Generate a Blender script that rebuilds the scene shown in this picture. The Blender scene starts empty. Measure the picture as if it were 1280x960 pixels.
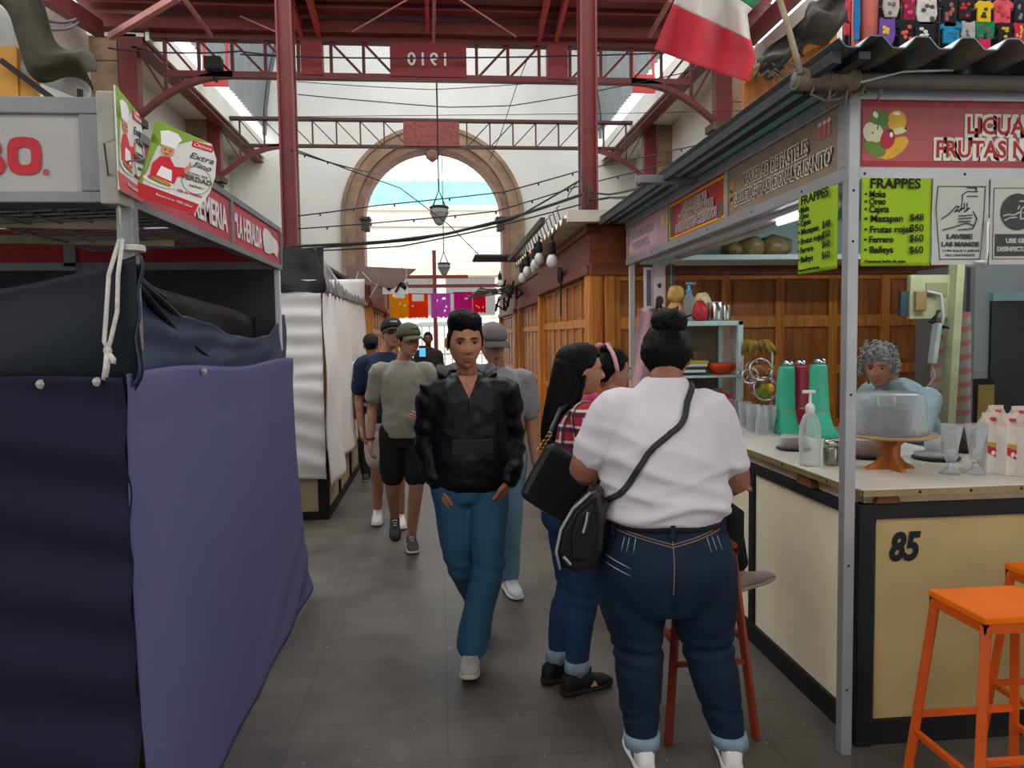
import bpy, bmesh, math, random
from mathutils import Vector as V, Matrix, noise
random.seed(7)
S=bpy.context.scene; COL=S.collection; PI=math.pi; R=math.radians
# ---------------------------------------------------------------- camera, world, exposure
F=961.0; CAMH=1.58
cam=bpy.data.objects.new('camera',bpy.data.cameras.new('camera')); COL.objects.link(cam)
cam.data.sensor_width=36; cam.data.lens=F/1280*36; cam.data.clip_end=300
CR=Matrix.Rotation(R(-5.2907),3,'Z')@Matrix.Rotation(R(90-3.5875),3,'X')@Matrix.Rotation(R(-.8),3,'Z')
cam.matrix_world=Matrix.Translation((0,0,CAMH))@CR.to_4x4(); S.camera=cam
S.view_settings.view_transform='Standard'; S.view_settings.look='None'; S.view_settings.gamma=1
S.view_settings.use_curve_mapping=False; S.view_settings.exposure=0.72
W=bpy.data.worlds.new('overcast_sky'); S.world=W; W.use_nodes=True
W.node_tree.nodes['Background'].inputs[0].default_value=(.97,.985,1,1)
W.node_tree.nodes['Background'].inputs[1].default_value=2.1
def P(px,py,X=None,Y=None,Z=None):
    d=CR@V(((px-640)/F,(480-py)/F,-1))
    t=X/d.x if X is not None else Y/d.y if Y is not None else (Z-CAMH)/d.z
    return V((0,0,CAMH))+d*t
# ---------------------------------------------------------------- materials
def lin(h):
    if isinstance(h,str):
        h=h.lstrip('#'); c=[int(h[i:i+2],16)/255 for i in (0,2,4)]
        return tuple(x/12.92 if x<=.04045 else ((x+.055)/1.055)**2.4 for x in c)
    return h
MC={}
def newm(name):
    m=bpy.data.materials.new(name); m.use_nodes=True; nt=m.node_tree
    return m,nt,nt.nodes['Principled BSDF']
def N(nt,t,**k):
    n=nt.nodes.new(t)
    for a,b in k.items(): setattr(n,a,b)
    return n
def M(col,rough=.6,metal=0,var=.1,scale=5,bump=0,bscale=60,stretch=(1,1,1),spec=.28,emit=0,sheen=0,alpha=1,col2=None,detail=3):
    key=(col,rough,metal,var,scale,bump,bscale,stretch,spec,emit,sheen,alpha,col2,detail)
    if key in MC: return MC[key]
    m,nt,b=newm('mat_%s_%d'%(str(col).strip('#'),len(MC))); c=lin(col)
    tc=N(nt,'ShaderNodeTexCoord'); mp=N(nt,'ShaderNodeMapping'); mp.inputs['Scale'].default_value=stretch
    nt.links.new(tc.outputs['Object'],mp.inputs['Vector'])
    nz=N(nt,'ShaderNodeTexNoise'); nz.inputs['Scale'].default_value=scale; nz.inputs['Detail'].default_value=detail
    nt.links.new(mp.outputs[0],nz.inputs['Vector'])
    rp=N(nt,'ShaderNodeValToRGB'); e=rp.color_ramp.elements
    c2=lin(col2) if col2 else tuple(min(1,x*(1+var)) for x in c)
    e[0].position=.3;e[1].position=.7
    e[0].color=(*[x*(1-var) for x in c],1) if not col2 else (*c,1); e[1].color=(*c2,1)
    nt.links.new(nz.outputs['Fac'],rp.inputs['Fac']); nt.links.new(rp.outputs['Color'],b.inputs['Base Color'])
    b.inputs['Roughness'].default_value=rough; b.inputs['Metallic'].default_value=metal
    b.inputs['Specular IOR Level'].default_value=spec
    if sheen: b.inputs['Sheen Weight'].default_value=sheen
    if alpha<1: b.inputs['Alpha'].default_value=alpha
    if emit:
        nt.links.new(rp.outputs['Color'],b.inputs['Emission Color']); b.inputs['Emission Strength'].default_value=emit
    if bump:
        n2=N(nt,'ShaderNodeTexNoise'); n2.inputs['Scale'].default_value=bscale; n2.inputs['Detail'].default_value=4
        nt.links.new(mp.outputs[0],n2.inputs['Vector'])
        bp=N(nt,'ShaderNodeBump'); bp.inputs['Strength'].default_value=bump; bp.inputs['Distance'].default_value=.01
        nt.links.new(n2.outputs['Fac'],bp.inputs['Height']); nt.links.new(bp.outputs[0],b.inputs['Normal'])
    MC[key]=m; return m
def glassy(col,op=.25,rough=.08,key=None):
    k=('glassy',col,op,rough)
    if k in MC: return MC[k]
    m,nt,b=newm('clear_%s_%d'%(col.strip('#'),len(MC))); out=nt.nodes['Material Output']
    b.inputs['Roughness'].default_value=rough
    nz=N(nt,'ShaderNodeTexNoise'); nz.inputs['Scale'].default_value=9
    mx=N(nt,'ShaderNodeMixRGB'); c=lin(col); mx.inputs[1].default_value=(*c,1); mx.inputs[2].default_value=(*[x*.85 for x in c],1)
    nt.links.new(nz.outputs['Fac'],mx.inputs[0]); nt.links.new(mx.outputs[0],b.inputs['Base Color'])
    tr=N(nt,'ShaderNodeBsdfTransparent'); lw=N(nt,'ShaderNodeLayerWeight'); lw.inputs['Blend'].default_value=.35
    mr=N(nt,'ShaderNodeMapRange'); mr.inputs['To Min'].default_value=op; mr.inputs['To Max'].default_value=min(1,op+.6)
    nt.links.new(lw.outputs['Facing'],mr.inputs['Value'])
    ms=N(nt,'ShaderNodeMixShader'); nt.links.new(mr.outputs[0],ms.inputs[0])
    nt.links.new(tr.outputs[0],ms.inputs[1]); nt.links.new(b.outputs[0],ms.inputs[2]); nt.links.new(ms.outputs[0],out.inputs[0])
    MC[k]=m; return m
def wood(c1,c2,rough=.35,axis='Z',sc=1.0,key=None):
    k=('wood',c1,c2,rough,axis,sc)
    if k in MC: return MC[k]
    m,nt,b=newm('wood_%s_%d'%(c1.strip('#'),len(MC)))
    tc=N(nt,'ShaderNodeTexCoord'); mp=N(nt,'ShaderNodeMapping')
    s={'Z':(9,9,.7),'X':(.7,9,9),'Y':(9,.7,9)}[axis]; mp.inputs['Scale'].default_value=tuple(x*sc for x in s)
    nt.links.new(tc.outputs['Object'],mp.inputs['Vector'])
    nz=N(nt,'ShaderNodeTexNoise'); nz.inputs['Scale'].default_value=2.2; nz.inputs['Detail'].default_value=6; nz.inputs['Distortion'].default_value=1.2
    nt.links.new(mp.outputs[0],nz.inputs['Vector'])
    rp=N(nt,'ShaderNodeValToRGB'); rp.color_ramp.elements[0].position=.3; rp.color_ramp.elements[1].position=.72
    rp.color_ramp.elements[0].color=(*lin(c1),1); rp.color_ramp.elements[1].color=(*lin(c2),1)
    nt.links.new(nz.outputs['Fac'],rp.inputs[0]); nt.links.new(rp.outputs[0],b.inputs['Base Color'])
    b.inputs['Roughness'].default_value=rough; b.inputs['Specular IOR Level'].default_value=.3
    bp=N(nt,'ShaderNodeBump'); bp.inputs['Strength'].default_value=.08; nt.links.new(nz.outputs['Fac'],bp.inputs['Height']); nt.links.new(bp.outputs[0],b.inputs['Normal'])
    MC[k]=m; return m
# ---------------------------------------------------------------- mesh builder
def frame(d):
    d=V(d).normalized(); u=d.cross(V((0,0,1)))
    if u.length<1e-4: u=V((1,0,0))
    u.normalize(); return u,u.cross(d).normalized(),d
class MB:
    def __init__(s): s.b=bmesh.new(); s.mi=0
    def face(s,vs):
        try: f=s.b.faces.new(vs); f.material_index=s.mi; return f
        except ValueError: return None
    def quad(s,*p): return s.face([s.b.verts.new(V(x)) for x in p])
    def rings(s,rings,closed=True,caps=True):
        vr=[[s.b.verts.new(V(p)) for p in r] for r in rings]; n=len(vr[0])
        for a,b in zip(vr,vr[1:]):
            for i in range(n if closed else n-1):
                j=(i+1)%n; s.face([a[i],a[j],b[j],b[i]])
        if caps and closed: s.face(vr[0][::-1]); s.face(vr[-1])
        return s
    def box(s,x0,x1,y0,y1,z0,z1):
        return s.rings([[(x0,y0,z),(x1,y0,z),(x1,y1,z),(x0,y1,z)] for z in (z0,z1)])
    def bar(s,p,q,w=.05,h=None,up=None):
        h=h or w; p,q=V(p),V(q); d=(q-p).normalized()
        if up is not None: v=V(up); u=d.cross(v).normalized(); v=u.cross(d).normalized()
        else: u,v,_=frame(d)
        return s.rings([[c+u*a*w/2+v*b*h/2 for a,b in ((-1,-1),(1,-1),(1,1),(-1,1))] for c in (p,q)])
    def tube(s,pts,r,n=8,caps=True):
        pts=[V(p) for p in pts]; rr=r if isinstance(r,(list,tuple)) else [r]*len(pts); out=[]; u=None
        for i,p in enumerate(pts):
            d=(pts[min(i+1,len(pts)-1)]-pts[max(i-1,0)])
            d=d.normalized() if d.length>1e-9 else V((0,0,1))
            if u is None: u,_,_=frame(d)
            u=(u-d*u.dot(d)); u=u.normalized() if u.length>1e-6 else frame(d)[0]
            v=d.cross(u); out.append([p+(u*math.cos(t)+v*math.sin(t))*rr[i] for t in [2*PI*k/n for k in range(n)]])
        return s.rings(out,True,caps)
    def lathe(s,prof,c=(0,0,0),n=24,axis='Z'):
        c=V(c); out=[]
        for r,z in prof:
            out.append([c+(V((r*math.cos(t),r*math.sin(t),z)) if axis=='Z' else V((z,r*math.cos(t),r*math.sin(t))) if axis=='X' else V((r*math.cos(t),z,r*math.sin(t)))) for t in [2*PI*k/n for k in range(n)]])
        return s.rings(out)
    def ell(s,c,r,n=16,m=10,rot=None,fn=None):
        c=V(c); r=V(r) if not isinstance(r,(int,float)) else V((r,r,r)); out=[]
        for j in range(m+1):
            a=-PI/2+PI*max(.012,min(.988,j/m)) ; ring=[]
            for k in range(n):
                t=2*PI*k/n; q=V((math.cos(a)*math.cos(t)*r.x,math.cos(a)*math.sin(t)*r.y,math.sin(a)*r.z))
                if fn: q=fn(q)
                if rot: q=rot@q
                ring.append(c+q)
            out.append(ring)
        return s.rings(out)
    def grid(s,fn,nu,nv):
        g=[[s.b.verts.new(V(fn(i/nu,j/nv))) for j in range(nv+1)] for i in range(nu+1)]
        for i in range(nu):
            for j in range(nv): s.face([g[i][j],g[i+1][j],g[i+1][j+1],g[i][j+1]])
        return s
    def prism(s,pts,d):
        d=V(d); return s.rings([[V(p) for p in pts],[V(p)+d for p in pts]])
def _mesh(mb,name,smooth,bevel,solid,fixn=True):
    if isinstance(mb,bpy.types.Mesh): return mb
    if fixn: bmesh.ops.recalc_face_normals(mb.b,faces=mb.b.faces)
    me=bpy.data.meshes.new(name); mb.b.to_mesh(me); mb.b.free()
    return me
def mk(name,mb,mat,smooth=False,bevel=0,solid=0,sub=0):
    me=_mesh(mb,name,smooth,bevel,solid); o=bpy.data.objects.new(name,me); COL.objects.link(o)
    for m in (mat if isinstance(mat,(list,tuple)) else [mat]): me.materials.append(m)
    if smooth:
        for p in me.polygons: p.use_smooth=True
    if solid:
        q=o.modifiers.new('s','SOLIDIFY'); q.thickness=solid; q.offset=0
    if bevel:
        q=o.modifiers.new('b','BEVEL'); q.width=bevel; q.segments=2; q.limit_method='ANGLE'
    if sub:
        q=o.modifiers.new('u','SUBSURF'); q.levels=sub; q.render_levels=sub
    return o
LOCAL=set()
def thing(name,label,cat,loc=(0,0,0),rz=0,group=None,local=False):
    o=bpy.data.objects.new(name,None); COL.objects.link(o); o.empty_display_size=.1
    o.location=loc; o.rotation_euler=(0,0,rz); o['label']=label; o['category']=cat
    if group: o['group']=group
    if local: LOCAL.add(o.name)
    return o
def rootm(o): return Matrix.Translation(o.location)@o.rotation_euler.to_matrix().to_4x4()
def par(o,p):
    o.parent=p
    if p.type=='EMPTY' and p.name not in LOCAL: o.matrix_parent_inverse=rootm(p).inverted()
def part(name,mb,mat,parent,label=None,**k):
    o=mk(name,mb,mat,**k); par(o,parent)
    if label: o['label']=label
    return o
def solo(name,mb,mat,label,cat,group=None,**k):
    o=mk(name,mb,mat,**k); o['label']=label; o['category']=cat
    if group: o['group']=group
    return o
def struct(name,mb,mat,**k):
    o=mk(name,mb,mat,**k); o['kind']='structure'; return o
def dup(root,loc,rz=0,label=None,group=None):
    r=root.copy(); COL.objects.link(r); r.location=loc; r.rotation_euler=(0,0,rz)
    if label: r['label']=label
    if group: r['group']=group
    for ch in list(root.children):
        c=ch.copy(); COL.objects.link(c); c.parent=r
        for g in list(ch.children):
            d=g.copy(); COL.objects.link(d); d.parent=c
    return r
# flat artwork on a plane: O origin, U right, Vv up (unit), N towards viewer
class Plane:
    def __init__(s,O,U,Vv):
        s.O=V(O); s.U=V(U).normalized(); s.N=s.U.cross(V(Vv)).normalized(); s.V=s.N.cross(s.U)
    def at(s,u,v,o=0): return s.O+s.U*u+s.V*v+s.N*o
    def poly(s,mb,pts,off=.001,th=.001): return mb.prism([s.at(u,v,off-th) for u,v in pts],s.N*th)
    def rect(s,mb,u0,v0,u1,v1,off=.001,th=.001): return s.poly(mb,[(u0,v0),(u1,v0),(u1,v1),(u0,v1)],off,th)
    def disc(s,mb,u,v,r,r2=None,off=.001,n=20,rot=0,th=.001):
        r2=r2 or r; c,sn=math.cos(rot),math.sin(rot)
        return s.poly(mb,[(u+r*math.cos(t)*c-r2*math.sin(t)*sn,v+r*math.cos(t)*sn+r2*math.sin(t)*c) for t in [2*PI*k/n for k in range(n)]],off,th)
    def ring(s,mb,u,v,r,w,off=.001,n=28):
        for k in range(n):
            a,b=2*PI*k/n,2*PI*(k+1)/n
            s.poly(mb,[(u+r*math.cos(a),v+r*math.sin(a)),(u+(r+w)*math.cos(a),v+(r+w)*math.sin(a)),(u+(r+w)*math.cos(b),v+(r+w)*math.sin(b)),(u+r*math.cos(b),v+r*math.sin(b))],off)
    def stroke(s,mb,pts,w,off=.001):
        for (a,b),(c,d) in zip(pts,pts[1:]):
            L=math.hypot(c-a,d-b) or 1; nx,ny=-(d-b)/L*w/2,(c-a)/L*w/2; ex,ey=(c-a)/L*w*.4,(d-b)/L*w*.4
            s.poly(mb,[(a-ex+nx,b-ey+ny),(a-ex-nx,b-ey-ny),(c+ex-nx,d+ey-ny),(c+ex+nx,d+ey+ny)],off)
    def mat4(s,u,v,o): 
        m=Matrix((s.U,s.V,s.N)).transposed().to_4x4(); m.translation=s.at(u,v,o); return m
def text_mesh(st,size,align='LEFT',sx=1,bold=0,shear=0,ext=.0008,sp=1):
    c=bpy.data.curves.new('lettering','FONT'); c.body=st; c.size=size; c.align_x=align; c.align_y='BOTTOM_BASELINE'
    c.offset=bold; c.shear=shear; c.extrude=ext; c.space_character=sp; c.resolution_u=3
    o=bpy.data.objects.new('lettering',c); me=bpy.data.meshes.new_from_object(o); bpy.data.objects.remove(o)
    if sx!=1: me.transform(Matrix.Diagonal((sx,1,1,1)))
    return me
def lettering(items,pl,mat,parent,name='lettering',off=.003,label=None):
    """items: list of (string,u,v,size,kwargs) joined in one mesh"""
    bm=bmesh.new()
    for st,u,v,size,k in items:
        k=dict(k); mir=k.pop('mirror',False); rot=k.pop('rot',0); o2=k.pop('off',off); w=k.pop('w',None)
        me=text_mesh(st,size,**k)
        if w:
            xs=[q.co.x for q in me.vertices]; me.transform(Matrix.Diagonal((w/(max(xs)-min(xs)),1,1,1)))
        if mir: me.transform(Matrix.Diagonal((-1,1,1,1)))
        me.transform(pl.mat4(u,v,o2)@Matrix.Rotation(rot,4,'Z')); bm.from_mesh(me); bpy.data.meshes.remove(me)
    me=bpy.data.meshes.new(name); bm.to_mesh(me); bm.free()
    return part(name,me,mat,parent,label)
# voxel union in a scratch scene
TMP=bpy.data.scenes.new('scratch')
def union(mb,voxel=.008,smooth=2,fac=.5):
    me=_mesh(mb,'u',0,0,0); o=bpy.data.objects.new('u',me); TMP.collection.objects.link(o)
    q=o.modifiers.new('r','REMESH'); q.mode='VOXEL'; q.voxel_size=voxel; q.use_smooth_shade=True
    if smooth: q=o.modifiers.new('m','SMOOTH'); q.iterations=smooth; q.factor=fac
    vl=TMP.view_layers[0]; vl.update(); dg=vl.depsgraph; dg.update()
    r=bpy.data.meshes.new_from_object(o.evaluated_get(dg)); bpy.data.objects.remove(o); return r
def displace(me,fn):
    me.update(); ns=[V(v.normal) for v in me.vertices]
    for v,n in zip(me.vertices,ns): v.co=v.co+n*fn(v.co,n)
    me.update(); return me
def sag(a,b,s=.1,n=14):
    a,b=V(a),V(b); return [a.lerp(b,t)-V((0,0,s*4*t*(1-t))) for t in [i/n for i in range(n+1)]]
nz=lambda p,f=1:noise.noise(V(p)*f)
# ================================================================ SETTING
RED=M('#6d2f2e',.45,0,.14,3,.15,40); DRED=M('#5f2829',.5,0,.15,3); PINKRED=M('#b04a48',.5,0,.1,4)
WHITE=M('#dddcd6',.85,0,.05,1.2,.1,25); STONE=M('#a58c74',.85,0,.2,3,.4,18,col2='#7f6853'); STONE2=M('#8d6f61',.9,0,.2,4,.3,20)
def floor_mat():
    m,nt,b=newm('worn_concrete_tiles'); tc=N(nt,'ShaderNodeTexCoord')
    br=N(nt,'ShaderNodeTexBrick'); br.offset=0; br.inputs['Scale'].default_value=1; br.inputs['Brick Width'].default_value=.62; br.inputs['Row Height'].default_value=.31
    br.inputs['Mortar Size'].default_value=.005; br.inputs['Color1'].default_value=(*lin('#69645d'),1); br.inputs['Color2'].default_value=(*lin('#67625b'),1); br.inputs['Mortar'].default_value=(*lin('#5b5751'),1)
    nt.links.new(tc.outputs['Object'],br.inputs['Vector'])
    n1=N(nt,'ShaderNodeTexNoise'); n1.inputs['Scale'].default_value=1.6; n1.inputs['Detail'].default_value=7; n1.inputs['Roughness'].default_value=.65
    nt.links.new(tc.outputs['Object'],n1.inputs['Vector'])
    rp=N(nt,'ShaderNodeValToRGB'); rp.color_ramp.elements[0].position=.35; rp.color_ramp.elements[1].position=.68
    rp.color_ramp.elements[0].color=(.42,.42,.42,1); rp.color_ramp.elements[1].color=(1,.99,.96,1); nt.links.new(n1.outputs['Fac'],rp.inputs[0])
    mx=N(nt,'ShaderNodeMixRGB'); mx.blend_type='MULTIPLY'; mx.inputs[0].default_value=1
    nt.links.new(br.outputs['Color'],mx.inputs[1]); nt.links.new(rp.outputs[0],mx.inputs[2])
    n2=N(nt,'ShaderNodeTexNoise'); n2.inputs['Scale'].default_value=34; n2.inputs['Detail'].default_value=2; nt.links.new(tc.outputs['Object'],n2.inputs['Vector'])
    r2=N(nt,'ShaderNodeValToRGB'); r2.color_ramp.elements[0].position=.70; r2.color_ramp.elements[1].position=.76; r2.color_ramp.elements[0].color=(0,0,0,1); nt.links.new(n2.outputs['Fac'],r2.inputs[0])
    m2=N(nt,'ShaderNodeMixRGB'); m2.inputs[2].default_value=(*lin('#8d8a84'),1); nt.links.new(r2.outputs[0],m2.inputs[0]); nt.links.new(mx.outputs[0],m2.inputs[1])
    nt.links.new(m2.outputs[0],b.inputs['Base Color'])
    r3=N(nt,'ShaderNodeMapRange'); r3.inputs['To Min'].default_value=.32; r3.inputs['To Max'].default_value=.62; nt.links.new(n1.outputs['Fac'],r3.inputs['Value']); nt.links.new(r3.outputs[0],b.inputs['Roughness'])
    bp=N(nt,'ShaderNodeBump'); bp.inputs['Strength'].default_value=.2; bp.inputs['Distance'].default_value=.006; nt.links.new(br.outputs['Fac'],bp.inputs['Height']); bp.invert=True; nt.links.new(bp.outputs[0],b.inputs['Normal'])
    return m
WX=5.4; YB=21.0
struct('floor',MB().box(-WX-.3,WX+.3,-3,YB+.8,-.1,0),floor_mat())
struct('floor_street',MB().box(-30,30,YB+.8,39.8,-.1,-.02),M('#9a968f',.8,0,.12,2))
struct('wall_left',MB().box(-WX-.3,-WX,-1,YB,0,6.4),WHITE)
struct('wall_right',MB().box(WX,WX+.3,-1,YB,0,6.4),WHITE)
struct('wall_front_shade',MB().box(-WX-.3,WX+.3,-3.3,-3,0,5.2),WHITE)  # unseen hall end wall, added to darken the foreground
# back wall with arch opening
AX,AR,AZ=-.11,1.83,4.75
def archpts(r,y,n=24,z0=0): return [(AX+r,y,z0)]+[(AX+r*math.cos(t),y,AZ+r*math.sin(t)) for t in [PI*k/n for k in range(n+1)]]+[(AX-r,y,z0)]
mb=MB()
for y0,y1 in ((YB,YB+.7),):
    n=24; ins=archpts(AR+.3,y0,n); ZT=13.5
    L,Rr=-WX-.3,WX+.3
    out=[(Rr,y0,0)]+[ (min(Rr,AX+ (Rr-AX)*math.cos(t)*1.5) if math.cos(t)>0 else max(L,AX+(AX-L)*math.cos(t)*1.5), y0, AZ+(ZT-AZ)*min(1,math.sin(t)*1.5)) for t in [PI*k/n for k in range(n+1)]]+[(L,y0,0)]
    for i in range(len(ins)-1):
        a,b,c,d=[V(q) for q in (ins[i],out[i],out[i+1],ins[i+1])]
        e=V((0,y1-y0,0)); mb.rings([[a,b,c,d],[a+e,b+e,c+e,d+e]])
struct('wall_back',mb,WHITE)
def archband(r0,r1,y0,y1):
    mb=MB(); a=archpts(r0,y0); b=archpts(r1,y0); e=V((0,y1-y0,0))
    for i in range(len(a)-1):
        q=[V(a[i]),V(b[i]),V(b[i+1]),V(a[i+1])]; mb.rings([q,[p+e for p in q]])
    return mb
struct('trim_1',archband(AR+.22,AR+.56,YB-.16,YB+.02),STONE)
struct('trim_2',archband(AR+.02,AR+.24,YB-.08,YB+.75),STONE2)
struct('trim_3',archband(AR+.5,AR+.6,YB-.22,YB-.1),STONE)
mb=MB()
for s in (-1,1):
    x=AX+s*(AR-.02); mb.box(x-.1,x+.1,YB-.1,YB+.3,AZ-.32,AZ-.05); mb.box(x-.14,x+.14,YB-.14,YB+.34,AZ-.05,AZ+.04)
struct('trim_4',mb,M('#4a4641',.8),bevel=.02)
struct('trim_5',MB().lathe([(.02,0),(.16,.1),(.2,.25),(.14,.32),(.16,.36)],(AX,YB+.1,AZ+AR-.32),8),STONE2)
# pilasters with carved corbels
k=6
for s in (-1,1):
    for y,x0,x1 in ((13.05,4.98,5.4),(17.65,4.95,5.25)):
        mb=MB()
        for z in range(13): mb.box(s*x0,s*5.5,y-.1,y+.5,z*.5+.004,z*.5+.496)
        struct('trim_%d'%k,mb,STONE,bevel=.012); k+=1
        mb=MB(); cx=s*(x0-.12)
        for z,r in ((4.96,.19),(4.83,.15),(4.72,.17),(4.6,.12),(4.5,.09)): mb.ell((cx,y-.02,z),(r,r*.9,.09),10,8)
        mb.box(cx-.2,cx+.2,y-.2,y+.2,5.02,5.14)
        struct('trim_%d'%k,mb,M('#5c4f45',.9,0,.3,9,.5,30),smooth=False); k+=1
# side ceiling strips, red edge beams, white fascia, corrugated vault with an open rooflight
for s,nm in ((-1,'left'),(1,'right')):
    struct('ceiling_'+nm,MB().box(min(s*4.55,s*5.5),max(s*4.55,s*5.5),12.9,YB,6.36,6.42),WHITE)
    mb=MB(); mb.box(s*4.62-.05,s*4.62+.05,12.9,YB-.05,6.2,6.36); mb.box(s*4.62-.12,s*4.62+.12,12.9,YB-.05,6.18,6.21)
    struct('trim_%d'%k,mb,RED); k+=1
    struct('trim_%d'%k,MB().box(s*4.5-.03,s*4.5+.03,12.9,YB-.05,6.3,6.72),WHITE); k+=1
    def vault(u,v,s=s):
        t=R(4+54*u); n=(math.sin(v*8.1*2*PI/.22)>0); r=1+(.006 if n else -.006)
        return (s*4.5*math.cos(t)*r,12.95+v*8.05,6.65+6.2*math.sin(t)*r)
    struct('ceiling_vault_'+nm,MB().grid(vault,16,180),M('#8b9292',.45,.2,.1,2))
    mb=MB()
    for y in (15.3,):
        a=V((s*4.35,y,6.4)); mb.bar(a,a+V((-s*.1,0,1.5)),.05); mb.bar(a+V((-s*.42,0,0)),a+V((-s*.5,0,1.5)),.05); mb.bar(a+V((0,0,.7)),a+V((-s*.5,0,1.4)),.025); mb.bar(a+V((0,0,1.4)),a+V((-s*.5,0,.6)),.025)
    struct('trim_%d'%k,mb,PINKRED); k+=1
    mb=MB(); mb.box(min(s*4.35,s*3.9),max(s*4.35,s*3.9),15.28,15.32,6.36,6.72); struct('trim_%d'%k,mb,M('#b8403e',.5)); k+=1
    pts=[(s*4.5*math.cos(R(t)),20.8,6.65+6.2*math.sin(R(t))) for t in range(2,56,6)]
    struct('trim_%d'%k,MB().tube([(x*.985,y,z) for x,y,z in pts],.06,6),M('#5f6b6c',.5)); k+=1
# near roof: stepped red purlins, deck, paired beams running to the camera
mb=MB()
for y,z0,z1 in ((12.86,6.46,6.66),(12.45,6.66,6.8),(12.1,6.72,6.93),(11.5,6.85,7.05),(10.6,7.0,7.2)):
    mb.box(-5.3,5.3,y-.07,y+.07,z0,z1); mb.box(-5.3,5.3,y-.14,y+.14,z0-.025,z0)
struct('trim_%d'%k,mb,RED,bevel=.008); k+=1
struct('ceiling_front',MB().box(-5.4,5.4,-3,4.6,7.6,7.66),DRED)  # unseen roof over the camera, closed to shade the foreground
struct('ceiling_near',MB().rings([[(-5.4,y,z),(5.4,y,z),(5.4,y,z+.06),(-5.4,y,z+.06)] for y,z in ((12.95,6.72),(10.6,7.2))]),DRED)
mb=MB()
for x in (-1.98,1.86):
    for d in (-.14,.14): mb.bar((x+d,12.9,6.48),(x+d,10.5,6.9),.07,.16)
mb.bar((-.1,12.8,6.5),(-.1,10.5,6.95),.06,.12)
struct('trim_%d'%k,mb,PINKRED); k+=1
mb=MB()
mb.bar(P(50,-12,Y=10),P(124,36,Y=12.4),.13,.24); mb.bar(P(1000,-14,Y=10),P(938,48,Y=12.4),.13,.24)
struct('trim_%d'%k,mb,RED,bevel=.01); k+=1
mb=MB()
mb.bar(P(138,46,Y=12.5),P(222,-4,Y=11.2),.09); mb.bar(P(228,-4,Y=11.2),P(264,44,Y=12.6),.05); mb.bar(P(812,45,Y=12.6),P(838,0,Y=11.6),.06)
mb.bar(P(440,40,Y=12.6),P(512,-2,Y=11.4),.02); mb.bar(P(645,46,Y=12.6),P(572,-2,Y=11.4),.02); mb.bar(P(542,52,Y=12.6),P(543,-2,Y=11.5),.05); mb.bar(P(300,20,Y=12.6),P(345,40,Y=12.6),.02)
struct('trim_%d'%k,mb,M('#b5766e',.5)); k+=1
# red columns
for nm,px,lab in (('L',360,'red painted iron column rising behind the white covered stall on the left'),('R',734.5,'red painted iron column rising behind the wooden kiosk roof on the right')):
    yc=10.7 if nm=='L' else 9.71; x=P(px,150,Y=yc).x; t=thing('iron_column',lab,'column',(x,yc,0))
    w=(.0098 if nm=='L' else .0108)*yc; mb=MB(); mb.box(x-w,x+w,yc-.03,yc+.03,.2,7.2); mb.box(x-w,x-w+.025,yc-.12,yc+.12,.2,7.2); mb.box(x+w-.025,x+w,yc-.12,yc+.12,.2,7.2); part('shaft',mb,RED,t)
    part('base_plate',MB().box(x-w-.04,x+w+.04,yc-.125,yc+.125,0,.2),DRED,t,bevel=.02)
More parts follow.
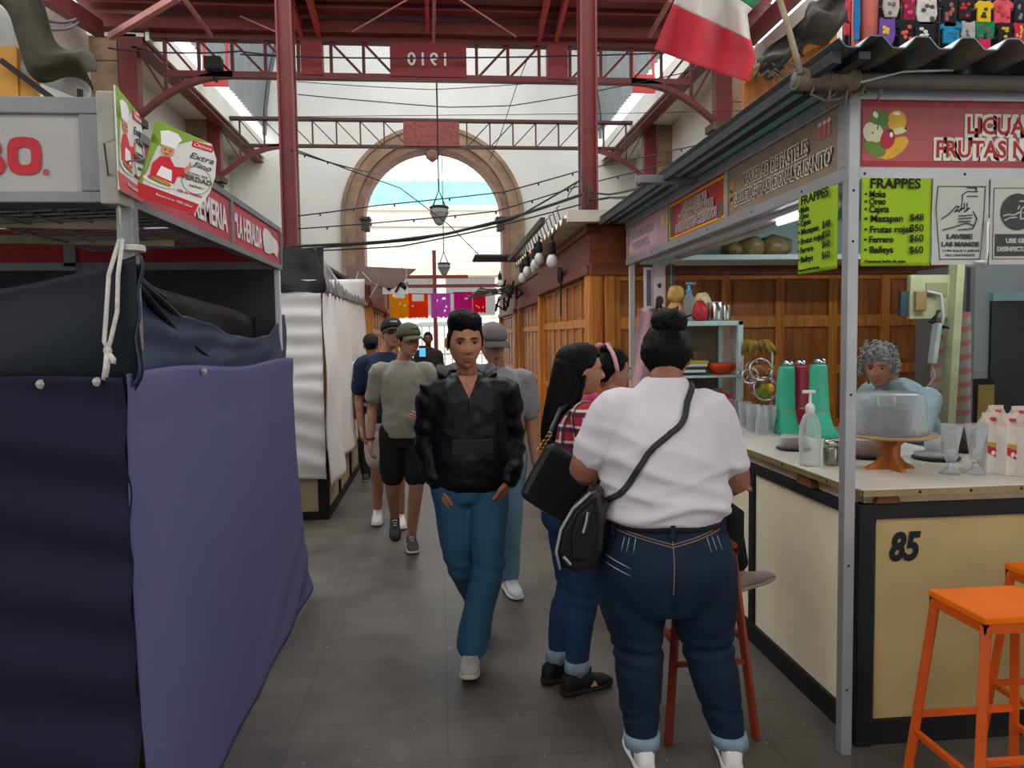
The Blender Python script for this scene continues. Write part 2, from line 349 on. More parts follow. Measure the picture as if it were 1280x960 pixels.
# roof trusses
def truss(y,lab,plates,rust,nm):
    q=.6 if rust else 1; DR=M('#4f3230',.6,0,.15,4) if rust else DRED
    t=thing('roof_truss',lab,'truss',(0.03,y,5.2)); zt,zb=6.4,5.82; xe=4.98; xa=4.25; c=.03
    part('top_chord',MB().box(c-xe,c+xe,y-.09,y+.09,zt-.045*q,zt+.045*q),DR,t)
    b=MB(); b.box(c-xa,c+xa,y-.07,y+.07,zb-.045*q,zb+.045*q)
    part('bottom_chord',b,DR if rust else RED,t)
    def zarc(x):
        d=max(0,abs(x-c)-xa+1.0)/1.45; return zb-.64*min(1,d)**2.1
    for s in (-1,1):
        a=MB(); xs=[c+s*(xa-1.0+1.46*i/14) for i in range(15)]
        a.rings([[(x,y-.07,zarc(x)-.045),(x,y+.07,zarc(x)-.045),(x,y+.07,zarc(x)+.045),(x,y-.07,zarc(x)+.045)] for x in xs])
        part('arch_brace',a,RED,t)
        part('end_post',MB().box(min(c+s*4.7,c+s*4.98),max(c+s*4.7,c+s*4.98),y-.1,y+.1,5.14,zt),RED,t)
        xs=[.66+.52*i for i in range(8)]
        for i,x in enumerate(xs):
            X=c+s*x; z=zarc(X)
            if plates and 1.78<x<2.2: continue
            part('post',MB().box(X-.024*q,X+.024*q,y-.03,y+.03,z,zt-.03),DR,t)
        for i,x in enumerate(xs[:-1]+[xs[-1]]):
            x2=x+.5; 
            if plates and (1.6<x<2.2): continue
            A=(c+s*x,y,zarc(c+s*x)); 
            part('diagonal',MB().bar((c+s*(x+.03),y,zarc(c+s*x)+.03) if False else (c+s*x2,y,zt-.04),(c+s*x,y,zarc(c+s*x)+.02),.045) if False else MB().bar((c+s*x2,y,zt-.05),(c+s*(x+.02),y,zarc(c+s*x)+.03),.036*q),DR,t)
    pm=M('#7d2a2c',.5,0,.12,4) if not rust else M('#8a5049',.8,0,.25,14,.2,60,col2='#6d3a36')
    pl=Plane((c-.13,y-.1,zb+.29),(1,0,0),(0,0,1))
    m=MB(); m.box(c-.13-.62,c-.13+.62,y-.1,y+.1,zb,zt-.04); p=part('name_plate',m,pm,t)
    if plates:
        for s in (-1,1): part('side_plate',MB().box(c+s*2.0-.17,c+s*2.0+.17,y-.1,y+.1,zb,zt-.04),pm,t)
        g=M('#d9d8d2',.8)
        lettering([('1910',0,-.11,.29,dict(align='CENTER',mirror=True,sx=1,sp=1.25,bold=.004))],pl,g,p,'cut_out_date',.004,'stencilled date seen from behind, pale against red')
        mb=MB()
        for u in (-.27,-.085,.09,.26): pl.rect(mb,u-.008,-.13,u+.008,.12,.008)
    return t
truss(13,'red iron arched truss with a mirrored date cut in its centre plate',1,False,'a')
truss(17.6,'thin red iron truss with a rusty centre plate before the stone arch',None,True,'b')
# street facade beyond the arch
t=thing('street_building','pale stone street building with a turquoise roof band seen through the arch','building',(0,40,0))
PF=M('#d8d2c8',.9,0,.1,2,.2,6)
part('facade',MB().box(-20,20,40,46,0,8.2),PF,t)
part('roof_band',MB().box(-20,20,40.1,46,8.2,9.55),M('#86d4cf',.6,0,.06,1),t)
mb=MB(); mb.box(-20,20,39.7,40.2,8.0,8.25); mb.box(-20,20,39.8,40.2,7.2,7.35); part('cornice',mb,M('#cfc4b0',.9),t)
mb=MB(); mb.box(-20,20,39.75,40.2,4.7,5.15); part('ledge',mb,M('#cdc0a8',.9),t)
mb=MB(); mb.prism([(-3.1,39.85,5.15),(1.0,39.85,5.15),(-1.0,39.85,6.7)],(0,.3,0)); part('pediment',mb,M('#c6bfb2',.9),t)
for px,w in ((518,1.05),(588,1.25),(-1,0)):
    if w:
        c=P(px,353,Y=40); part('window',MB().box(c.x-w,c.x+w,39.9,40.05,2.7,5.0-.4),M('#6e6a68',.5),t)
mb=MB()
for z in [i*.42 for i in range(1,19)]: mb.box(-20,20,39.96,40.01,z,z+.05)
part('masonry_course',mb,M('#bdb5aa',.9),t)
mb=MB()
for i in range(26): x=-2.9+random.random()*5.6; h=.1+random.random()*.28; mb.tube([(x,41,9.5),(x,41,9.5+h)],.05,5)
mb.tube([(P(515,200,Y=41).x,41,9.5),(P(515,200,Y=41).x,41,12.4)],.03,5); mb.bar((P(510,232,Y=41).x,41,10.6),(P(520,232,Y=41).x,41,10.6),.05)
part('roof_antenna',mb,M('#8b8f90',.7),t)
# ================================================================ LEFT STALLS
ALU=M('#8f8f90',.42,.55,.1,6); GALV=M('#7d7f80',.5,.4,.15,5); WHP=M('#c9c9c6',.5,0,.05,3); BLK=M('#17181a',.6,0,.2,6)
t=thing('market_stall','closed corner stall under a grey sign box beside the dark draped cloths','stall',(-1.6,3.3,0))
for x,y,w,z0 in ((-.868,2.275,.045,1.55),(-.885,4.36,.03,0),(-4.0,4.36,.05,0),(-2.6,2.27,.05,0)):
    part('post',MB().box(x-w/2,x+w/2,y-w/2,y+w/2,z0,1.955 if z0 else 2.2),ALU if w>.04 else WHP,t,bevel=.004)
mb=MB()
mb.box(-3.2,-.9,2.2,2.3,2.19,2.235);mb.box(-3.2,-.9,2.2,2.3,1.955,1.985);mb.box(-.955,-.9,2.2,2.3,1.985,2.19);mb.box(-3.2,-.92,2.29,2.3,1.97,2.2)
fr=part('sign_frame',mb,GALV,t,bevel=.004)
part('corner_box',MB().box(-.905,-.855,2.19,2.3,1.95,2.25),M('#9a968e',.6,0,.15,12),t,bevel=.006)
p=part('sign_panel',MB().box(-3.2,-.955,2.212,2.23,1.985,2.19),M('#a5a3a0',.5,0,.05,4),t,'pale grey sign face with red letters')
pl=Plane((-1.2,2.211,2.03),(1,0,0),(0,0,1))
mb=MB()
def letterO(mb,pl,u0,v0,u1,v1,w):
    cu,cv=(u0+u1)/2,(v0+v1)/2; a,b=(u1-u0)/2,(v1-v0)/2
    q=lambda a,b:[(cu+a*math.copysign(abs(math.cos(t))**.62,math.cos(t)),cv+b*math.copysign(abs(math.sin(t))**.62,math.sin(t))) for t in [2*PI*k/32 for k in range(33)]]
    o,i=q(a,b),q(a-w,b-w)
    for k in range(32): pl.poly(mb,[i[k],o[k],o[k+1],i[k+1]],.003)
letterO(mb,pl,.056,0,.143,.1,.026)
pl.ring(mb,.153,.007,.006,.0025,.003,12); pl.rect(mb,.1515,.003,.1535,.011,.003)
lt=part('lettering',mb,M('#b3202f',.5),p)
lettering([('B',.047,.0,.14,dict(bold=.006,align='RIGHT'))],pl,M('#b3202f',.5),p,off=.003)
# side sign band
mb=MB()
for z0,z1 in ((1.96,1.985),(2.165,2.19)): mb.box(-.9,-.86,2.3,4.38,z0,z1)
for y in (2.31,3.365,4.37): mb.box(-.895,-.858,y-.015,y+.015,1.985,2.165)
part('side_frame',mb,GALV,t)
SRED=M('#b04450',.5,0,.1,4)
for (y0,y1,st,w) in ((2.325,3.35,'CREMERIA',.52),(3.38,4.355,'“LA HERALDA',.5)):
    p=part('side_sign',MB().box(-.885,-.868,y0,y1,1.985,2.165),SRED,t,'faded red sign with white capital letters')
    pl=Plane((-.867,y0,1.985),(0,1,0),(0,0,1)); L=y1-y0
    it=[(st,L-.57 if st=='CREMERIA' else .04,.04,.14,dict(w=w,bold=.003))]
    if st=='CREMERIA': it.append(('www',.12,.05,.09,dict(bold=.004,w=.22)))
    lettering(it,pl,M('#d8cfcf',.6),p)
    if st!='CREMERIA':
        mb=MB(); pl.poly(mb,[(.56,.12),(.6,.15),(.7,.15),(.78,.13),(.9,.12),(.93,.09),(.89,.03),(.8,.05),(.7,.03),(.6,.03),(.57,.07)],.004); part('white_blot',mb,M('#cfcac8',.7),p)
# hanging mesh shelf and boards under the sign band
mb=MB()
for i in range(16): y=2.34+i*.062; mb.bar((-.9,y,1.965),(-1.4,y,1.945),.005)
for i in range(6): x=-.91-.09*i; mb.bar((x,2.32,1.965-.02*i/5),(x,3.3,1.965-.02*i/5),.005)
part('wire_shelf',mb,GALV,t)
mb=MB()
for i in range(14): mb.box(-3.6,-.93,2.34+i*.143,2.34+i*.143+.135,2.19+.005*math.sin(i*2.2),2.21+.005*math.sin(i*2.2))
part('board_ceiling',mb,wood('#4a3b30','#7d6a58',.8,'X'),t)
mb=MB()
for y0 in (2.45,2.9): mb.bar((-2.8,y0,1.975),(-1.0,y0+.15,1.95),.03)
part('loose_batten',mb,M('#a89c86',.8,0,.2,8),t)
mb=MB(); mb.box(-3.9,-.9,4.33,4.36,2.0,2.18)
part('back_sign',mb,M('#a92634',.55,0,.08,3),t,'plain red back of the far sign')
mb=MB(); mb.box(-3.9,-.9,4.315,4.33,1.96,2.0); mb.box(-1.98,-1.92,4.315,4.33,1.98,2.18); part('back_rail',mb,GALV,t)
part('board',MB().box(-3.9,-.9,4.34,4.36,.0,1.97),M('#3c3a3a',.8),t)
# dark tarpaulin draped over the stall
def ztop(y):
    k=[(2.22,1.815),(2.45,1.735),(2.72,1.665),(3.05,1.645),(3.4,1.6),(3.75,1.585),(4.05,1.6),(4.3,1.66),(4.5,1.72)]
    for (a,b),(c,d) in zip(k,k[1:]):
        if y<=c: f=(y-a)/(c-a); f=f*f*(3-2*f); return b+(d-b)*f
    return 1.72
def sm01(x,a,b): x=max(0,min(1,(x-a)/(b-a))); return x*x*(3-2*x)
def tside(u,v):
    y=2.215+u*2.3; zt=ztop(y); z=1.36+(zt-1.36)*v
    fold=.010*math.sin((y-2.2)*11-(v*5)*(1+.5*u))*(1-u*.4)*(1-.4*v)+.006*math.sin(v*22-u*9)*v*(1-u)+.012*nz((y*2,z*5,3))
    return (-.885+fold+.02*v*(1-v)+.058*math.exp(-((y-2.215)/.10)**2)*sm01(v,.1,.3),y,z)
def tfront(u,v):
    x=-.828-.04*(1-sm01(v,.1,.3))*max(0,1-u*8)-u*2.2; zt=1.815-.055*(min(u,.3)/.3)**.8*2-.02*math.sin(u*9); z=1.36+(zt-1.36)*v
    fold=.016*math.sin(v*7+u*10)*(.3+u)+.02*nz((x*3,z*4,8))
    return (x,2.235-.02*v+fold,z)
tp=thing('tarpaulin','blue-black tarpaulin knotted at the corner post above the purple cloth','tarpaulin',(-.9,2.3,1.4))
NAVY=M('#0e151d',.6,0,.25,3,.15,30); SLATE=M('#2c374c',.6,0,.25,3,.2,30)
part('front_sheet',MB().grid(tfront,60,24),NAVY,tp,smooth=True,solid=.004)
part('side_sheet',MB().grid(tside,120,40),SLATE,tp,smooth=True,solid=.004)
def tback(u,v):
    y=2.24+u*2.1; zt=1.80-.1*u; zb=zt-.32; return (-1.0-.01*math.sin(y*8+v*5),y,zb+(zt-zb)*v+.004*math.sin(u*12))
part('inner_sheet',MB().grid(tback,40,6),M('#101317',.6),tp,smooth=True,solid=.004)
mb=MB()
for k,(y1,z1) in enumerate(((2.72,1.66),(2.85,1.56),(2.62,1.72),(3.1,1.5))): mb.tube([( -.885+.01*math.sin(3.1*i/8+k),2.25+(y1-2.25)*i/8,1.8+(z1-1.8)*(i/8)**.8) for i in range(9)],.011,6)
part('gathered_fold',mb,NAVY,tp,smooth=True)
# purple cloths
def cside(u,v):
    y=2.2+u*(2.43+.2*(1-v)**2); z=.015+v*(1.475-.03*u+.012*math.sin(u*9))
    x=-.868+.012*nz((y*1.2,z*1.0,1))+.035*(1-v)**3+.012*max(0,1-v*2.2)*math.sin((z*26-y*9))*max(0,u-.25)+.006*math.sin(z*18+1)*max(0,v-.85)/.15+.01*math.sin(y*6)*v*.5
    return (x,y,z)
def cfront(u,v):
    x=-.862-u*2.4; z=.015+v*(1.465+.01*math.sin(u*14))
    d=.03*nz((x*.7,z*3.2,5))+.02*math.sin(z*26+x*5+3*nz((x,z,2)))*max(0,1-u*2.5)
    return (x,2.205-.02+d*.8-.01*(1-v),z)
solo('cloth',MB().grid(cside,110,80),M('#53537a',.85,0,.1,1.5,.12,160,col2='#5a587c'),'purple cloth hung on the aisle side of the closed stall','cloth',smooth=True,solid=.003)
solo('cloth',MB().grid(cfront,90,110),M('#16192b',.85,0,.15,1.5,.12,160),'dark indigo cloth hung across the near front of the closed stall','cloth',smooth=True,solid=.003)
for (x,y,z,lab) in ((-1.07,2.165,1.468,'small pale clip on the front cloth hem, farther from the corner'),(-.925,2.165,1.472,'small pale clip on the front cloth hem, next to the corner'),(-.85,2.86,1.468,'small pale clip on the top hem of the side purple cloth')):
    n=(0,-1,0) if y<2.2 else (1,0,0)
    mb=MB(); mb.ell((x,y,z),(.012,.012,.012),6,4); mb.tube([(x,y,z-.012),(x+.004,y,z+.012)],.005,6); solo('cloth_clip',mb,M('#aaa7a4',.4),lab,'clip',group='clips on the draped cloths')
mb=MB()
for s in (-1,1): mb.tube([(-.872+s*.004,2.235,1.86),(-.878+s*.012,2.19,1.76),(-.886+s*.014,2.188,1.66),(-.9+s*.008,2.185,1.58),(-.9,2.185,1.56)],.006,8)
mb.ell((-.9,2.184,1.555),(.012,.01,.014),8,6); mb.tube([(-.9,2.184,1.55),(-.905,2.184,1.51),(-.912,2.183,1.475)],.009,8); mb.tube([(-.9,2.184,1.55),(-.886,2.184,1.53),(-.888,2.184,1.52)],.008,8)
for a in range(3): mb.tube([(-.86+.034*math.cos(q),2.275+.034*math.sin(q),1.835+.005*a) for q in [2*PI*i/12 for i in range(13)]],.004,6)
mb.tube([(-.87,2.235,1.87),(-.87,2.225,1.96),(-.88,2.2,2.02)],.004,6)
solo('rope',mb,M('#c3bfb8',.9,0,.15,60),'white rope knotted and hanging from the corner post over the dark tarpaulin','rope',smooth=True)
# advertising cards with a child in a chef hat
def advert(label,pl,w,h):
    t=thing('advertising_card',label,'sign',pl.at(w/2,0))
    shape=[(.02,.0),(w*.82,-.01),(w*.97,h*.3),(w,h*.52),(w*.97,h*.75),(w*.87,h*.93),(.12*w,h*1.02)]
    m=MB(); pl.poly(m,shape,0,.004); bd=part('card',m,M('#dcdcd6',.4,0,.05,4),t)
    m=MB(); pl.poly(m,[(.1*w,h*.72),(w*.3,h*.7),(w*.62,h*.9),(w*.84,h*.93),(.12*w,h*1.02)],.001); pl.poly(m,[(.02,.1*h),(.06*w,.12*h),(.22*w,h*.75),(.12*w,h*.85)],.001)
    part('green_ground',m,M('#86a83a',.5,0,.2,9),bd)
    m=MB(); pl.poly(m,[(.02,.0),(w*.82,-.01),(w*.86,h*.11),(.01,h*.18)],.0015); part('red_band',m,M('#c3202e',.4),bd)
    m=MB(); pl.poly(m,[(.18*w,.3*h),(.32*w,.28*h),(.5*w,.28*h),(.52*w,.38*h),(.66*w,.42*h),(.6*w,.52*h),(.46*w,.5*h),(.38*w,.6*h),(.26*w,.58*h),(.18*w,.46*h)],.0018)
    pl.rect(m,.62*w,.82*h,.9*w,.9*h,.0018); part('red_shirt',m,M('#cf2430',.5),bd)
    m=MB(); pl.disc(m,.335*w,.67*h,.085*w,.08*h,.0022); part('face',m,M('#c98f6c',.6),bd); m=MB(); pl.disc(m,.62*w,.5*h,.03*w,.05*h,.0022); pl.poly(m,[(.62*w,.52*h),(.655*w,.52*h),(.66*w,.6*h),(.64*w,.62*h)],.0025); part('pointing_hand',m,M('#c98f6c',.6),bd)
    m=MB(); pl.disc(m,.305*w,.68*h,.012*w,.01*h,.003); pl.disc(m,.37*w,.675*h,.012*w,.01*h,.003); pl.poly(m,[(.3*w,.635*h),(.37*w,.63*h),(.335*w,.62*h)],.003); part('features',m,M('#4c2b24',.6),bd)
    m=MB(); pl.poly(m,[(.24*w,.73*h),(.43*w,.72*h),(.45*w,.8*h),(.49*w,.86*h),(.42*w,.92*h),(.3*w,.93*h),(.2*w,.89*h),(.23*w,.8*h)],.0026); part('chef_hat',m,M('#efeeea',.6),bd); m=MB(); pl.poly(m,[(.26*w,.33*h),(.46*w,.3*h),(.44*w,.44*h),(.3*w,.46*h)],.0026); part('apron',m,M('#efeeea',.6),bd)
    m=MB(); pl.disc(m,.3*w,.25*h,.2*w,.05*h,.003,rot=-.1); part('plate',m,M('#e8e8e4',.5),bd)
    m=MB(); pl.disc(m,.31*w,.265*h,.16*w,.035*h,.0034,rot=-.15); part('sandwich',m,M('#b8473c',.6,0,.3,30,col2='#c98a4a'),bd)
    m=MB(); pl.disc(m,.31*w,.245*h,.15*w,.012*h,.004,rot=-.15); part('lettuce',m,M('#5e8a34',.6),bd)
    DK=M('#2c3a44',.6)
    lettering([('Extra',.61*w,.67*h,.075*h/.3*.3*1.5,dict(shear=.3,w=.32*w)),('Fino',.68*w,.57*h,.1*h,dict(shear=.3,w=.24*w))],pl,DK,bd,off=.002)
    lettering([('VERDAD',.56*w,.385*h,.085*h,dict(w=.42*w,bold=.0006)),('CON DE',.64*w,.46*h,.04*h,dict(w=.26*w)),('sabor',.68*w,.31*h,.05*h,dict(w=.2*w,shear=.3))],pl,M('#5c5048',.6),bd,off=.002)
    m=MB(); pl.ring(m,.765*w,.405*h,.19*w,.006*w,.002); part('seal_ring',m,M('#5c5048',.6),bd)
    lettering([('58% de Proteína',.55*w,.2*h,.05*h,dict(w=.33*w))],pl,M('#c3202e',.5),bd,off=.002)
    lettering([('Chimex',.64*w,.835*h,.06*h,dict(w=.24*w,shear=.2)),('Reconoce tu 100% Sabor',.3*w,.075*h,.045*h,dict(w=.48*w,rot=-.08))],pl,M('#f0efe8',.5),bd,off=.004)
    mb=MB(); mb.tube([pl.at(.12*w,.5*h,-.006),pl.at(-.02,.42*h,-.02),V((-.9,2.25,1.99))],.003,5); part('wire_tie',mb,GALV,t)
    return t
a=V(P(163,243,Y=2.2)); b=V(P(248,266,Y=2.27)); advert('printed card with a child chef facing the aisle at the stall corner',Plane(a,b-a,(.0,0,1)),.20,.215)
a=V(P(147,236,Y=2.12)); b=V(P(181,214,Y=2.42)); advert('printed card with a child chef turned edge on beside the grey sign box',Plane(a,V((b.x-a.x,b.y-a.y,.02)),(0,0,1)),.32,.265)
# tarps and ochre board on the stall roof, upper left
t=thing('roof_cover','white plastic sheeting rising above the grey sign box at upper left','sheet',P(40,120,Y=3.7))
def sh(u,v):
    a=P(-60,60+80*v,Y=3.75).lerp(P(112,128,Y=3.75),u); b=P(-60,-40,Y=3.75).lerp(P(112,100,Y=3.75),u)
    q=a.lerp(b,v); q.y+=.03*nz((u*5,v*3,1)); return q
part('sheet',MB().grid(sh,30,12),M('#b7bab8',.5,0,.1,5,.3,12),t,smooth=True,solid=.004)
mb=MB(); mb.bar(P(2,76,Y=3.66),P(80,134,Y=3.66),.025); mb.bar(P(100,112,Y=3.7),P(101,140,Y=3.7),.02); part('batten',mb,M('#2a2624',.6),t)
def gr(u,v):
    a=P(12,-20,Y=3.6).lerp(P(116,98,Y=3.6),u); 
    w=(.06+.13*math.sin(PI*min(1,.15+u*.8))); q=a+V((-.5,0,-.85))*(w*(v-.15)*1.0)+V((.02,.0,.05))*math.sin(u*9); q.y+=.05*math.sin(v*5+u*3)+.03*nz((u*6,v*4,3)); return q
solo('tarpaulin',MB().grid(gr,40,14),M('#4b483f',.85,0,.25,8,.3,20),'crumpled dark grey tarpaulin slung over the white roof sheeting, upper left','tarpaulin',smooth=True,solid=.005)
mb=MB(); mb.prism([P(0,77,Y=3.72),P(46,100,Y=3.72),P(46,140,Y=3.72),P(0,140,Y=3.72)],(0,.03,0)); mb.box(-1.95,-1.86,3.71,3.75,2.55,2.9)
solo('board',mb,M('#c99440',.6,0,.08,3),'ochre painted board standing behind the grey sign box','board')
# white covered stall further along
t=thing('covered_stall','cream counter stall wrapped in white cloth with a black plastic top','stall',(-1.8,8.4,0))
mb=MB(); mb.box(-3.4,-1.1,6.78,10.4,.06,.55); part('base',mb,M('#b4a98a',.7,0,.12,4),t)
mb=MB(); mb.box(-3.42,-1.08,6.76,10.42,0,.07)
for y in (6.8,7.6,8.5,9.4,10.38): mb.box(-1.12,-1.08,y-.03,y+.03,.07,.55)
mb.box(-1.17,-1.08,6.76,6.82,.07,.6); part('base_trim',mb,BLK,t)
for x,y in ((-1.13,6.82),(-1.13,10.36),(-3.35,6.82),(-3.35,10.36)): part('post',MB().box(x-.03,x+.03,y-.03,y+.03,.07,2.2),GALV,t)
def wf(u,v):
    x=-1.09-u*2.3; z=.36+v*1.72+.05*math.sin(u*3)*(1-v)
    return (x,6.74+.012*math.sin(z*38)*(1 if z>1.2 else .2)+.03*nz((x*2,z*3,1))*(1.4-v)+.012*math.sin(z*30+x*9)*(1-v)-.02,z)
def ws(u,v):
    y=6.72+u*3.7; z=.3+.18*u+v*(1.78+.1*u)+.04*math.sin(u*7)*(1-v)
    return (-1.075+.05*(1-v)*math.sin(u*9+.5)**2+.02*nz((y*1.5,z*2,4))+.05*(1-v)*math.exp(-((u-.1)/.06)**2),y,z)
WC=M('#e6e5e2',.8,0,.06,2,.15,60)
part('front_cloth',MB().grid(wf,50,70),WC,t,smooth=True,solid=.004); part('aisle_cloth',MB().grid(ws,60,40),WC,t,smooth=True,solid=.004)
def bf(u,v):
    x=-1.06-u*2.3; z=1.98-.04*u+v*.38*(1-.0*u); return (x,6.7+.03*nz((x*4,z*4,2))+.05*v*v,z-.03*nz((x*5,z,1)))
def bs(u,v):
    y=6.7+u*3.8; z=1.98+.02*u+v*(.38-.1*u)*(1-.25*math.sin(u*PI)**2*v); return (-1.05-.22*v*v*(.4+u)+.02*math.sin(y*22)*(1-v*.5)+.03*nz((y*3,z*4,2)),y,z)
part('plastic_front',MB().grid(bf,30,14),M('#17181b',.35,0,.3,6,.4,12),t,'black plastic sheet')
part('plastic_side',MB().grid(bs,70,12),M('#55504f',.3,0,.3,10,.4,20,col2='#8a8686'),t,'creased translucent plastic edge',smooth=True)
part('plastic_lid',MB().box(-3.3,-1.2,6.78,10.4,2.29,2.32),M('#17181b',.35),t)
t.location.x+=.085
# ================================================================ WOODEN KIOSKS
WD=wood('#ad6420','#dc9240',.45,'Z'); WDX=wood('#a55f1f','#d0852f',.42,'X'); WDR=wood('#5e2a1f','#7a3b2e',.5,'Y'); WDP=wood('#85481a','#b8732f',.42,'Z',.7); WDRX=wood('#6b3420','#8d5030',.32,'X')  # WDP: panels toned darker than frames, recess shade put into the colour
def panelling(O,U,L,rows,cols,n,st=.06,dp=1.0):
    """frame + panels on a vertical plane; rows = list of (z0,z1)"""
    O=V(O);U=V(U).normalized();Nn=V(n); fb=MB();pb=MB(); cw=(L-st)/cols
    def bx(mb,u0,u1,z0,z1,d0,d1):
        mb.rings([[O+U*u+Nn*d+V((0,0,z)) for u,d in ((u0,d0),(u1,d0),(u1,d1),(u0,d1))] for z in (z0,z1)])
    zs=[rows[0][0]]+[z for r in rows for z in r][1:]
    zl,zh=rows[0][0]-st,rows[-1][1]+st
    for i in range(cols+1): bx(fb,i*cw,i*cw+st,zl,zh,0,.024*dp)
    prev=zl
    for z0,z1 in rows: bx(fb,0,L,prev,z0,0,.022*dp); prev=z1
    bx(fb,0,L,prev,zh,0,.022*dp)
    for i in range(cols):
        for z0,z1 in rows:
            u0,u1=i*cw+st,i*cw+cw; bx(pb,u0,u1,z0,z1,-.01,.006); bx(pb,u0+.035,u1-.035,z0+.035,z1-.035,.006,.013)
    return fb,pb
def kiosk(label,x0,x1,y0,y1,front=True,side=1,h=2.5,ncol=6,fas=2.08):
    """side=-1: aisle face on x0 ; side=1: aisle face on x1"""
    t=thing('wooden_kiosk',label,'kiosk',((x0+x1)/2,(y0+y1)/2,0))
    part('carcass',MB().box(x0+.05,x1-.05,y0+.05,y1-.05,0,h-.02),wood('#5a3216','#7a4a22',.5,'Z'),t)
    ax=x0 if side<0 else x1; n=(side,0,0)
    rows=[(.25,.85),(.93,1.62),(1.72,fas-.08)]
    fb,pb=panelling((ax-side*.05,y0+.22,0),(0,1,0),y1-y0-.3,[(.25,.95),(1.02,1.64),(1.72,fas-.06)],ncol,n); 
    p=part('shutter',fb,WD,t,bevel=.004); part('panels',pb,WDP,p)
    mb=MB(); 
    xx=sorted((ax-side*.08,ax+side*.02)); mb.box(xx[0],xx[1],y0,y1,fas,h); part('fascia',mb,WDR,t,'reddish brown boarded fascia')
    mb=MB(); xx=sorted((ax-side*.08,ax+side*.05)); mb.box(xx[0],xx[1],y0-.03,y1,fas-.03,fas+.05); mb.box(xx[0],xx[1],y0-.03,y1,h-.05,h+.02); part('moulding',mb,WDR,t,bevel=.01)
    for y in (y0+.03,y0+.15,y1-.05): 
        xx=sorted((ax-side*.09,ax+side*.03)); part('pilaster',MB().box(xx[0],xx[1],y-.05,y+.05,0,fas),WD,t,bevel=.012)
    if front:
        fb,pb=panelling((x0+.16,y0+.05,0),(1,0,0),x1-x0-.3,[(.15,.75),(.83,1.22),(1.3,1.62),(1.72,fas-.08)],max(2,round((x1-x0)/.5)),(0,-1,0),.075,1.9)
        p=part('front_panelling',fb,WD,t,bevel=.004); part('panels',pb,WDP,p)
        part('front_fascia',MB().box(x0-.01,x1,y0-.02,y0+.06,fas+.05,h),WDRX,t); part('front_moulding',MB().box(x0-.03,x1,y0-.06,y0+.06,fas-.04,fas+.06),WDRX,t,bevel=.012)
        for x in (x0+.03,x0+.14): part('pilaster',MB().box(x-.045,x+.045,y0-.035,y0+.06,0,fas-.02),WD,t,bevel=.012)
    return t
kiosk('panelled wooden kiosk behind the dessert stall, nearest on the right of the aisle',1.25,4.9,6.25,9.55,True,-1,2.46,7,2.1)
kiosk('narrow panelled wooden kiosk second along the right of the aisle, with a bolted door',1.34,3.4,9.9,12.9,True,-1,2.45,6,2.05)
kiosk('farthest wooden kiosk on the right of the aisle, by the red paper banner',1.32,3.4,13.3,16.8,True,-1,2.4,6,2.0)
kiosk('panelled wooden kiosk behind the white covered stall on the left',-3.2,-.98,11.0,14.5,True,1,2.45,6,2.05)
kiosk('farthest wooden kiosk on the left of the aisle, by the yellow paper banner',-3.2,-.98,14.9,18.0,True,1,2.4,6,2.0)
# door bolt
t=thing('door_bolt','steel sliding bolt on the second wooden kiosk on the right','bolt',P(674,428,X=1.3)); c=P(674,428,X=1.29)
part('plate',MB().box(c.x-.01,c.x+.01,c.y-.12,c.y+.12,c.z-.03,c.z+.03),GALV,t); part('rod',MB().tube([(c.x-.02,c.y-.25,c.z),(c.x-.02,c.y+.1,c.z)],.012),ALU,t)
# cream corrugated awning on kiosk one
t=thing('kiosk_roof','cream corrugated sheet roof over the nearest wooden kiosk','roof',(2,8,2.5))
def cor(u,v): y=6.1+u*4.0; return (1.0+v*3.2,y,2.5+.028*math.sin(u*4.0*2*PI/.24)+.08*v)
part('sheet',MB().grid(cor,200,2),M('#cfc3a6',.6,0,.08,4),t,solid=.01)
part('edge_board',MB().box(1.02,3.6,6.04,6.1,2.47,2.56),M('#d3cbb8',.7),t)
mb=MB(); mb.bar((.95,7.0,2.62),(.95,10.4,2.6),.04,.06); part('gutter_bar',mb,M('#3b3734',.6),t)
mb=MB()
for i in range(17): y=6.3+i*.22; mb.tube([(1.0,y,2.52),(.97,y,2.62),(1.0,y+.05,2.64)],.006,5)
part('roof_hook',mb,M('#4e4a46',.6),t); [None]
# cluttered awnings over the aisle ends
t=thing('awning','ragged dark awning on poles jutting from the farther right kiosks','awning',(1.0,12.5,2.5))
mb=MB(); mb.bar(P(592,323,Y=12),P(655,323,Y=12),.9,.03,(0,0,1)); part('roof_sheet',mb,M('#35332f',.7),t)
mb=MB()
for i in range(7): mb.bar((.45+.05*i,12.2+i*.35,2.18+.05*i),(1.3,12.2+i*.35,2.3+.05*(i%3)),.05,.02)
for i in range(4): mb.bar((.5+.2*i,12.2,2.2+.06*i),(.5+.2*i,14.5,2.35+.03*i),.025)
part('lath',mb,M('#4a4340',.7,0,.3,8),t)
mb=MB()
for i in range(10): a=V((1.0+random.random()*.25,12+random.random()*1.5,2.15+random.random()*.5)); mb.tube([a,a+V((.1*random.uniform(-1,1),.1,-.2)),a+V((.15*random.uniform(-1,1),.15,-.1))],.018,6)
part('cable_bundle',mb,BLK,t)
t=thing('awning','brown sheet awning with hanging tape ends across the far left kiosk','awning',(-1.0,11,2.4))
mb=MB(); mb.rings([[P(432,332,Y=10.8),P(520,336,Y=10.8),P(520,337,Y=10.8),P(432,333,Y=10.8)],[P(436,352,Y=10.6),P(492,360,Y=10.6),P(492,361,Y=10.6),P(436,353,Y=10.6)]]); part('sheet',mb,M('#5b4743',.7,0,.2,5),t)
mb=MB()
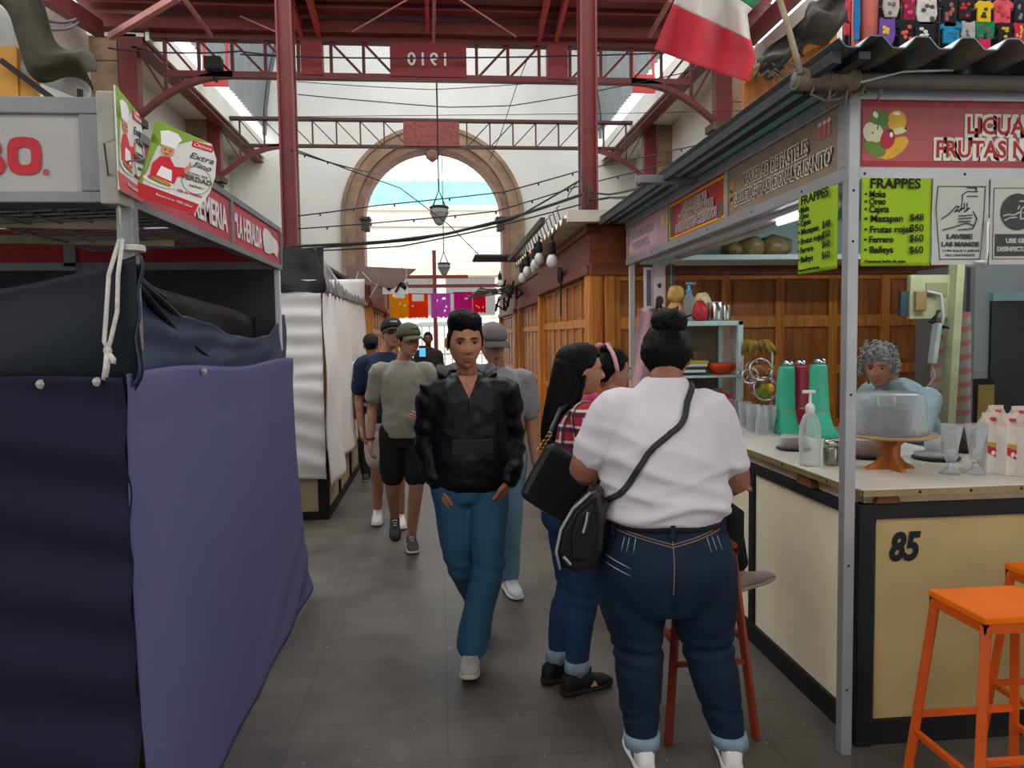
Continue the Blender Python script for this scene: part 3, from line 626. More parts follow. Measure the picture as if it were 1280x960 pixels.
for a,b in (((448,340),(444,352)),((453,340),(464,352)),((472,355),(462,372)),((460,378),(450,386)),((508,336),(508,358)),((508,349),(532,350))): mb.bar(P(*a,Y=10.5),P(*b,Y=10.5),.02,.006)
part('tape_end',mb,M('#cfcbc6',.6),t)
t=thing('hanging_sign','white board with black curling shapes hung below the far left awning','sign',P(492,365,Y=11.5))
c=P(478,366,Y=11.5); d=P(510,358,Y=11.5); part('board',MB().box(c.x,d.x,11.5,11.53,c.z-.02,d.z),M('#d6d3cf',.6),t)
mb=MB(); q=Plane((c.x,11.5,c.z),(1,0,0),(0,0,1))
for pts in ([(.05,.12),(.1,.05),(.16,.1),(.18,.16)],[(.2,.02),(.26,.12),(.33,.06),(.36,.14)],[(.1,.16),(.24,.18),(.3,.13)]): q.stroke(mb,pts,.035,.01)
part('black_motif',mb,BLK,t)
for xx in (c.x+.05,d.x-.05): part('hanging_cord',MB().tube([(xx,11.51,d.z-.01),(xx,10.78,2.54)],.006,5),BLK,t)
# ================================================================ DESSERT STALL (right)
TEAL=M('#7fb0ad',.3,.1,.15,3); FRM=M('#9b9c9e',.4,.5,.08,5)
t=thing('dessert_stall','aluminium framed dessert stall with corrugated roof and printed sign bands','stall',(2.8,4.4,0)); stall=t
for x,y,w,m in ((1.478,2.67,.042,FRM),(1.5,5.93,.04,WHP),(4.2,2.67,.045,FRM),(4.2,5.93,.045,FRM)):
    p=part('post',MB().box(x-w/2,x+w/2,y-w/2,y+w/2,0,2.46),m,t,bevel=.003)
    if y<3 and x<2:
        mb=MB()
        for z in (.25,.72,1.35,1.9,2.08): mb.ell((x-.001,y-w/2,z),(.005,.003,.005),8,6)
        part('screw',mb,BLK,p)
mb=MB()
for z0,z1 in ((2.115,2.165),(2.40,2.455)): mb.box(1.455,4.2,2.655,2.70,z0,z1)
for x in (1.455,3.7): mb.box(x,x+.05,2.655,2.70,2.165,2.40)
part('front_sign_frame',mb,FRM,t,bevel=.004)
mb=MB()
for z0,z1 in ((2.115,2.165),(2.40,2.455)): mb.box(1.455,1.5,2.7,5.95,z0,z1)
for y in (2.72,3.845,4.875,5.93): mb.box(1.46,1.498,y-.018,y+.018,2.165,2.40)
part('side_sign_frame',mb,FRM,t,bevel=.004)
mb=MB()
for z in (2.13,2.2,2.3,2.38,2.43): mb.ell((1.468,2.654,z),(.005,.003,.005),8,6)
for x in (1.52,1.9,2.3): mb.ell((x,2.654,2.14),(.005,.003,.005),8,6)
for y in (3.0,3.5,4.1,4.6,5.2): mb.ell((1.454,y,2.14),(.003,.005,.005),8,6)
part('rivet',mb,BLK,t)
# big red sign
p=part('front_sign',MB().box(1.505,3.7,2.672,2.69,2.165,2.40),M('#9c1d25',.3,0,.08,3),t,'red sign with fruit picture and outlined lettering')
pl=Plane((1.505,2.671,2.165),(1,0,0),(0,0,1))
mb=MB(); pl.rect(mb,.012,.022,2.18,.213,.001); part('inner_field',mb,M('#a3494c',.35,0,.1,3),p)
def fat(items,pl,par_,colo,coli,b=.007,name='lettering'):
    lettering([(s,u,v,z,dict(k,bold=k.get('bold',0)+b)) for s,u,v,z,k in items],pl,M(colo,.5),par_,name+'_outline',off=.003)
    lettering(items,pl,M(coli,.5),par_,name,off=.0045)
it=[('LICUADOS',.405,.122,.085,dict(bold=.0015,w=.385)),('FRUTAS NATURALES',.288,.038,.085,dict(bold=.0015,w=.72))]
fat(it,pl,p,'#d8d2c4','#a01c22',.011)
def blob(col,*ds):
    mb=MB()
    for d in ds: pl.disc(mb,*d[:4],off=d[4] if len(d)>4 else .002,rot=d[5] if len(d)>5 else 0)
    return mb,M(col,.4,0,.15,12)
for nm,col,ds in (('green_apple_picture','#4f7a2c',[(.075,.17,.036,.034,.002)]),('yellow_peach_picture','#d9a82a',[(.142,.165,.036,.038,.0015)]),
    ('banana_picture','#d9a021',[(.135,.07,.06,.028,.0015,.6),(.09,.045,.05,.012,.0016,-.1)]),('lime_picture','#5f7e2a',[(.06,.07,.045,.03,.002,-.5)]),
    ('apple_half_picture','#cfc9a8',[(.04,.125,.026,.034,.003),(.064,.12,.026,.032,.0034)]),('strawberry_picture','#a5182c',[(.107,.1,.027,.036,.0035,-.3)]),('pear_slice_picture','#d9cf9c',[(.15,.13,.03,.012,.0025,.2)])):
    mb,m=blob(col,*ds); part(nm,mb,m,p)
mb=MB(); pl.disc(mb,.05,.122,.003,.004,.0045); pl.disc(mb,.175,.138,.005,.005,.004); pl.stroke(mb,[(.07,.155),(.068,.135)],.004,.004); pl.poly(mb,[(.1,.13),(.115,.137),(.13,.13),(.118,.124)],.0045); part('pip_and_leaf',mb,M('#3a4a22',.5),p)
mb=MB(); pl.disc(mb,.06,.185,.008,.012,.004,rot=.5); pl.disc(mb,.14,.19,.014,.006,.004); pl.disc(mb,.12,.115,.006,.009,.0045); part('shine',mb,M('#e8e4d0',.4),p)
# three side signs
def sidesign(y0,y1,col,label):
    p=part('side_sign',MB().box(1.472,1.49,y0,y1,2.165,2.40),M(col,.4,0,.12,4),t,label); return p,Plane((1.471,y1,2.165),(0,-1,0),(0,0,1)),y1-y0
p,pl,L=sidesign(2.74,3.83,'#8c7a67','brown sign for cakes and cookies')
fat([('VARIEDAD DE PASTELES',.2,.12,.082,dict(w=.66)),('GALLETAS•TRADICIONAL‘GUSANITO’',.075,.042,.082,dict(w=.97))],pl,p,'#d6cfc0','#54463c',.006)
mb=MB(); pl.disc(mb,.05,.15,.035,.04,.001); pl.disc(mb,.06,.06,.045,.035,.001); pl.disc(mb,.03,.1,.03,.03,.001); part('cookie_picture',mb,M('#a57c48',.6,0,.3,40),p)
mb=MB()
for i in range(3): pl.rect(mb,.93+.035*i,.15,.955+.035*i,.2,.002)
part('gift_picture',mb,M('#c46a70',.5),p)
mb=MB()
for i in range(3): pl.disc(mb,.943+.035*i,.207,.013,.008,.002)
part('gift_ribbon',mb,M('#e6ddd6',.5),p)
p,pl,L=sidesign(3.865,4.855,'#b3262e','red sign with a yellow border')
mb=MB(); pl.rect(mb,.01,.01,L-.01,.022,.001); pl.rect(mb,.01,.213,L-.01,.225,.001); pl.rect(mb,.01,.02,.03,.215,.001); pl.rect(mb,L-.03,.02,L-.01,.215,.001); part('border',mb,M('#d6b52a',.5),p)
mb=MB(); pl.rect(mb,.03,.022,.12,.213,.0012); pl.disc(mb,L-.09,.06,.06,.045,.0012); part('cup_picture',mb,M('#6b4a44',.5,0,.3,10),p)
fat([('AGUAS FRESCAS',.27,.15,.065,dict(w=.45)),('CAFÉ•GELATINAS•CHOCOFLAN',.2,.093,.065,dict(w=.62)),('SANDWICHES•CUERNITOS',.15,.037,.065,dict(w=.72))],pl,p,'#d9cdc6','#8f6d6c',.005)
p,pl,L=sidesign(4.895,5.91,'#b98b99','faded pink sign')
mb=MB(); pl.rect(mb,.06,.03,L-.2,.205,.001); part('inner_field',mb,M('#c9a3ad',.5,0,.08,5),p)
mb=MB(); pl.disc(mb,L-.1,.165,.05,.04,.001); pl.disc(mb,.07,.06,.04,.03,.0015); part('fruit_picture',mb,M('#c9b96a',.5),p)
fat([('TRES LECHES GRANDE',.1,.125,.085,dict(w=.62)),('Y POR REBANADA...',.13,.045,.085,dict(w=.5))],pl,p,'#d8c7cb','#a98a95',.004)
# roof
def cor(mb_off=0):
    def f(u,v):
        x=1.27+u*3.2; q=(x/.155)%1; tr=max(-1,min(1,(abs(q-.5)-.25)*9)); return (x,2.38+v*3.72,2.495-.018*tr*-1+.0)
    return f
part('corrugated_roof',MB().grid(cor(),420,2),M('#5d6867',.3,.6,.15,3),t,solid=.004)
mb=MB(); mb.box(1.27,1.30,2.42,6.08,2.44,2.478); mb.box(1.36,1.40,2.42,6.08,2.455,2.478); part('roof_batten',mb,M('#33393a',.6),t)
part('teal_strip',MB().box(1.30,1.455,2.8,5.95,2.458,2.474),M('#7fb3b0',.35,0,.15,3),t)
part('roof_beam',MB().tube([(1.23,2.60,2.446),(3.9,2.60,2.446)],.026,12),M('#77746f',.6,.2,.12,9),t,smooth=True)
part('beam_plate',MB().box(1.46,1.78,2.655,2.665,2.455,2.476),FRM,t)
part('side_arm',MB().box(1.13,1.46,4.28,4.34,2.425,2.47),GALV,t,bevel=.005)
mb=MB()
for i in range(26): mb.tube([(1.235+i*.0085,2.60+.033*math.cos(q),2.446+.033*math.sin(q)) for q in [2*PI*j/10+i for j in range(11)]],.006,5)
for i in range(5): mb.tube([(1.3+.06*i,2.59,2.43),(1.28+.06*i,2.58,2.39-.02*(i%3)),(1.34+.05*i,2.59,2.37+.01*i),(1.4+.03*i,2.62,2.42)],.005,5)
part('rope_binding',mb,M('#827466',.9,0,.25,30),t,smooth=True)
mb=MB(); mb.tube([(1.45,2.57,2.43),(1.6,2.56,2.465),(1.78,2.565,2.475),(1.79,2.57,2.48)],.004,5); part('tie_wire',mb,M('#c9c5be',.6),t)
# upper interior: teal back panel and cornice board
part('teal_panel',MB().box(1.56,4.2,5.9,5.93,2.12,2.46),M('#8fb0ae',.5,0,.08,2),t)
part('ceiling_sheet',MB().box(1.5,4.2,2.72,5.95,2.458,2.464),M('#8ea3a2',.5,0,.1,2),t)
part('shelf_board',MB().box(1.6,3.3,5.25,5.7,2.09,2.125),M('#b9d0ce',.5,0,.04,3),t,'pale turquoise shelf high at the back')
# fluorescent fitting, and an added tube out of view
t=thing('fluorescent_lamp','long white fluorescent fitting under the side sign band','lamp',(1.6,4.2,2.15))
part('housing',MB().box(1.53,1.6,3.0,5.6,2.10,2.14),M('#c8cccc',.4,0,.04,4),t,bevel=.008)
part('tube',MB().tube([(1.585,3.02,2.088),(1.585,3.5,2.088)],.011,10),M('#f4f8ff',.4,0,.01,1,emit=8),t,'lit tube',smooth=True)
mb=MB(); mb.tube([(1.66,3.1,2.12),(1.66,5.5,2.12)],.03,10); part('reflector_pipe',mb,M('#b9c0c0',.35,.3,.05,3),t,smooth=True)
t=thing('fluorescent_lamp','added hidden tube in the stall ceiling that brightens the interior','lamp',(2.9,4.0,2.45))  # added lamp, out of view, to brighten the stall interior
part('housing',MB().box(2.2,3.6,3.97,4.03,2.43,2.457),WHP,t); part('tube',MB().tube([(2.25,4.0,2.41),(3.55,4.0,2.41)],.014,10),M('#f4f8ff',.4,0,.01,1,emit=40),t,'lit tube',smooth=True)
# price sheets and notices
NEON=M('#93b412',.6,0,.06,3); INK=M('#15180f',.7)
ROWS=[('• Moka',.05,.255),('• Oreo',.05,.228),('• Cajeta',.05,.2),('• Mazapan',.05,.165),('• Frutas rojas',.05,.125),('• Ferrero',.05,.088),('• Baileys',.05,.05)]
def menu(label,pl,w,h,warp,right=True):
    t=thing('price_sheet',label,'sign',pl.at(w/2,0,0))
    mb=MB(); n=18
    mb.grid(lambda u,v:pl.at(u*w,v*h,warp(u,v)),n,n); part('paper',mb,NEON,t,smooth=True,solid=.0012); sc=h/.315; sw=w/.262
    it=[('FRAPPES',.1*w,h-.041*sc*.9,.05*sc,dict(w=.72*w,bold=.0008))]
    ww=[.3,.3,.35,.55,.68,.42,.42]
    for (s,u,v),q in zip(ROWS,ww): it.append((s,.03*w,v*sc*.97-.002,.034*sc,dict(w=q*w,bold=.0006,rot=.01)))
    for s,v in (('$48',.167),('$50',.128),('$60',.09),('$60',.047)): it.append((s,.68*w,v*sc*.97,.036*sc,dict(w=.2*w,bold=.0004)))
    it.append(('•Tenemos leche de soya',.03*w,.012*sc,.014*sc,dict(w=.6*w,bold=.0004)))
    lettering(it,pl,INK,t,'handwriting',off=.0065)
menu('neon green price list sheet facing front beside the corner post',Plane((1.508,2.652,1.812),(1,0,0),(0,0,1)),.262,.312,lambda u,v:.004*math.sin(u*6)*.6)
menu('neon green price list sheet on the aisle side with a curled bottom edge',Plane((1.452,3.02,1.81),(0,-1,0),(0,0,1)),.3,.31,lambda u,v:.005*math.sin(u*5)-.012*(1-v)**3*0)
t=thing('notice','white hand washing notice hung right of the price list','sign',(1.89,2.66,1.82)); NP=M('#b6b7b0',.6,0,.06,4); GI=M('#3f4340',.7)
pl=Plane((1.776,2.652,1.815),(1,0,0),(0,0,1)); W_,H_=.215,.31
mb=MB(); mb.grid(lambda u,v:pl.at(u*W_,v*H_,.002*math.sin(v*8+u*3)),8,10); part('paper',mb,NP,t,solid=.001)
mb=MB(); f=[(.018,.28),(.012,.2),(.03,.02),(.185,.02),(.195,.15),(.2,.28),(.018,.28)]; pl.stroke(mb,f,.003,.004)
for q in ([(.035,.165),(.06,.18),(.09,.21),(.1,.208),(.085,.19)],[(.085,.19),(.12,.205),(.1,.19)],[(.12,.19),(.14,.203),(.125,.19)],[(.1,.175),(.15,.178)],[(.1,.165),(.15,.168)],[(.1,.155),(.145,.156)],[(.04,.125),(.09,.138),(.13,.15),(.16,.14),(.155,.13),(.1,.125)],[(.16,.14),(.17,.165),(.155,.19)],[(.112,.25),(.112,.225)],[(.112,.25),(.13,.262),(.17,.262)],[(.13,.245),(.17,.245)],[(.13,.275),(.165,.275),(.165,.262)],[(.11,.22),(.108,.2)],[(.12,.22),(.12,.2)],[(.13,.22),(.132,.2)]): pl.stroke(mb,q,.004,.004)
part('hand_and_tap_drawing',mb,GI,t)
lettering([('LAVESE',.055,.094,.022,dict(w=.1,bold=.0012)),('LAS MANOS',.035,.066,.022,dict(w=.145,bold=.0012)),('CON AGUA Y JABON',.04,.046,.013,dict(w=.14)),('FRECUENTEMENTE',.05,.03,.012,dict(w=.115))],pl,GI,t)
t=thing('notice','white notice with a dark round hand gel pictogram at the right edge','sign',(2.11,2.66,1.82)); pl=Plane((1.998,2.652,1.815),(1,0,0),(0,0,1))
mb=MB(); mb.grid(lambda u,v:pl.at(u*.23,v*H_,.001*math.sin(v*8+u*3)),8,10); part('paper',mb,NP,t,solid=.001)
mb=MB(); pl.disc(mb,.105,.19,.066,.066,.003,32); pl.rect(mb,.02,.03,.185,.11,.003); pl.stroke(mb,[(.012,.275),(.012,.02),(.2,.02),(.2,.275),(.012,.275)],.002,.003); part('dark_fields',mb,GI,t)
mb=MB()
for q in ([(.05,.175),(.065,.18),(.09,.178),(.115,.19)],[(.055,.16),(.075,.168),(.1,.17)],[(.115,.165),(.15,.165),(.15,.2),(.135,.212),(.118,.2),(.115,.165)],[(.132,.212),(.132,.225)],[(.112,.228),(.136,.228)],[(.105,.2),(.11,.21)],[(.132,.18),(.132,.195)],[(.126,.187),(.14,.187)]): pl.stroke(mb,q,.005,.005)
part('gel_drawing',mb,NP,t)
lettering([('USE GEL',.06,.078,.022,dict(w=.09,bold=.0012)),('DESINFECTANTE',.026,.048,.022,dict(w=.155,bold=.001))],pl,NP,t,off=.005)
mb=MB(); mb.tube([(1.985,2.645,1.97),(1.983,2.64,1.86),(1.98,2.645,1.815)],.004,6); mb.tube([(1.94,2.645,1.825),(1.985,2.645,1.825)],.005,6); solo('tape_strip',mb,M('#e6ebe9',.3),'shiny tape strip between the two hand hygiene notices','tape',smooth=True)
# ---------------------------------------------------------------- counter
CREAM=M('#ac9668',.6,0,.12,2.2,.1,30); CREAM2=M('#eaddbd',.6,0,.1,2); TOPM=M('#cfc8ba',.25,0,.12,3,.05,20); EDGE=M('#8a7a54',.45,.3,.15,9)
CH=.998
t=thing('counter_base','cream panelled stall counter with black trim and a painted number','counter',(2.6,3.4,0))
mb=MB(); mb.box(1.6,4.1,2.73,3.3,.02,.95); mb.box(1.6,2.2,3.3,5.6,.02,.95); part('carcass',mb,CREAM2,t)
p=part('front_panel',MB().box(1.62,4.1,2.715,2.735,.1,.885),CREAM,t)
pl=Plane((1.62,2.714,.1),(1,0,0),(0,0,1))
c=P(1110,700,Y=2.714); lettering([('85',c.x-1.62,c.z-.1,.148,dict(w=.125,bold=.006,shear=.22))],pl,BLK,p,'painted_number',off=.0025)
mb=MB(); mb.box(1.545,4.1,2.70,2.74,.875,.935); mb.box(1.54,1.605,2.695,2.74,0,.935); mb.box(1.56,4.1,2.705,2.74,0,.1); mb.box(1.545,1.6,2.74,5.6,.875,.92); mb.box(1.55,1.6,2.74,5.6,0,.1)
for y in (3.72,4.75): mb.box(1.55,1.6,y-.03,y+.03,.1,.9)
part('black_trim',mb,BLK,t,bevel=.004)
part('side_panel',MB().box(1.565,1.605,2.74,5.58,.1,.885),CREAM2,t)
mb=MB(); mb.box(1.57,4.1,2.715,2.76,.935,.972); mb.box(1.57,1.62,2.76,5.58,.92,.972); part('frieze',mb,M('#c0ad92',.6,0,.08,4),t)
for x in (1.6,2.9): part('bracket',MB().prism([(x,2.712,.94),(x+.1,2.712,.94),(x+.085,2.712,.968),(x+.01,2.712,.968)],(0,-.03,0)),M('#6d4526',.6,0,.2,8),t)
part('bracket',MB().prism([(1.566,3.05,.925),(1.566,3.2,.925),(1.566,3.18,.965),(1.566,3.07,.965)],(-.03,0,0)),M('#6d4526',.6,0,.2,8),t)
t=thing('countertop','pale laminated L shaped countertop of the dessert stall','countertop',(2.6,3.3,CH))
mb=MB(); mb.prism([(1.53,2.66,.972),(4.1,2.66,.972),(4.1,3.5,.972),(2.4,3.5,.972),(2.4,5.6,.972),(1.53,5.6,.972)],(0,0,CH-.972)); part('slab',mb,TOPM,t,bevel=.004)
mb=MB(); mb.box(1.525,4.1,2.652,2.66,.972,CH-.002); mb.box(1.522,1.53,2.652,5.6,.972,CH-.002); e=part('edge_strip',mb,EDGE,t)
mb=MB()
for x in (1.75,1.95,2.15,2.4,2.7): mb.ell((x,2.651,.985),(.006,.003,.006),8,6)
for y in (2.9,3.3,3.8,4.3): mb.ell((1.521,y,.985),(.003,.006,.006),8,6)
part('nail',mb,BLK,e)
# ---------------------------------------------------------------- stools
def stool(label,x0,x1,y0,y1,h,col,spl=.05,rails=(.3,.3)):
    t=thing('bar_stool',label,'stool',((x0+x1)/2,(y0+y1)/2,0)); m=M('#e06a0c' if col=='#d96a14' else col,.6,0,.12,5,.1,40,spec=.12); lm=M('#c4500f' if col=='#d96a14' else '#8d3722',.4,0,.12,5)
    part('seat',MB().box(x0,x1,y0,y1,h-.022,h),m,t,bevel=.004)
    mb=MB(); 
    for a,b,c,d in ((x0,x1,y0,y0+.018),(x0,x1,y1-.018,y1),(x0,x0+.018,y0,y1),(x1-.018,x1,y0,y1)): mb.box(a+.003,b-.003,c+.003,d-.003,h-.05,h-.022)
    part('seat_frame',mb,lm,t)
    legs={}
    for i,(x,y) in enumerate(((x0,y0),(x1,y0),(x1,y1),(x0,y1))):
        sx=-1 if x==x0 else 1; sy=-1 if y==y0 else 1
        a=V((x-sx*.016,y-sy*.016,h-.03)); b=V((x+sx*spl,y+sy*spl,0)); legs[i]=(a,b)
        part('leg',MB().bar(a,b,.027),lm,t,bevel=.003)
    for i in range(4):
        z=rails[i%2]; q=[]
        for a,b in (legs[i],legs[(i+1)%4]): f=(a.z-z)/(a.z); q.append(a.lerp(b,f))
        part('footrest',MB().bar(q[0],q[1],.018),lm,t)
    return t
stool('orange metal stool in front of the painted number, nearest to the viewer',1.545,1.85,2.03,2.29,.75,'#d96a14',.045,(.33,.27))
stool('orange metal stool cut by the right edge, behind the front one',1.985,2.28,2.26,2.52,.75,'#d96a14',.045,(.3,.3))
stool('tall worn red stool beside the woman in the white t-shirt',.9,1.14,2.86,3.14,.76,'#8d3a26',.055,(.3,.38))
# ================================================================ OVERHEAD CLUTTER
# flag
def flg(u,v):
    Lp=[(818,62),(829,34),(843,2),(855,-30),(872,-62),(890,-95)]; Rp=[(934,102),(945,74),(938,48),(934,18),(956,-6),(985,-40)]
    def ip(L,v): q=v*(len(L)-1); i=min(int(q),len(L)-2); f=q-i; return (L[i][0]+(L[i+1][0]-L[i][0])*f,L[i][1]+(L[i+1][1]-L[i][1])*f)
    a,b=ip(Lp,v),ip(Rp,v); x=a[0]+(b[0]-a[0])*u; y=a[1]+(b[1]-a[1])*u-4*math.sin(u*PI)*(v-.3)
    d=2.62+.05*math.sin(u*11+v*2)+.035*math.sin(u*5-v*3)+.06*v
    return P(x,y,Y=d)
t=thing('flag','red, white and green cloth flag drooping from the pole tied to the stall roof','flag',P(1000,90,Y=2.58))
for nm,v0,v1,c in (('red_band',0,.38,'#c22a3a'),('white_band',.38,.66,'#d6d2cb'),('green_band',.66,1,'#1f7a45')):
    part(nm,MB().grid(lambda u,v,v0=v0,v1=v1:flg(u,v0+(v1-v0)*v),44,14),M(c,.75,0,.06,4,.12,120,sheen=.3),t,smooth=True,solid=.002)
a,b=P(1001,92,Y=2.56),P(962,-40,Y=2.66); part('pole',MB().tube([a,a.lerp(b,.5)+V((.004,0,0)),b],.011,8),M('#a3947e',.8,0,.25,20),t,smooth=True)
# wooden board, dark tarps and blue cloth above the stall roof
t=thing('wood_screen','varnished wooden screen behind the dark tarpaulin above the stall roof','board',P(980,100,Y=6.35))
mb=MB(); mb.prism([P(930,145,Y=6.35),P(1046,80,Y=6.35),P(1046,20,Y=6.35),P(930,94,Y=6.35)],(0,.05,0)); part('boarding',mb,WDP,t)
mb=MB(); mb.bar(P(1038,30,Y=6.3),P(1042,140,Y=6.3),.06); mb.bar(P(930,100,Y=6.3),P(1042,45,Y=6.3),.05); part('batten',mb,WD,t)
for q in (945,1036): part('stand_leg',MB().box(P(q,100,Y=6.4).x-.04,P(q,100,Y=6.4).x+.04,6.4,6.46,2.5,P(q,100,Y=6.4).z),WD,t)
def tarpr(u,v):
    a=V(P(945,100,Y=6.1)).lerp(V(P(1062,20,Y=6.1)),u); w=.14+.26*u**.8; q=a+V((-.03*math.sin(u*13),.07*math.sin(u*12+v*6)+.06*nz((u*6,v*5,1)),(v-.12)*w+.04*math.sin(u*23)*(1-v)+.05*nz((u*7,1,v*3)))); return q
solo('tarpaulin',MB().grid(tarpr,60,22),M('#2f2d29',.85,0,.35,7,.4,22,col2='#4b4740'),'torn dark tarpaulin bunched above the stall roof right of the flag','tarpaulin',smooth=True,solid=.006)
mb=MB()
for i in range(7):
    a=P(938+random.random()*60,82+random.random()*26,Y=6.06); mb.tube([a,a+V((.05,0,.04)),a+V((.12,.02,.0)),a+V((.2,.05,random.uniform(-.06,.08)))],.009,5)
solo('rope_tangle',mb,M('#6d6255',.9,0,.3,20),'tangle of grey rope ends lying on the bunched tarpaulin edge','rope',smooth=True)
def blc(u,v): 
    q=V(P(1058+10*u,-6,Y=6.0)).lerp(V(P(1058+11*u,56,Y=6.0)),v); q.y+=.02*math.sin(u*9+v*4); return q
# clothes rack on the kiosk roof
t=thing('display_rack','red posted display rack of small garments above the stall roof','rack',(4.3,6.62,2.5)); CY=6.5
PR=M('#a04a40',.5,0,.15,5)
for px,r in ((1086,.075),(1069,.03)):
    x=P(px,30,Y=CY+.1).x; part('post',MB().tube([(x,CY+.1,2.5),(x,CY+.1,4.9)],r,14),PR,t,smooth=True)
part('post',MB().box(5.28,5.33,6.55,6.65,2.5,4.9),PR,t)
part('back_board',MB().box(3.62,5.33,6.68,6.72,3.5,4.9),M('#2b2626',.8,0,.3,8),t,'dark backing behind the garments')
mb=MB()
for z in [3.6+.12*i for i in range(10)]: mb.bar((3.62,6.66,z),(5.33,6.66,z),.006)
for x in [3.65+.12*i for i in range(15)]: mb.bar((x,6.655,3.5),(x,6.655,4.9),.006)
part('hanging_grid',mb,GALV,t)
def garment(px,py,w,h,col,label,kind=0,col2=None):
    c=P(px,py,Y=CY); W=w*CY/F/1.0; H=h*CY/F
    tg=thing('small_garment',label,'garment',(c.x,CY,c.z-H/2),group='small garments on the display rack')
    out=[(-.5,.32),(-.5,.12),(-.36,.14),(-.36,-.5),(.36,-.5),(.36,.14),(.5,.12),(.5,.32),(.25,.5),(.1,.46),(-.1,.46),(-.25,.5)] if kind==0 else [(-.4,.5),(-.45,-.1),(-.3,-.5),(.3,-.5),(.45,-.1),(.4,.5),(.15,.42),(-.15,.42)] if kind==1 else [(-.5,.5),(-.42,-.42),(-.1,-.5),(0,-.1),(.1,-.5),(.42,-.42),(.5,.5)]
    mb=MB(); mb.prism([(c.x+a*W,CY,c.z+b*H) for a,b in out],(0,.03,0)); bo=part('cloth',mb,M(col,.8,0,.2,14,.2,40),tg,bevel=.008)
    if col2:
        mb=MB(); 
        rr=random.Random(px)
        for i in range(5): a,b=rr.uniform(-.25,.25),rr.uniform(-.35,.25); mb.ell((c.x+a*W,CY-.002,c.z+b*H),(W*.11,.006,H*.08),8,6)
        part('print',mb,M(col2,.7),bo)
    return tg
for g in ((1115,6,24,30,'#b9aea4','whitish garment beside the red post, top row',1,'#6d6660'),(1137,8,20,34,'#8c2033','wine red garment second from the red post, top row',0,'#d6418f'),(1159,14,32,34,'#c9c4bd','cream pleated garment in the top row',1,'#4a4a4a'),(1188,14,26,40,'#1d1d20','black jacket shaped garment with striped front, top row',0,'#a35a5a'),(1207,10,24,28,'#2a1c1d','black and red printed garment, top row',0,'#c22b35'),(1231,14,25,28,'#e0b91f','bright yellow jersey shaped garment in the top row',0,'#3a3a2a'),(1254,14,30,30,'#dd5560','coral pink jersey shaped garment in the top row',0,'#b03a45'),(1276,14,20,32,'#242429','black garment at the right edge, top row',0,'#8a8a8a'),
    (1110,38,24,34,'#6d4a9c','purple printed garment beside the red post, lower row',1,'#d9a84a'),(1133,40,26,34,'#17181c','black garment with bright patches, lower row',0,'#d65a44'),(1157,40,30,28,'#1c1c20','black garment with white motif, lower row',2,'#d0cfc8'),(1190,40,30,28,'#1d84b3','turquoise blue jersey in the lower row',0,'#2a6a88'),(1211,40,22,30,'#a9a7a5','pale grey speckled garment in the lower row',1,'#6a6a6a'),(1232,38,28,24,'#1e7a56','green trimmed garment with brown centre, lower row',2,'#7d6058'),(1231,56,20,18,'#cf2457','magenta garment hanging lowest under the green trimmed one',1,None),(1257,40,26,26,'#20201f','black garment with yellow print, lower row',0,'#d8ad2a'),(1275,40,18,30,'#c02a48','crimson garment at the right edge, lower row',0,'#e0b04a'),
    (1060,20,10,46,'#c0394a','strip of red cloth left of the red post',1,None),(1072,20,9,60,'#1d78b0','strip of blue cloth left of the red post',1,None)): garment(*g)
# hanging lanterns
def lantern(c,top,s,label,br):
    t=thing('hanging_lantern',label,'lantern',c)
    GL=M('#8f9290',.35,0,.2,12) 
    part('glass',MB().lathe([(.02*s,-.19*s),(.06*s,-.165*s),(.145*s,.0*s),(.135*s,.02*s),(.13*s,.075*s)],c,8),GL,t)
    part('collar',MB().lathe([(.14*s,.06*s),(.15*s,.075*s),(.13*s,.1*s),(.05*s,.1*s)],c,8),M('#2e2c2b',.5),t)
    mb=MB()
    for i in range(4): a=PI/4+i*PI/2; mb.tube([(c.x+.13*s*math.cos(a),c.y+.13*s*math.sin(a),c.z+.09*s),(c.x,c.y,c.z+.34*s)],.008,5)
    part('hanger',mb,M('#2e2c2b',.5),t)
    part('cord',MB().tube([(c.x,c.y,c.z+.33*s),(c.x,c.y,top)],.013*br,6),M('#27292a',.6),t)
    return t
lantern(V(P(549,266,Y=13.1)),5.78,1.12,'grey glass lantern hanging from the dated truss in front of the arch',1)
lantern(V(P(555,334,Y=17.5)),5.76,1.0,'smaller grey glass lantern hanging farther back below the larger one',.8)
# wires
WB=M('#2d2d2f',.6)
def wire(label,pts,Y,r,s=.0,name='cable',cat='cable',bits=0,grp=None):
    Ys=Y if isinstance(Y,(list,tuple)) else [Y]*len(pts); w=[V(P(x,y,Y=q)) for (x,y),q in zip(pts,Ys)]; path=[]
    for i in range(len(w)-1): path+=sag(w[i],w[i+1],s if len(w)==2 else s/len(w))[:(None if i==len(w)-2 else -1)]
    t=thing(name,label,cat,w[0],group=grp); part('wire',MB().tube(path,r,6),WB,t,smooth=True)
    for i in range(bits):
        q=path[1+int((len(path)-2)*(i+.5)/bits)]; part('drop',MB().tube([q,q-V((0,0,.035))],.012,6),WB,t)
    return t
wire('thick bundle of black cables sweeping across the arch between the iron columns',[(364,308),(480,302),(560,292),(640,272),(728,243)],[10.6,10.3,10,9.9,9.6],.02,.02,bits=0)
wire('black cable just above the thick bundle, reaching the right column',[(364,312),(520,300),(640,275),(724,226)],[10.6,10.2,9.9,9.6],.012,.02)
wire('black cable crossing just below the thick bundle',[(378,314),(500,308),(600,288),(728,255)],[10.6,10.3,10,9.6],.01,.02)
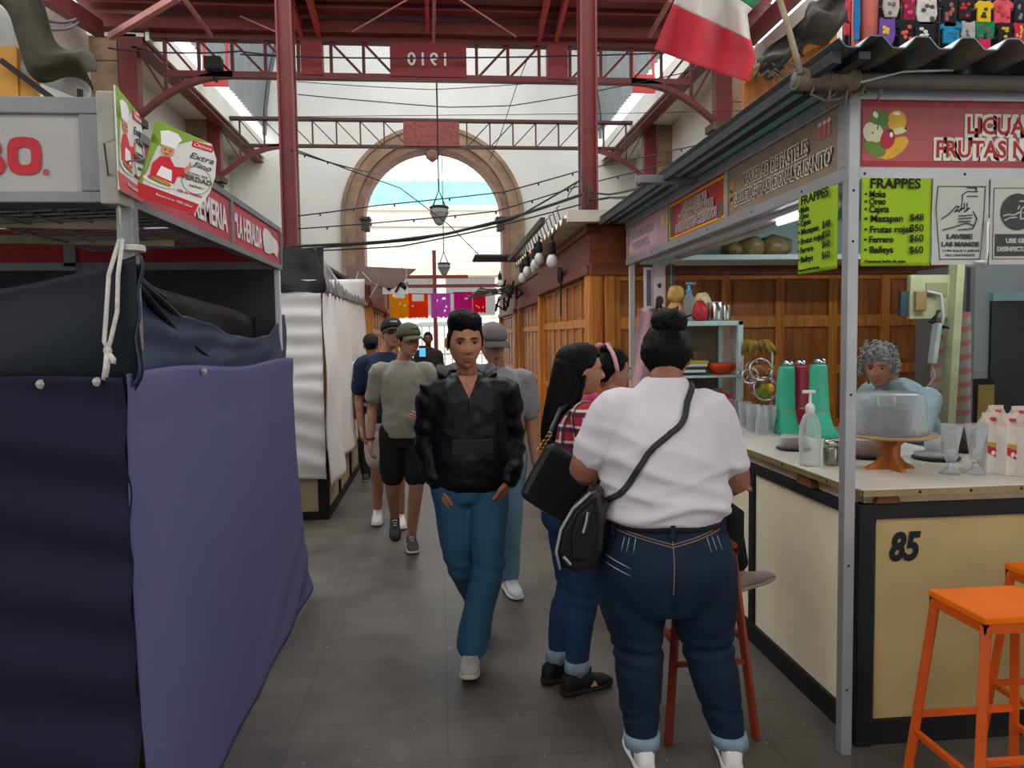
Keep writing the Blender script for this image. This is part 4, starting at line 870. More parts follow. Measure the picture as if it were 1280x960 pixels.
wire('string light cable below the arch crown, reaching the right wall',[(372,270),(470,257),(630,240),(730,212),(900,175)],10.2,.009,.02,'string_light','string light',9)
wire('string light cable at the height of the arch imposts',[(372,286),(500,276),(620,264),(725,232),(890,190)],10.3,.009,.02,'string_light','string light',9)
wire('thin string sagging high across the white end wall, upper one',[(372,102),(540,112),(720,100)],12.6,.006,.03)
wire('thin string sagging high across the white end wall, lower one',[(372,118),(470,127),(560,134),(640,132),(725,118),(860,90)],12.5,.008,.02)
wire('straight thin string across the end wall just above the farther truss',[(364,146),(560,144),(760,142),(960,138)],12.4,.005,.0)
wire('thin line falling from the left column across the arch',[(372,188),(430,210),(500,235),(560,280),(600,320)],[10.5,11,12,13,14],.008,.0)
wire('slanting thin line from the dated truss down to the arch edge on the right',[(660,72),(645,110),(625,170),(612,200)],[12.8,13.5,15,16],.007,0)
wire('string light piece slanting into the arch at upper left',[(364,188),(430,208),(475,218)],[10.54,13,21],.012,.02,'string_light','string light',5)
wire('slack cable looped across the truss end above the left card',[(135,60),(180,64),(240,66),(300,64),(360,70)],12.2,.012,.05)
wire('cable crossing the dated truss through the middle',[(300,68),(420,72),(560,72),(700,70),(830,66)],12.7,.012,.04)
wire('dark cables looped on the dirty wall at the upper left',[(32,22),(60,26),(95,24)],[5,6,8],.012,.06)
wire('second cable hooked on the dirty wall at the upper left',[(35,28),(75,37),(98,28)],[5,6,8],.01,.05)
wire('cable slung from the right column to the stall roof',[(738,240),(762,243),(800,235),(832,226)],[9.5,9,6,5],.012,.02)
wire('lower cable slung from the right column to the stall roof',[(738,250),(762,247),(790,246),(822,243)],[9.5,9,6.5,5.2],.014,.02)
mb=MB()
for i in range(9):
    a=V(P(722+random.random()*14,215+random.random()*40,Y=9.5)); pts=[a]
    for k in range(6): a=a+V((random.uniform(-.06,.06),random.uniform(-.02,.02),-.07*random.random()-.03)); pts.append(a)
    mb.tube(pts,.007,5)
solo('cable_knot',mb,WB,'knot of loose wires tied to the right iron column','cable',smooth=True)
t=thing('floodlight','small black floodlight clamped on the left arch of the dated truss','lamp',P(267,80,Y=12.8)); c=P(267,80,Y=12.8)
part('housing',MB().box(c.x-.13,c.x+.13,12.7,12.9,c.z-.1,c.z+.1),BLK,t,bevel=.02); part('bracket',MB().box(c.x-.02,c.x+.02,12.75,12.95,c.z-.24,c.z-.2),BLK,t)
# bulbs on the first kiosk
G='bare bulbs along the wooden kiosk roof'
for (x,y),lab in zip(((690,318),(674,316),(669,324),(659,333),(653,341),(625,350)),('bare bulb hanging nearest the front corner of the wooden kiosk','bare bulb second from the front corner of the wooden kiosk','bare bulb third from the front corner, close behind the second','bare bulb fourth along the wooden kiosk eave','bare bulb fifth along the wooden kiosk eave','single bare bulb at the farther awning')):
    c=P(x,y,X=.98 if x>630 else 1.08); t=thing('light_bulb',lab,'bulb',c,group=G)
    part('socket',MB().lathe([(.03,.0),(.034,.03),(.03,.1),(.012,.12),(.012,.16)],c,10),BLK,t); part('globe',MB().lathe([(.004,-.12),(.035,-.11),(.052,-.075),(.045,-.035),(.025,.0)],c,12),M('#cfd0ce',.25,0,.03,3),t,smooth=True)
    if x>630: part('wire',MB().tube([c+V((0,0,.15)),(c.x+.05,c.y,2.5)],.006,5),BLK,t)
c=P(700,347,X=1.19); t=thing('black_bow','black ribbon bow pinned on the kiosk shutter','ribbon',c)
mb=MB(); mb.ell(c+V((0,-.06,.02)),(.02,.07,.07),8,6); mb.ell(c+V((0,.06,.03)),(.02,.07,.08),8,6); part('loops',mb,BLK,t,smooth=True); part('tail',MB().rings([[c+V((0,-.04,0)),c+V((0,.04,0)),c+V((.01,.04,0)),c+V((.01,-.04,0))],[c+V((0,-.02,-.38)),c+V((0,.03,-.38)),c+V((.01,.03,-.38)),c+V((.01,-.02,-.38))]]),BLK,t)
# paper banners
def paper(col):
    m=M(col,.8,0,.06,6); nt=m.node_tree
    if 'sheer' not in nt.nodes:
        b=nt.nodes['Principled BSDF']; tl=N(nt,'ShaderNodeBsdfTranslucent',name='sheer'); ms=N(nt,'ShaderNodeMixShader'); ms.inputs[0].default_value=.85
        nt.links.new(b.inputs['Base Color'].links[0].from_socket,tl.inputs[0]); nt.links.new(b.outputs[0],ms.inputs[1]); nt.links.new(tl.outputs[0],ms.inputs[2]); nt.links.new(ms.outputs[0],nt.nodes['Material Output'].inputs[0])
    return m
def banner(px,py,w,h,col,label,seed):
    r=random.Random(seed); c=P(px,py,Y=14); W,H=w*14/F,h*14/F; pl=Plane((c.x-W/2,14,c.z-H/2),(1,0,0),(0,0,1)); mb=MB(); n=12
    for i in range(n):
        for j in range(n):
            e=min(i,j,n-1-i,n-1-j)
            if e>1 and e<4 and r.random()<.07 : continue
            lo=0; 
            if j==0 and r.random()<.5: lo=.5
            pl.rect(mb,i*W/n,(j+lo)*H/n,(i+1.0)*W/n,(j+1)*H/n,.002*math.sin(i*.7))
    zs=P(px,366.5,Y=14).z
    for a in (0,.8): pl.rect(mb,W*a,H-.005,W*(a+.2),zs-pl.O.z,.002)
    return solo('paper_banner',mb,paper(col),label,'banner',group='cut paper banners strung over the aisle')
for b in ((499,385,24,25,'#ffc400','yellow cut paper banner, leftmost over the aisle'),(523,387,24,21,'#ff6a35','orange cut paper banner over the aisle'),(551,382,24,30,'#e683dc','lilac cut paper banner over the aisle'),(579,379,23,28,'#f03ab4','magenta cut paper banner over the aisle'),(599,379,16,24,'#ff1f55','red cut paper banner, rightmost over the aisle')): banner(*b,b[0])
solo('banner_string',MB().tube([P(484,366,Y=14.01),P(545,368,Y=14.01),P(612,364,Y=14.01)],.008,6),WB,'string stretched over the aisle holding the coloured paper banners','string')
# gate posts and screens at the arch
t=thing('gate_frame','rusty red cross shaped frame standing in the arch opening','frame',P(543,420,Y=19)); GR=M('#7d3833',.6)
x=P(543,340,Y=19).x; part('upright',MB().box(x-.045,x+.045,18.96,19.04,0,P(543,313,Y=19).z),GR,t); z=P(543,346,Y=19).z; part('crossbar',MB().box(P(508,345,Y=19).x,P(585,345,Y=19).x,18.97,19.03,z-.04,z+.04),GR,t); part('crossbar',MB().box(-1.9,1.7,18.97,19.03,2.78,2.86),GR,t); 
for xx in (-1.9,1.7): part('upright',MB().box(xx-.04,xx+.04,18.96,19.04,0,2.86),GR,t)
t=thing('parasol_stand','thin grey parasol shaped stand outside the arch','stand',P(546,460,Y=24)); c=P(546,408,Y=24)
part('top',MB().rings([[(c.x-.9,23.5,c.z),(c.x+.9,23.5,c.z+.05),(c.x+.9,24.5,c.z+.05),(c.x-.9,24.5,c.z)],[(c.x-.5,23.7,c.z+.12),(c.x+.6,23.7,c.z+.14),(c.x+.6,24.3,c.z+.14),(c.x-.5,24.3,c.z+.12)]]),M('#7f8887',.6),t); part('pole',MB().tube([(c.x,24,-.02),(c.x,24,c.z+.05)],.035,8),M('#6b7373',.5),t)
t=thing('metal_grille','pale metal grille standing outside the arch','grille',(0,26,0)); mb=MB()
for i in range(15): mb.tube([(-1.6+i*.25,26,0),(-1.6+i*.25,26,2.0)],.02,6)
part('bars',mb,M('#8f9492',.5),t); mb=MB()
for z in (.1,1.0,2.0): mb.box(-1.65,1.95,25.97,26.03,z-.03,z+.03)
part('rails',mb,M('#8f9492',.5),t)
# ================================================================ STALL CONTENTS
def at(px,py,z=CH): return V(P(px,py,Z=z))
def lathe_thing(name,label,cat,c,prof,mat,n=20,group=None):
    t=thing(name,label,cat,c,group=group); part('body',MB().lathe(prof,c,n),mat,t,smooth=True); return t
# cabinet on the side run
cY0,cY1=4.72,5.1; x0=P(842,400,Y=4.75).x; x1=P(927,400,Y=4.75).x; zt=P(900,401,Y=4.72).z
TF=M('#b4d0cd',.4,0,.04,4)
t=thing('display_cabinet','pale turquoise framed glass cabinet with three shelves on the side counter','cabinet',((x0+x1)/2,4.9,CH))
mb=MB()
for x in (x0,x1-.035):
    for y in (cY0,cY1-.035): mb.box(x,x+.035,y,y+.035,CH,zt)
mb.box(x0,x1,cY0,cY1,zt-.03,zt); mb.box(x0,x1,cY0,cY1,CH,CH+.03); part('frame',mb,TF,t,bevel=.003)
shz=[P(880,470,Y=4.72).z,P(880,515,Y=4.72).z]
for z in shz: part('shelf',MB().box(x0+.02,x1-.02,cY0+.005,cY1-.02,z-.012,z),TF,t)
part('back_panel',MB().box(x0+.02,x1-.02,cY1-.02,cY1-.01,CH,zt-.03),M('#6d5f52',.5,0,.15,4),t)
part('glass_pane',MB().box(x1-.012,x1-.006,cY0+.03,cY1-.03,CH+.03,zt-.03),glassy('#cfe0de',.1),t)
def sack(c,r,col,label,cat='bag',name='packed_bag',seed=0,col2=None,grp='wrapped goods in the glass cabinet',gloss=.4):
    mb=MB(); mb.ell(c+V((0,0,r[2]*.9)),r,18,12,fn=lambda q:q*(1+.16*nz(q*22+V((seed*3.1,0,0)))) if True else q)
    return solo(name,mb,M(col,gloss,0,.2,22,.3,50,col2=col2),label,cat,group=grp,smooth=True)
def cp(px,z): v=P(px,400,Y=4.86); return V((v.x,4.86,z))
z2,z1_,z0_=shz[0],shz[1],CH+.03
sack(cp(868,z1_),(.06,.06,.045),'#b68a9c','dusty pink wrapped bag on the middle cabinet shelf, behind the green one',seed=1)
sack(cp(903,z1_)+V((0,.05,.06)),(.075,.05,.04),'#a08a76','brown paper bag lying on top at the right of the middle cabinet shelf',seed=2)
sack(cp(883,z1_)+V((0,-.06,0)),(.06,.05,.045),'#16884a','bright green cloth bundle on the middle cabinet shelf',seed=3)
sack(cp(909,z1_)+V((0,-.06,0)),(.07,.05,.04),'#b894bd','lilac wrapped bundle on the middle cabinet shelf',seed=4)
sack(cp(870,z0_)+V((0,0,.07)),(.06,.06,.05),'#d98a2c','orange bag stacked at the left of the bottom cabinet shelf',seed=5)
sack(cp(903,z0_)+V((0,0,.08)),(.075,.06,.045),'#b83a22','red chilli coloured bag on top at the right of the bottom cabinet shelf',seed=6)
sack(cp(905,z0_)+V((0,-.07,0)),(.07,.05,.05),'#cf7d24','amber bag at the front right of the bottom cabinet shelf',seed=7)
sack(cp(872,z0_)+V((0,-.07,0)),(.055,.05,.04),'#a9783f','tan bag at the front left of the bottom cabinet shelf',seed=8)
c=cp(902,z2); t=thing('fruit_bowl','orange scalloped bowl on the top cabinet shelf','bowl',c); mb=MB()
mb.lathe([(.05,0),(.09,.04),(.105,.075),(.098,.075),(.08,.04),(.0,.015)],c,24); part('body',mb,M('#d2471e',.35,0,.12,14),t,smooth=True)
c=cp(864,z2); t=thing('box_stack','stack of small white and dark packets on the top cabinet shelf','packets',c)
for i,cc in enumerate(('#2c2c2e','#d4d4ce','#3a3836','#cfc9bd','#a8a62c')): part('packet',MB().box(c.x-.07+.008*(i%2),c.x+.07+.006*i,4.8,4.92,c.z+i*.019,c.z+i*.019+.017),M(cc,.5),t)
c=cp(866,z2)+V((0,.12,0)); solo('cereal_box',MB().box(c.x-.09,c.x+.12,c.y-.03,c.y+.03,c.z,c.z+.15),M('#7a5f48',.6,0,.3,16),'brown cardboard box at the back of the top cabinet shelf','box',bevel=.003)
# on top of the cabinet
def ct(px,dy=0): v=P(px,395,Y=4.85+dy); return V((v.x,4.85+dy,zt))
c=ct(861); t=thing('sanitizer_bottle','clear bottle with a blue pump top on the cabinet','bottle',c)
part('body',MB().lathe([(.038,0),(.04,.02),(.04,.13),(.03,.16),(.016,.18)],c,16),glassy('#b9c4c8',.35),t,smooth=True); part('pump',MB().lathe([(.02,.175),(.022,.2),(.012,.205),(.008,.235),(.02,.24),(.02,.25)],c,12),M('#4d9fc0',.4),t); part('spout',MB().box(c.x-.01,c.x+.045,c.y-.008,c.y+.008,c.z+.238,c.z+.25),M('#7f95a0',.4),t)
c=ct(875,-.04); t=thing('squeeze_bottle','glossy red egg shaped bottle on the cabinet','bottle',c); part('body',MB().lathe([(.02,0),(.04,.012),(.05,.05),(.042,.1),(.02,.13),(.006,.135)],c,18),M('#bb2c34',.3,0,.05,4),t,smooth=True)
for px,r,h,lab in ((895,.048,.125,'larger steel canister on the cabinet'),(907,.032,.105,'smaller steel canister on the cabinet')):
    c=ct(px); t=thing('steel_canister',lab,'canister',c); part('body',MB().lathe([(r*.97,0),(r,.005),(r,h-.004),(r*.94,h),(r*.9,h-.02)],c,20),M('#b6b5b0',.18,1,.05,5),t,smooth=True); part('rim',MB().lathe([(r,h-.008),(r*1.05,h-.004),(r,h)],c,20),M('#d0cfca',.15,1,.03,5),t,smooth=True)
sack(ct(878,.07),(.075,.045,.1),'#d6b62c','yellow and white striped snack bag behind the bottles on the cabinet','bag','snack_bag',11,'#e6e2d0',None)
sack(ct(845,.03),(.06,.06,.07),'#b98a45','amber bag of dry goods at the left on the cabinet','bag','snack_bag',12,None,None)
sack(ct(845,.03)+V((0,0,.12)),(.055,.055,.06),'#c29a52','second amber bag lying on top of the first on the cabinet','bag','snack_bag',13,None,None)
# bags on the high shelf
for px,r,lab in ((968,(.13,.1,.085),'large clear bag of brown cereal on the high shelf, rightmost'),(938,(.1,.1,.08),'clear bag of brown cereal on the high shelf, middle'),(915,(.08,.1,.06),'small clear bag on the high shelf, leftmost')):
    v=P(px,320,Y=5.45); sack(V((v.x,5.45,2.125)),r,'#6e5b34',lab,'bag','cereal_bag',px,'#93855e','cereal bags on the high shelf',.25)
# wire fruit baskets
t=thing('fruit_rack','tilted wire hoop fruit rack beside the cabinet','rack',(P(955,480,Y=4.55).x,4.55,CH)); HR=M('#cfd0cf',.2,.9,.05,4)
def hoop(cx,cy,r,tilt=.35):
    c=V(P(cx,cy,Y=4.55)); mb=MB(); q=[c+V((r*math.cos(a),-r*math.sin(a)*math.sin(tilt)*-.4,r*math.sin(a)*math.cos(tilt))) for a in [2*PI*k/28 for k in range(29)]]; mb.tube(q,.006,6)
    q2=[c+V((.7*r*math.cos(a),.12,.7*r*math.sin(a))) for a in [2*PI*k/28 for k in range(29)]]; mb.tube(q2,.004,6)
    for k in range(0,28,4): mb.tube([q[k],q2[k]],.003,5)
    return mb,c
for (x,y,r) in ((951,462,.07),(957,486,.075),(938,470,.05)): part('basket_hoop',hoop(x,y,r)[0],HR,t,smooth=True)
xr=P(970,500,Y=4.6).x
for xx in (P(933,500,Y=4.6).x,xr): part('upright',MB().tube([(xx,4.66,CH),(xx,4.66,1.52)],.008,8),HR,t)
for (x,y,r,c_,lab) in ((949,464,.04,'#a9673f','brown skinned fruit in the upper wire hoop'),(944,478,.04,'#9c6f48','brown fruit between the two wire hoops'),(950,487,.036,'#8fa03a','green fruit at the left in the lower wire hoop'),(961,486,.034,'#c9a12f','yellow fruit at the right in the lower wire hoop'),(955,496,.035,'#6f7c33','dark green fruit at the bottom of the lower wire hoop')):
    c=V(P(x,y,Y=4.62)); tt=thing('fruit',lab,'fruit',c,group='fruit in the wire rack'); part('flesh',MB().ell(c,(r,r,r*1.05),14,10),M(c_,.45,0,.2,14),tt,smooth=True); part('stem',MB().tube([c+V((0,0,r)),c+V((.004,0,r+.012))],.004,5),M('#4a3a22',.8),tt)
c=V(P(946,436,Y=4.62)); t=thing('banana_bunch','dark spotted banana bunch on top of the wire rack','bananas',c)
for i in range(6):
    a=-.6+i*.26; part('banana',MB().tube([c+V((.10*math.sin(a)*f+.02*i-.05,-.03*f*f,.05-.10*f*f*.9)) for f in (0,.25,.5,.75,1)],[.009,.018,.02,.016,.006],8),M('#3e3418',.6,0,.3,20,col2='#a8892c'),t,smooth=True)
# drink mixers
def mixer(px,py,col,label,hgt,lean):
    c=at(px,py); t=thing('drink_mixer',label,'mixer',c); m=M(col,.3,0,.05,4)
    w=.033
    hm=1.35
    rg=[]
    for z,hw,hd,oy in ((0,.052,.085,-.02),(.02,.05,.085,-.02),(.06,.044,.06,.01),(.14,.038,.042,.02),(.3,.034,.036,.02),(hgt-.02,.032,.034,.02),(hgt,.028,.028,.02)):
        rg.append([c+V((hm*hw*math.copysign(abs(math.cos(a))**.5,math.cos(a))+lean*z,hd*math.copysign(abs(math.sin(a))**.5,math.sin(a))+oy,z)) for a in [2*PI*k/20 for k in range(20)]])
    part('column',MB().rings(rg),m,t,smooth=True)
    h=c+V((lean*hgt+.02,.05,hgt+.01)); part('motor_head',MB().ell(h,(.03,.06,.034),14,10),M('#c3c3c2',.15,1,.04,6),t,smooth=True)
    part('spindle',MB().tube([h+V((.03,.03,-.02)),h+V((.035,.03,-.2))],.006,8),M('#c3c3c2',.2,1,.04,6),t); part('agitator',MB().lathe([(.004,-.02),(.022,-.015),(.022,-.01),(.004,0)],h+V((.035,.03,-.2)),12),M('#c3c3c2',.2,1,.04,6),t)
    part('band',MB().rings([[c+V((.055*math.cos(a)+lean*.13,.046*math.sin(a)+.02,z)) for a in [2*PI*k/20 for k in range(20)]] for z in (.125,.137)]),M('#b99b7a',.6),t)
mixer(982,541,'#3fae8b','turquoise drink mixer, left of the red one',.385,.03)
mixer(1000,538,'#8e1a32','dark red drink mixer between the turquoise ones',.385,0)
mixer(1026,545,'#3fae8b','turquoise drink mixer, right of the red one',.4,-.02)
# glasses
GLS=glassy('#c9d2d3',.2,.05)
def tumbler(px,py,h,r0,r1,label):
    c=at(px,py); t=thing('tumbler_glass',label,'glass',c,group='upturned glasses behind the counter front'); part('bowl',MB().lathe([(r0,0),(r0,.004),(r1,h),(r1-.003,h),(r0-.004,.01),(.001,.01)],c,16),GLS,t,smooth=True); part('base',MB().lathe([(r0*1.02,0),(r0*1.02,.012),(.002,.012)],c,16),glassy('#dfe6e6',.5,.05),t); return t
for i,(px,py,h,a,b) in enumerate(((931,535,.16,.03,.042),(941,541,.165,.03,.044),(953,543,.16,.042,.03),(962,541,.16,.03,.042),(926,530,.15,.03,.04))): tumbler(px,py,h,a,b,('tall glass second from the left of the glass row behind the white t-shirt','tall glass with a pale drink in the middle of the glass row','upturned grey glass right of the middle of the row','tall glass at the right end of the row beside the steel cup','tall glass at the left end of the row by the cabinet')[i])
c=at(970,537); t=thing('steel_cup','ribbed steel mixing cup beside the turquoise mixer','cup',c); part('body',MB().lathe([(.03,0),(.034,.02),(.03,.035),(.036,.05),(.032,.07),(.038,.09),(.036,.11),(.03,.112)],c,18),M('#a5a5a6',.15,1,.05,5),t,smooth=True)
# cakes
def cake(px,py,r,h,label,col,lid):
    c=at(px,py); t=thing('covered_cake',label,'cake',c)
    part('tray',MB().lathe([(r*1.0,0),(r*1.18,.008),(r*1.18,.013),(r*.9,.01),(.002,.01)],c,28),M('#202123',.35),t,smooth=True)
    part('cake',MB().lathe([(r*.86,.012),(r*.9,.03),(r*.86,h*.66),(r*.5,h*.72),(.002,h*.7)],c,28),M(col,.7,0,.25,18,.3,50),t,smooth=True)
    part('lid',MB().lathe([(r*1.05,.012),(r*1.06,.03),(r*.98,h*.85),(r*.8,h),(.002,h)],c,28),glassy('#c3cbcd',lid,.08),t,smooth=True)
cake(992,562,.07,.075,'small cake under a clear lid on a black tray beside the mixers','#5e3524',.25)
cake(1084,570,.115,.09,'wide brown cake under a low clear lid behind the wooden stand','#7a4c2e',.22)
cake(1170,574,.085,.02,'grey serving tray with a low rim behind the sundae glasses','#8a8a88',.3)
c=at(1166,568); t=thing('mug','white ribbed mug on the grey tray','mug',c); part('body',MB().lathe([(.03,.015),(.036,.02),(.038,.09),(.034,.09),(.03,.03),(.002,.03)],c,18),M('#a7a9a8',.4,0,.06,10),t,smooth=True); part('handle',MB().tube([c+V((.036+.022*math.sin(a),0,.055+.025*math.cos(a))) for a in [PI*k/8 for k in range(9)]],.005,6),M('#a7a9a8',.4),t,smooth=True)
c=at(1206,566); lathe_thing('sauce_bottle','dark syrup cone bottle behind the sundae glasses','bottle',c,[(.034,0),(.036,.05),(.028,.09),(.008,.115),(.004,.135)],M('#2b1d18',.3))
# cake stand with dome
c=at(1119,588); c.y+=.04; H=P(1119,543,Y=c.y).z-CH; rT=(1178-1064)/2*c.y/F
t=thing('cake_stand','wooden cake stand with a milky plastic dome on the counter corner','cake stand',c); WS=wood('#8c4d1f','#b06a31',.4,'Z')
for k in range(2):
    rg=[]; 
    for z,w in ((0,.105),(.012,.1),(.03,.062),(.055,.04),(H-.045,.042),(H-.02,.075),(H-.008,.095)): rg.append([c+V((a*w,b*.011,z)) if k==0 else c+V((b*.011,a*w,z)) for a,b in ((-1,-1),(1,-1),(1,1),(-1,1))])
    part('pedestal_board',MB().rings(rg),WS,t)
part('plate',MB().lathe([(rT*.9,H-.008),(rT,H),(rT,H+.008),(.002,H+.008)],c,36),M('#a98a66',.5,0,.15,14),t,smooth=False)
d=c+V((-.01,0,H+.008)); hd=P(1119,490,Y=c.y).z-CH-H-.008
part('dome',MB().lathe([(rT*.84,0),(rT*.86,.006),(rT*.83,.02),(rT*.78,hd*.8),(rT*.72,hd*.95),(rT*.6,hd),(.002,hd)],d,36),glassy('#b9c2c6',.3,.15),t,smooth=True)
part('cake',MB().lathe([(rT*.5,0),(rT*.5,hd*.6),(.002,hd*.62)],d,24),M('#4a4446',.7,0,.3,10),t,smooth=True)
# pump bottle
c=at(1012,582); s=1.0; hb=P(1012,512,Y=c.y).z-CH
t=thing('pump_bottle','clear pump bottle of gel on the counter front','bottle',c)
part('body',MB().lathe([(.04,0),(.042,.01),(.043,.05),(.048,.11),(.043,hb*.72),(.03,hb*.88),(.016,hb*.96)],c,22),glassy('#d3d8d8',.28,.05),t,smooth=True)
part('collar',MB().lathe([(.018,hb*.94),(.02,hb*.97),(.02,hb*1.06),(.012,hb*1.1),(.006,hb*1.12),(.006,hb*1.3)],c,14),M('#d5d9d8',.35),t,smooth=True)
part('nozzle',MB().rings([[c+V((x,y,hb*z)) for x,y in ((-.035,-.008),(.02,-.01),(.02,.01),(-.035,.008))] for z in (1.29,1.345)]),M('#d5d9d8',.35),t,bevel=.003)
c=at(1039,581); t=thing('steel_jar','steel topped shaker jar beside the corner post','jar',c); part('body',MB().lathe([(.032,0),(.034,.01),(.034,.075),(.03,.085)],c,18),M('#8f8d89',.25,.8,.12,14),t,smooth=True); part('cap',MB().lathe([(.033,.083),(.034,.1),(.028,.112),(.002,.114)],c,18),M('#b5b5b2',.2,1,.05,5),t,smooth=True)
# sundae glasses
def sundae(px,py,label):
    c=at(px,py); h=P(px,530,Y=c.y).z-CH; t=thing('sundae_glass',label,'glass',c,group='sundae glasses')
    part('foot',MB().lathe([(.042,0),(.042,.004),(.02,.02),(.011,.034),(.013,.045)],c,20),GLS,t,smooth=True)
    part('bowl',MB().lathe([(.013,.045),(.02,.055),(.03,h*.6),(.044,h),(.042,h),(.026,h*.58),(.012,.06),(.002,.056)],c,20),GLS,t,smooth=True)
sundae(1188,592,'tall footed sundae glass, left one of the pair'); sundae(1219,592,'tall footed sundae glass, right one beside the cartons')
# cartons
def carton(px,py,lab,dx=0):
    c=at(px,py); w=.034; h=.195; t=thing('milk_carton',lab,'carton',c,group='red and white cartons on the counter')
    b=part('box',MB().rings([[c+V((a*w,bb*w,z)) for a,bb in ((-1,-1),(1,-1),(1,1),(-1,1))] for z in (0,h)]),M('#d3cec4',.45,0,.04,5),t,bevel=.002)
    part('gable',MB().rings([[c+V((a*w,bb*w,h)) for a,bb in ((-1,-1),(1,-1),(1,1),(-1,1))],[c+V((a*w,bb*.004,h+.035)) for a,bb in ((-1,-1),(1,-1),(1,1),(-1,1))],[c+V((a*w,bb*.003,h+.05)) for a,bb in ((-1,-1),(1,-1),(1,1),(-1,1))]]),M('#cdbdae',.4,0,.08,6),t)
    pl=Plane(c+V((-w,-w-.0005,0)),(1,0,0),(0,0,1)); W=2*w
    mb=MB(); pl.poly(mb,[(0,.085),(W,.05),(W,.09),(0,.115)],.001); 
    part('red_stripe',mb,M('#c01f3c',.4),b); mb=MB(); pl.poly(mb,[(0,.115),(W,.09),(W,.105),(W*.5,.125),(0,.13)],.0012); part('gold_stripe',mb,M('#b39546',.45),b)
    mb=MB(); pl.disc(mb,W*.35,.085,.008,.01,.002); pl.disc(mb,W*.62,.08,.008,.01,.002); part('white_mark',mb,M('#e6ddd0',.5),b)
    part('cap',MB().lathe([(.011,0),(.011,.012),(.002,.013)],c+V((0,-.018,h+.02)),12),M('#c9365a',.35),t)
for px,py,l in ((1236,590,'leftmost red and white carton of the front row'),(1260,593,'second red and white carton of the front row'),(1286,596,'red and white carton cut by the right edge'),(1243,575,'red and white carton behind the leftmost one'),(1272,577,'red and white carton at the back of the row')): carton(px,py,l)
# electrical clutter at the back
c0=P(1136,344,Y=4.6); c1=P(1200,398,Y=4.6)
t=thing('switch_board','pale green switch board strapped to a wooden post in the stall','switch board',(c0.x+.15,4.6,0)); PG=M('#a9ac86',.6,0,.15,6)
part('board',MB().box(c0.x,c1.x,4.58,4.62,c1.z,c0.z),PG,t,bevel=.004)
part('side_board',MB().box(c0.x-.05,c0.x,4.6,4.63,c1.z+.02,c0.z-.1),M('#35474a',.6),t)
part('post',MB().bar((P(1197,330,Y=4.56).x,4.56,2.1),(P(1176,560,Y=4.56).x,4.56,.05),.085,.05),PG,t)
part('recess',MB().box(c0.x+.1,c0.x+.24,4.572,4.582,c0.z-.13,c0.z-.05),M('#8d8f6b',.6),t); part('fuse_box',MB().box(c0.x+.02,c0.x+.09,4.55,4.58,c1.z+.05,c1.z+.17),M('#8c7a50',.5),t,bevel=.004)
mb=MB(); mb.tube([(c0.x+.1,4.56,c1.z+.17),(c0.x+.18,4.55,c1.z+.15),(c0.x+.2,4.55,c1.z+.02),(c0.x+.19,4.55,c1.z-.1)],.01,6); part('white_lead',mb,M('#b9c2bd',.5),t,smooth=True)
mb=MB()
for k in range(3): mb.tube([(c0.x+.16+.01*k,4.55,c1.z+.05),(c0.x+.14-.02*k,4.54,c1.z-.02),(c0.x+.17+.03*k,4.54,c1.z-.06)],.007,5)
part('black_lead',mb,BLK,t,smooth=True)
a=P(1172,404,Y=4.52);b=P(1165,455,Y=4.52); t=thing('power_strip','white power strip hanging below the switch board','power strip',b); part('body',MB().bar(a,b,.06,.03),M('#a9b7b1',.45),t,bevel=.006); part('switch',MB().box(a.x-.012,a.x+.012,4.5,4.506,a.z-.06,a.z-.02),BLK,t)
part('lead',MB().tube([b,b+V((.02,0,-.08)),b+V((-.06,.02,-.2)),b+V((-.1,.02,-.3))],.006,6),M('#b3a892',.5),t,smooth=True)
def stripe_mat():
    m,nt,b=newm('striped_apron'); tc=N(nt,'ShaderNodeTexCoord'); mp=N(nt,'ShaderNodeMapping'); mp.inputs['Rotation'].default_value=(0,.35,0); nt.links.new(tc.outputs['Object'],mp.inputs[0])
    w=N(nt,'ShaderNodeTexWave'); w.bands_direction='Z'; w.inputs['Scale'].default_value=3.6; w.inputs['Distortion'].default_value=1.2; nt.links.new(mp.outputs[0],w.inputs[0])
    rp=N(nt,'ShaderNodeValToRGB'); rp.color_ramp.elements[0].position=.55; rp.color_ramp.elements[1].position=.75; rp.color_ramp.elements[0].color=(*lin('#a8a098'),1); rp.color_ramp.elements[1].color=(*lin('#b5756a'),1)
    nt.links.new(w.outputs[0],rp.inputs[0]); nt.links.new(rp.outputs[0],b.inputs['Base Color']); b.inputs['Roughness'].default_value=.85; return m
def ap(u,v):
    q=V(P(1164+44*u+6*v,390+160*v,Y=4.8)); q.y+=.04*math.sin(u*11+v*2); return q
solo('striped_apron',MB().grid(ap,24,24),stripe_mat(),'pink and white striped cloth hanging behind the switch board post','apron',smooth=True,solid=.004)
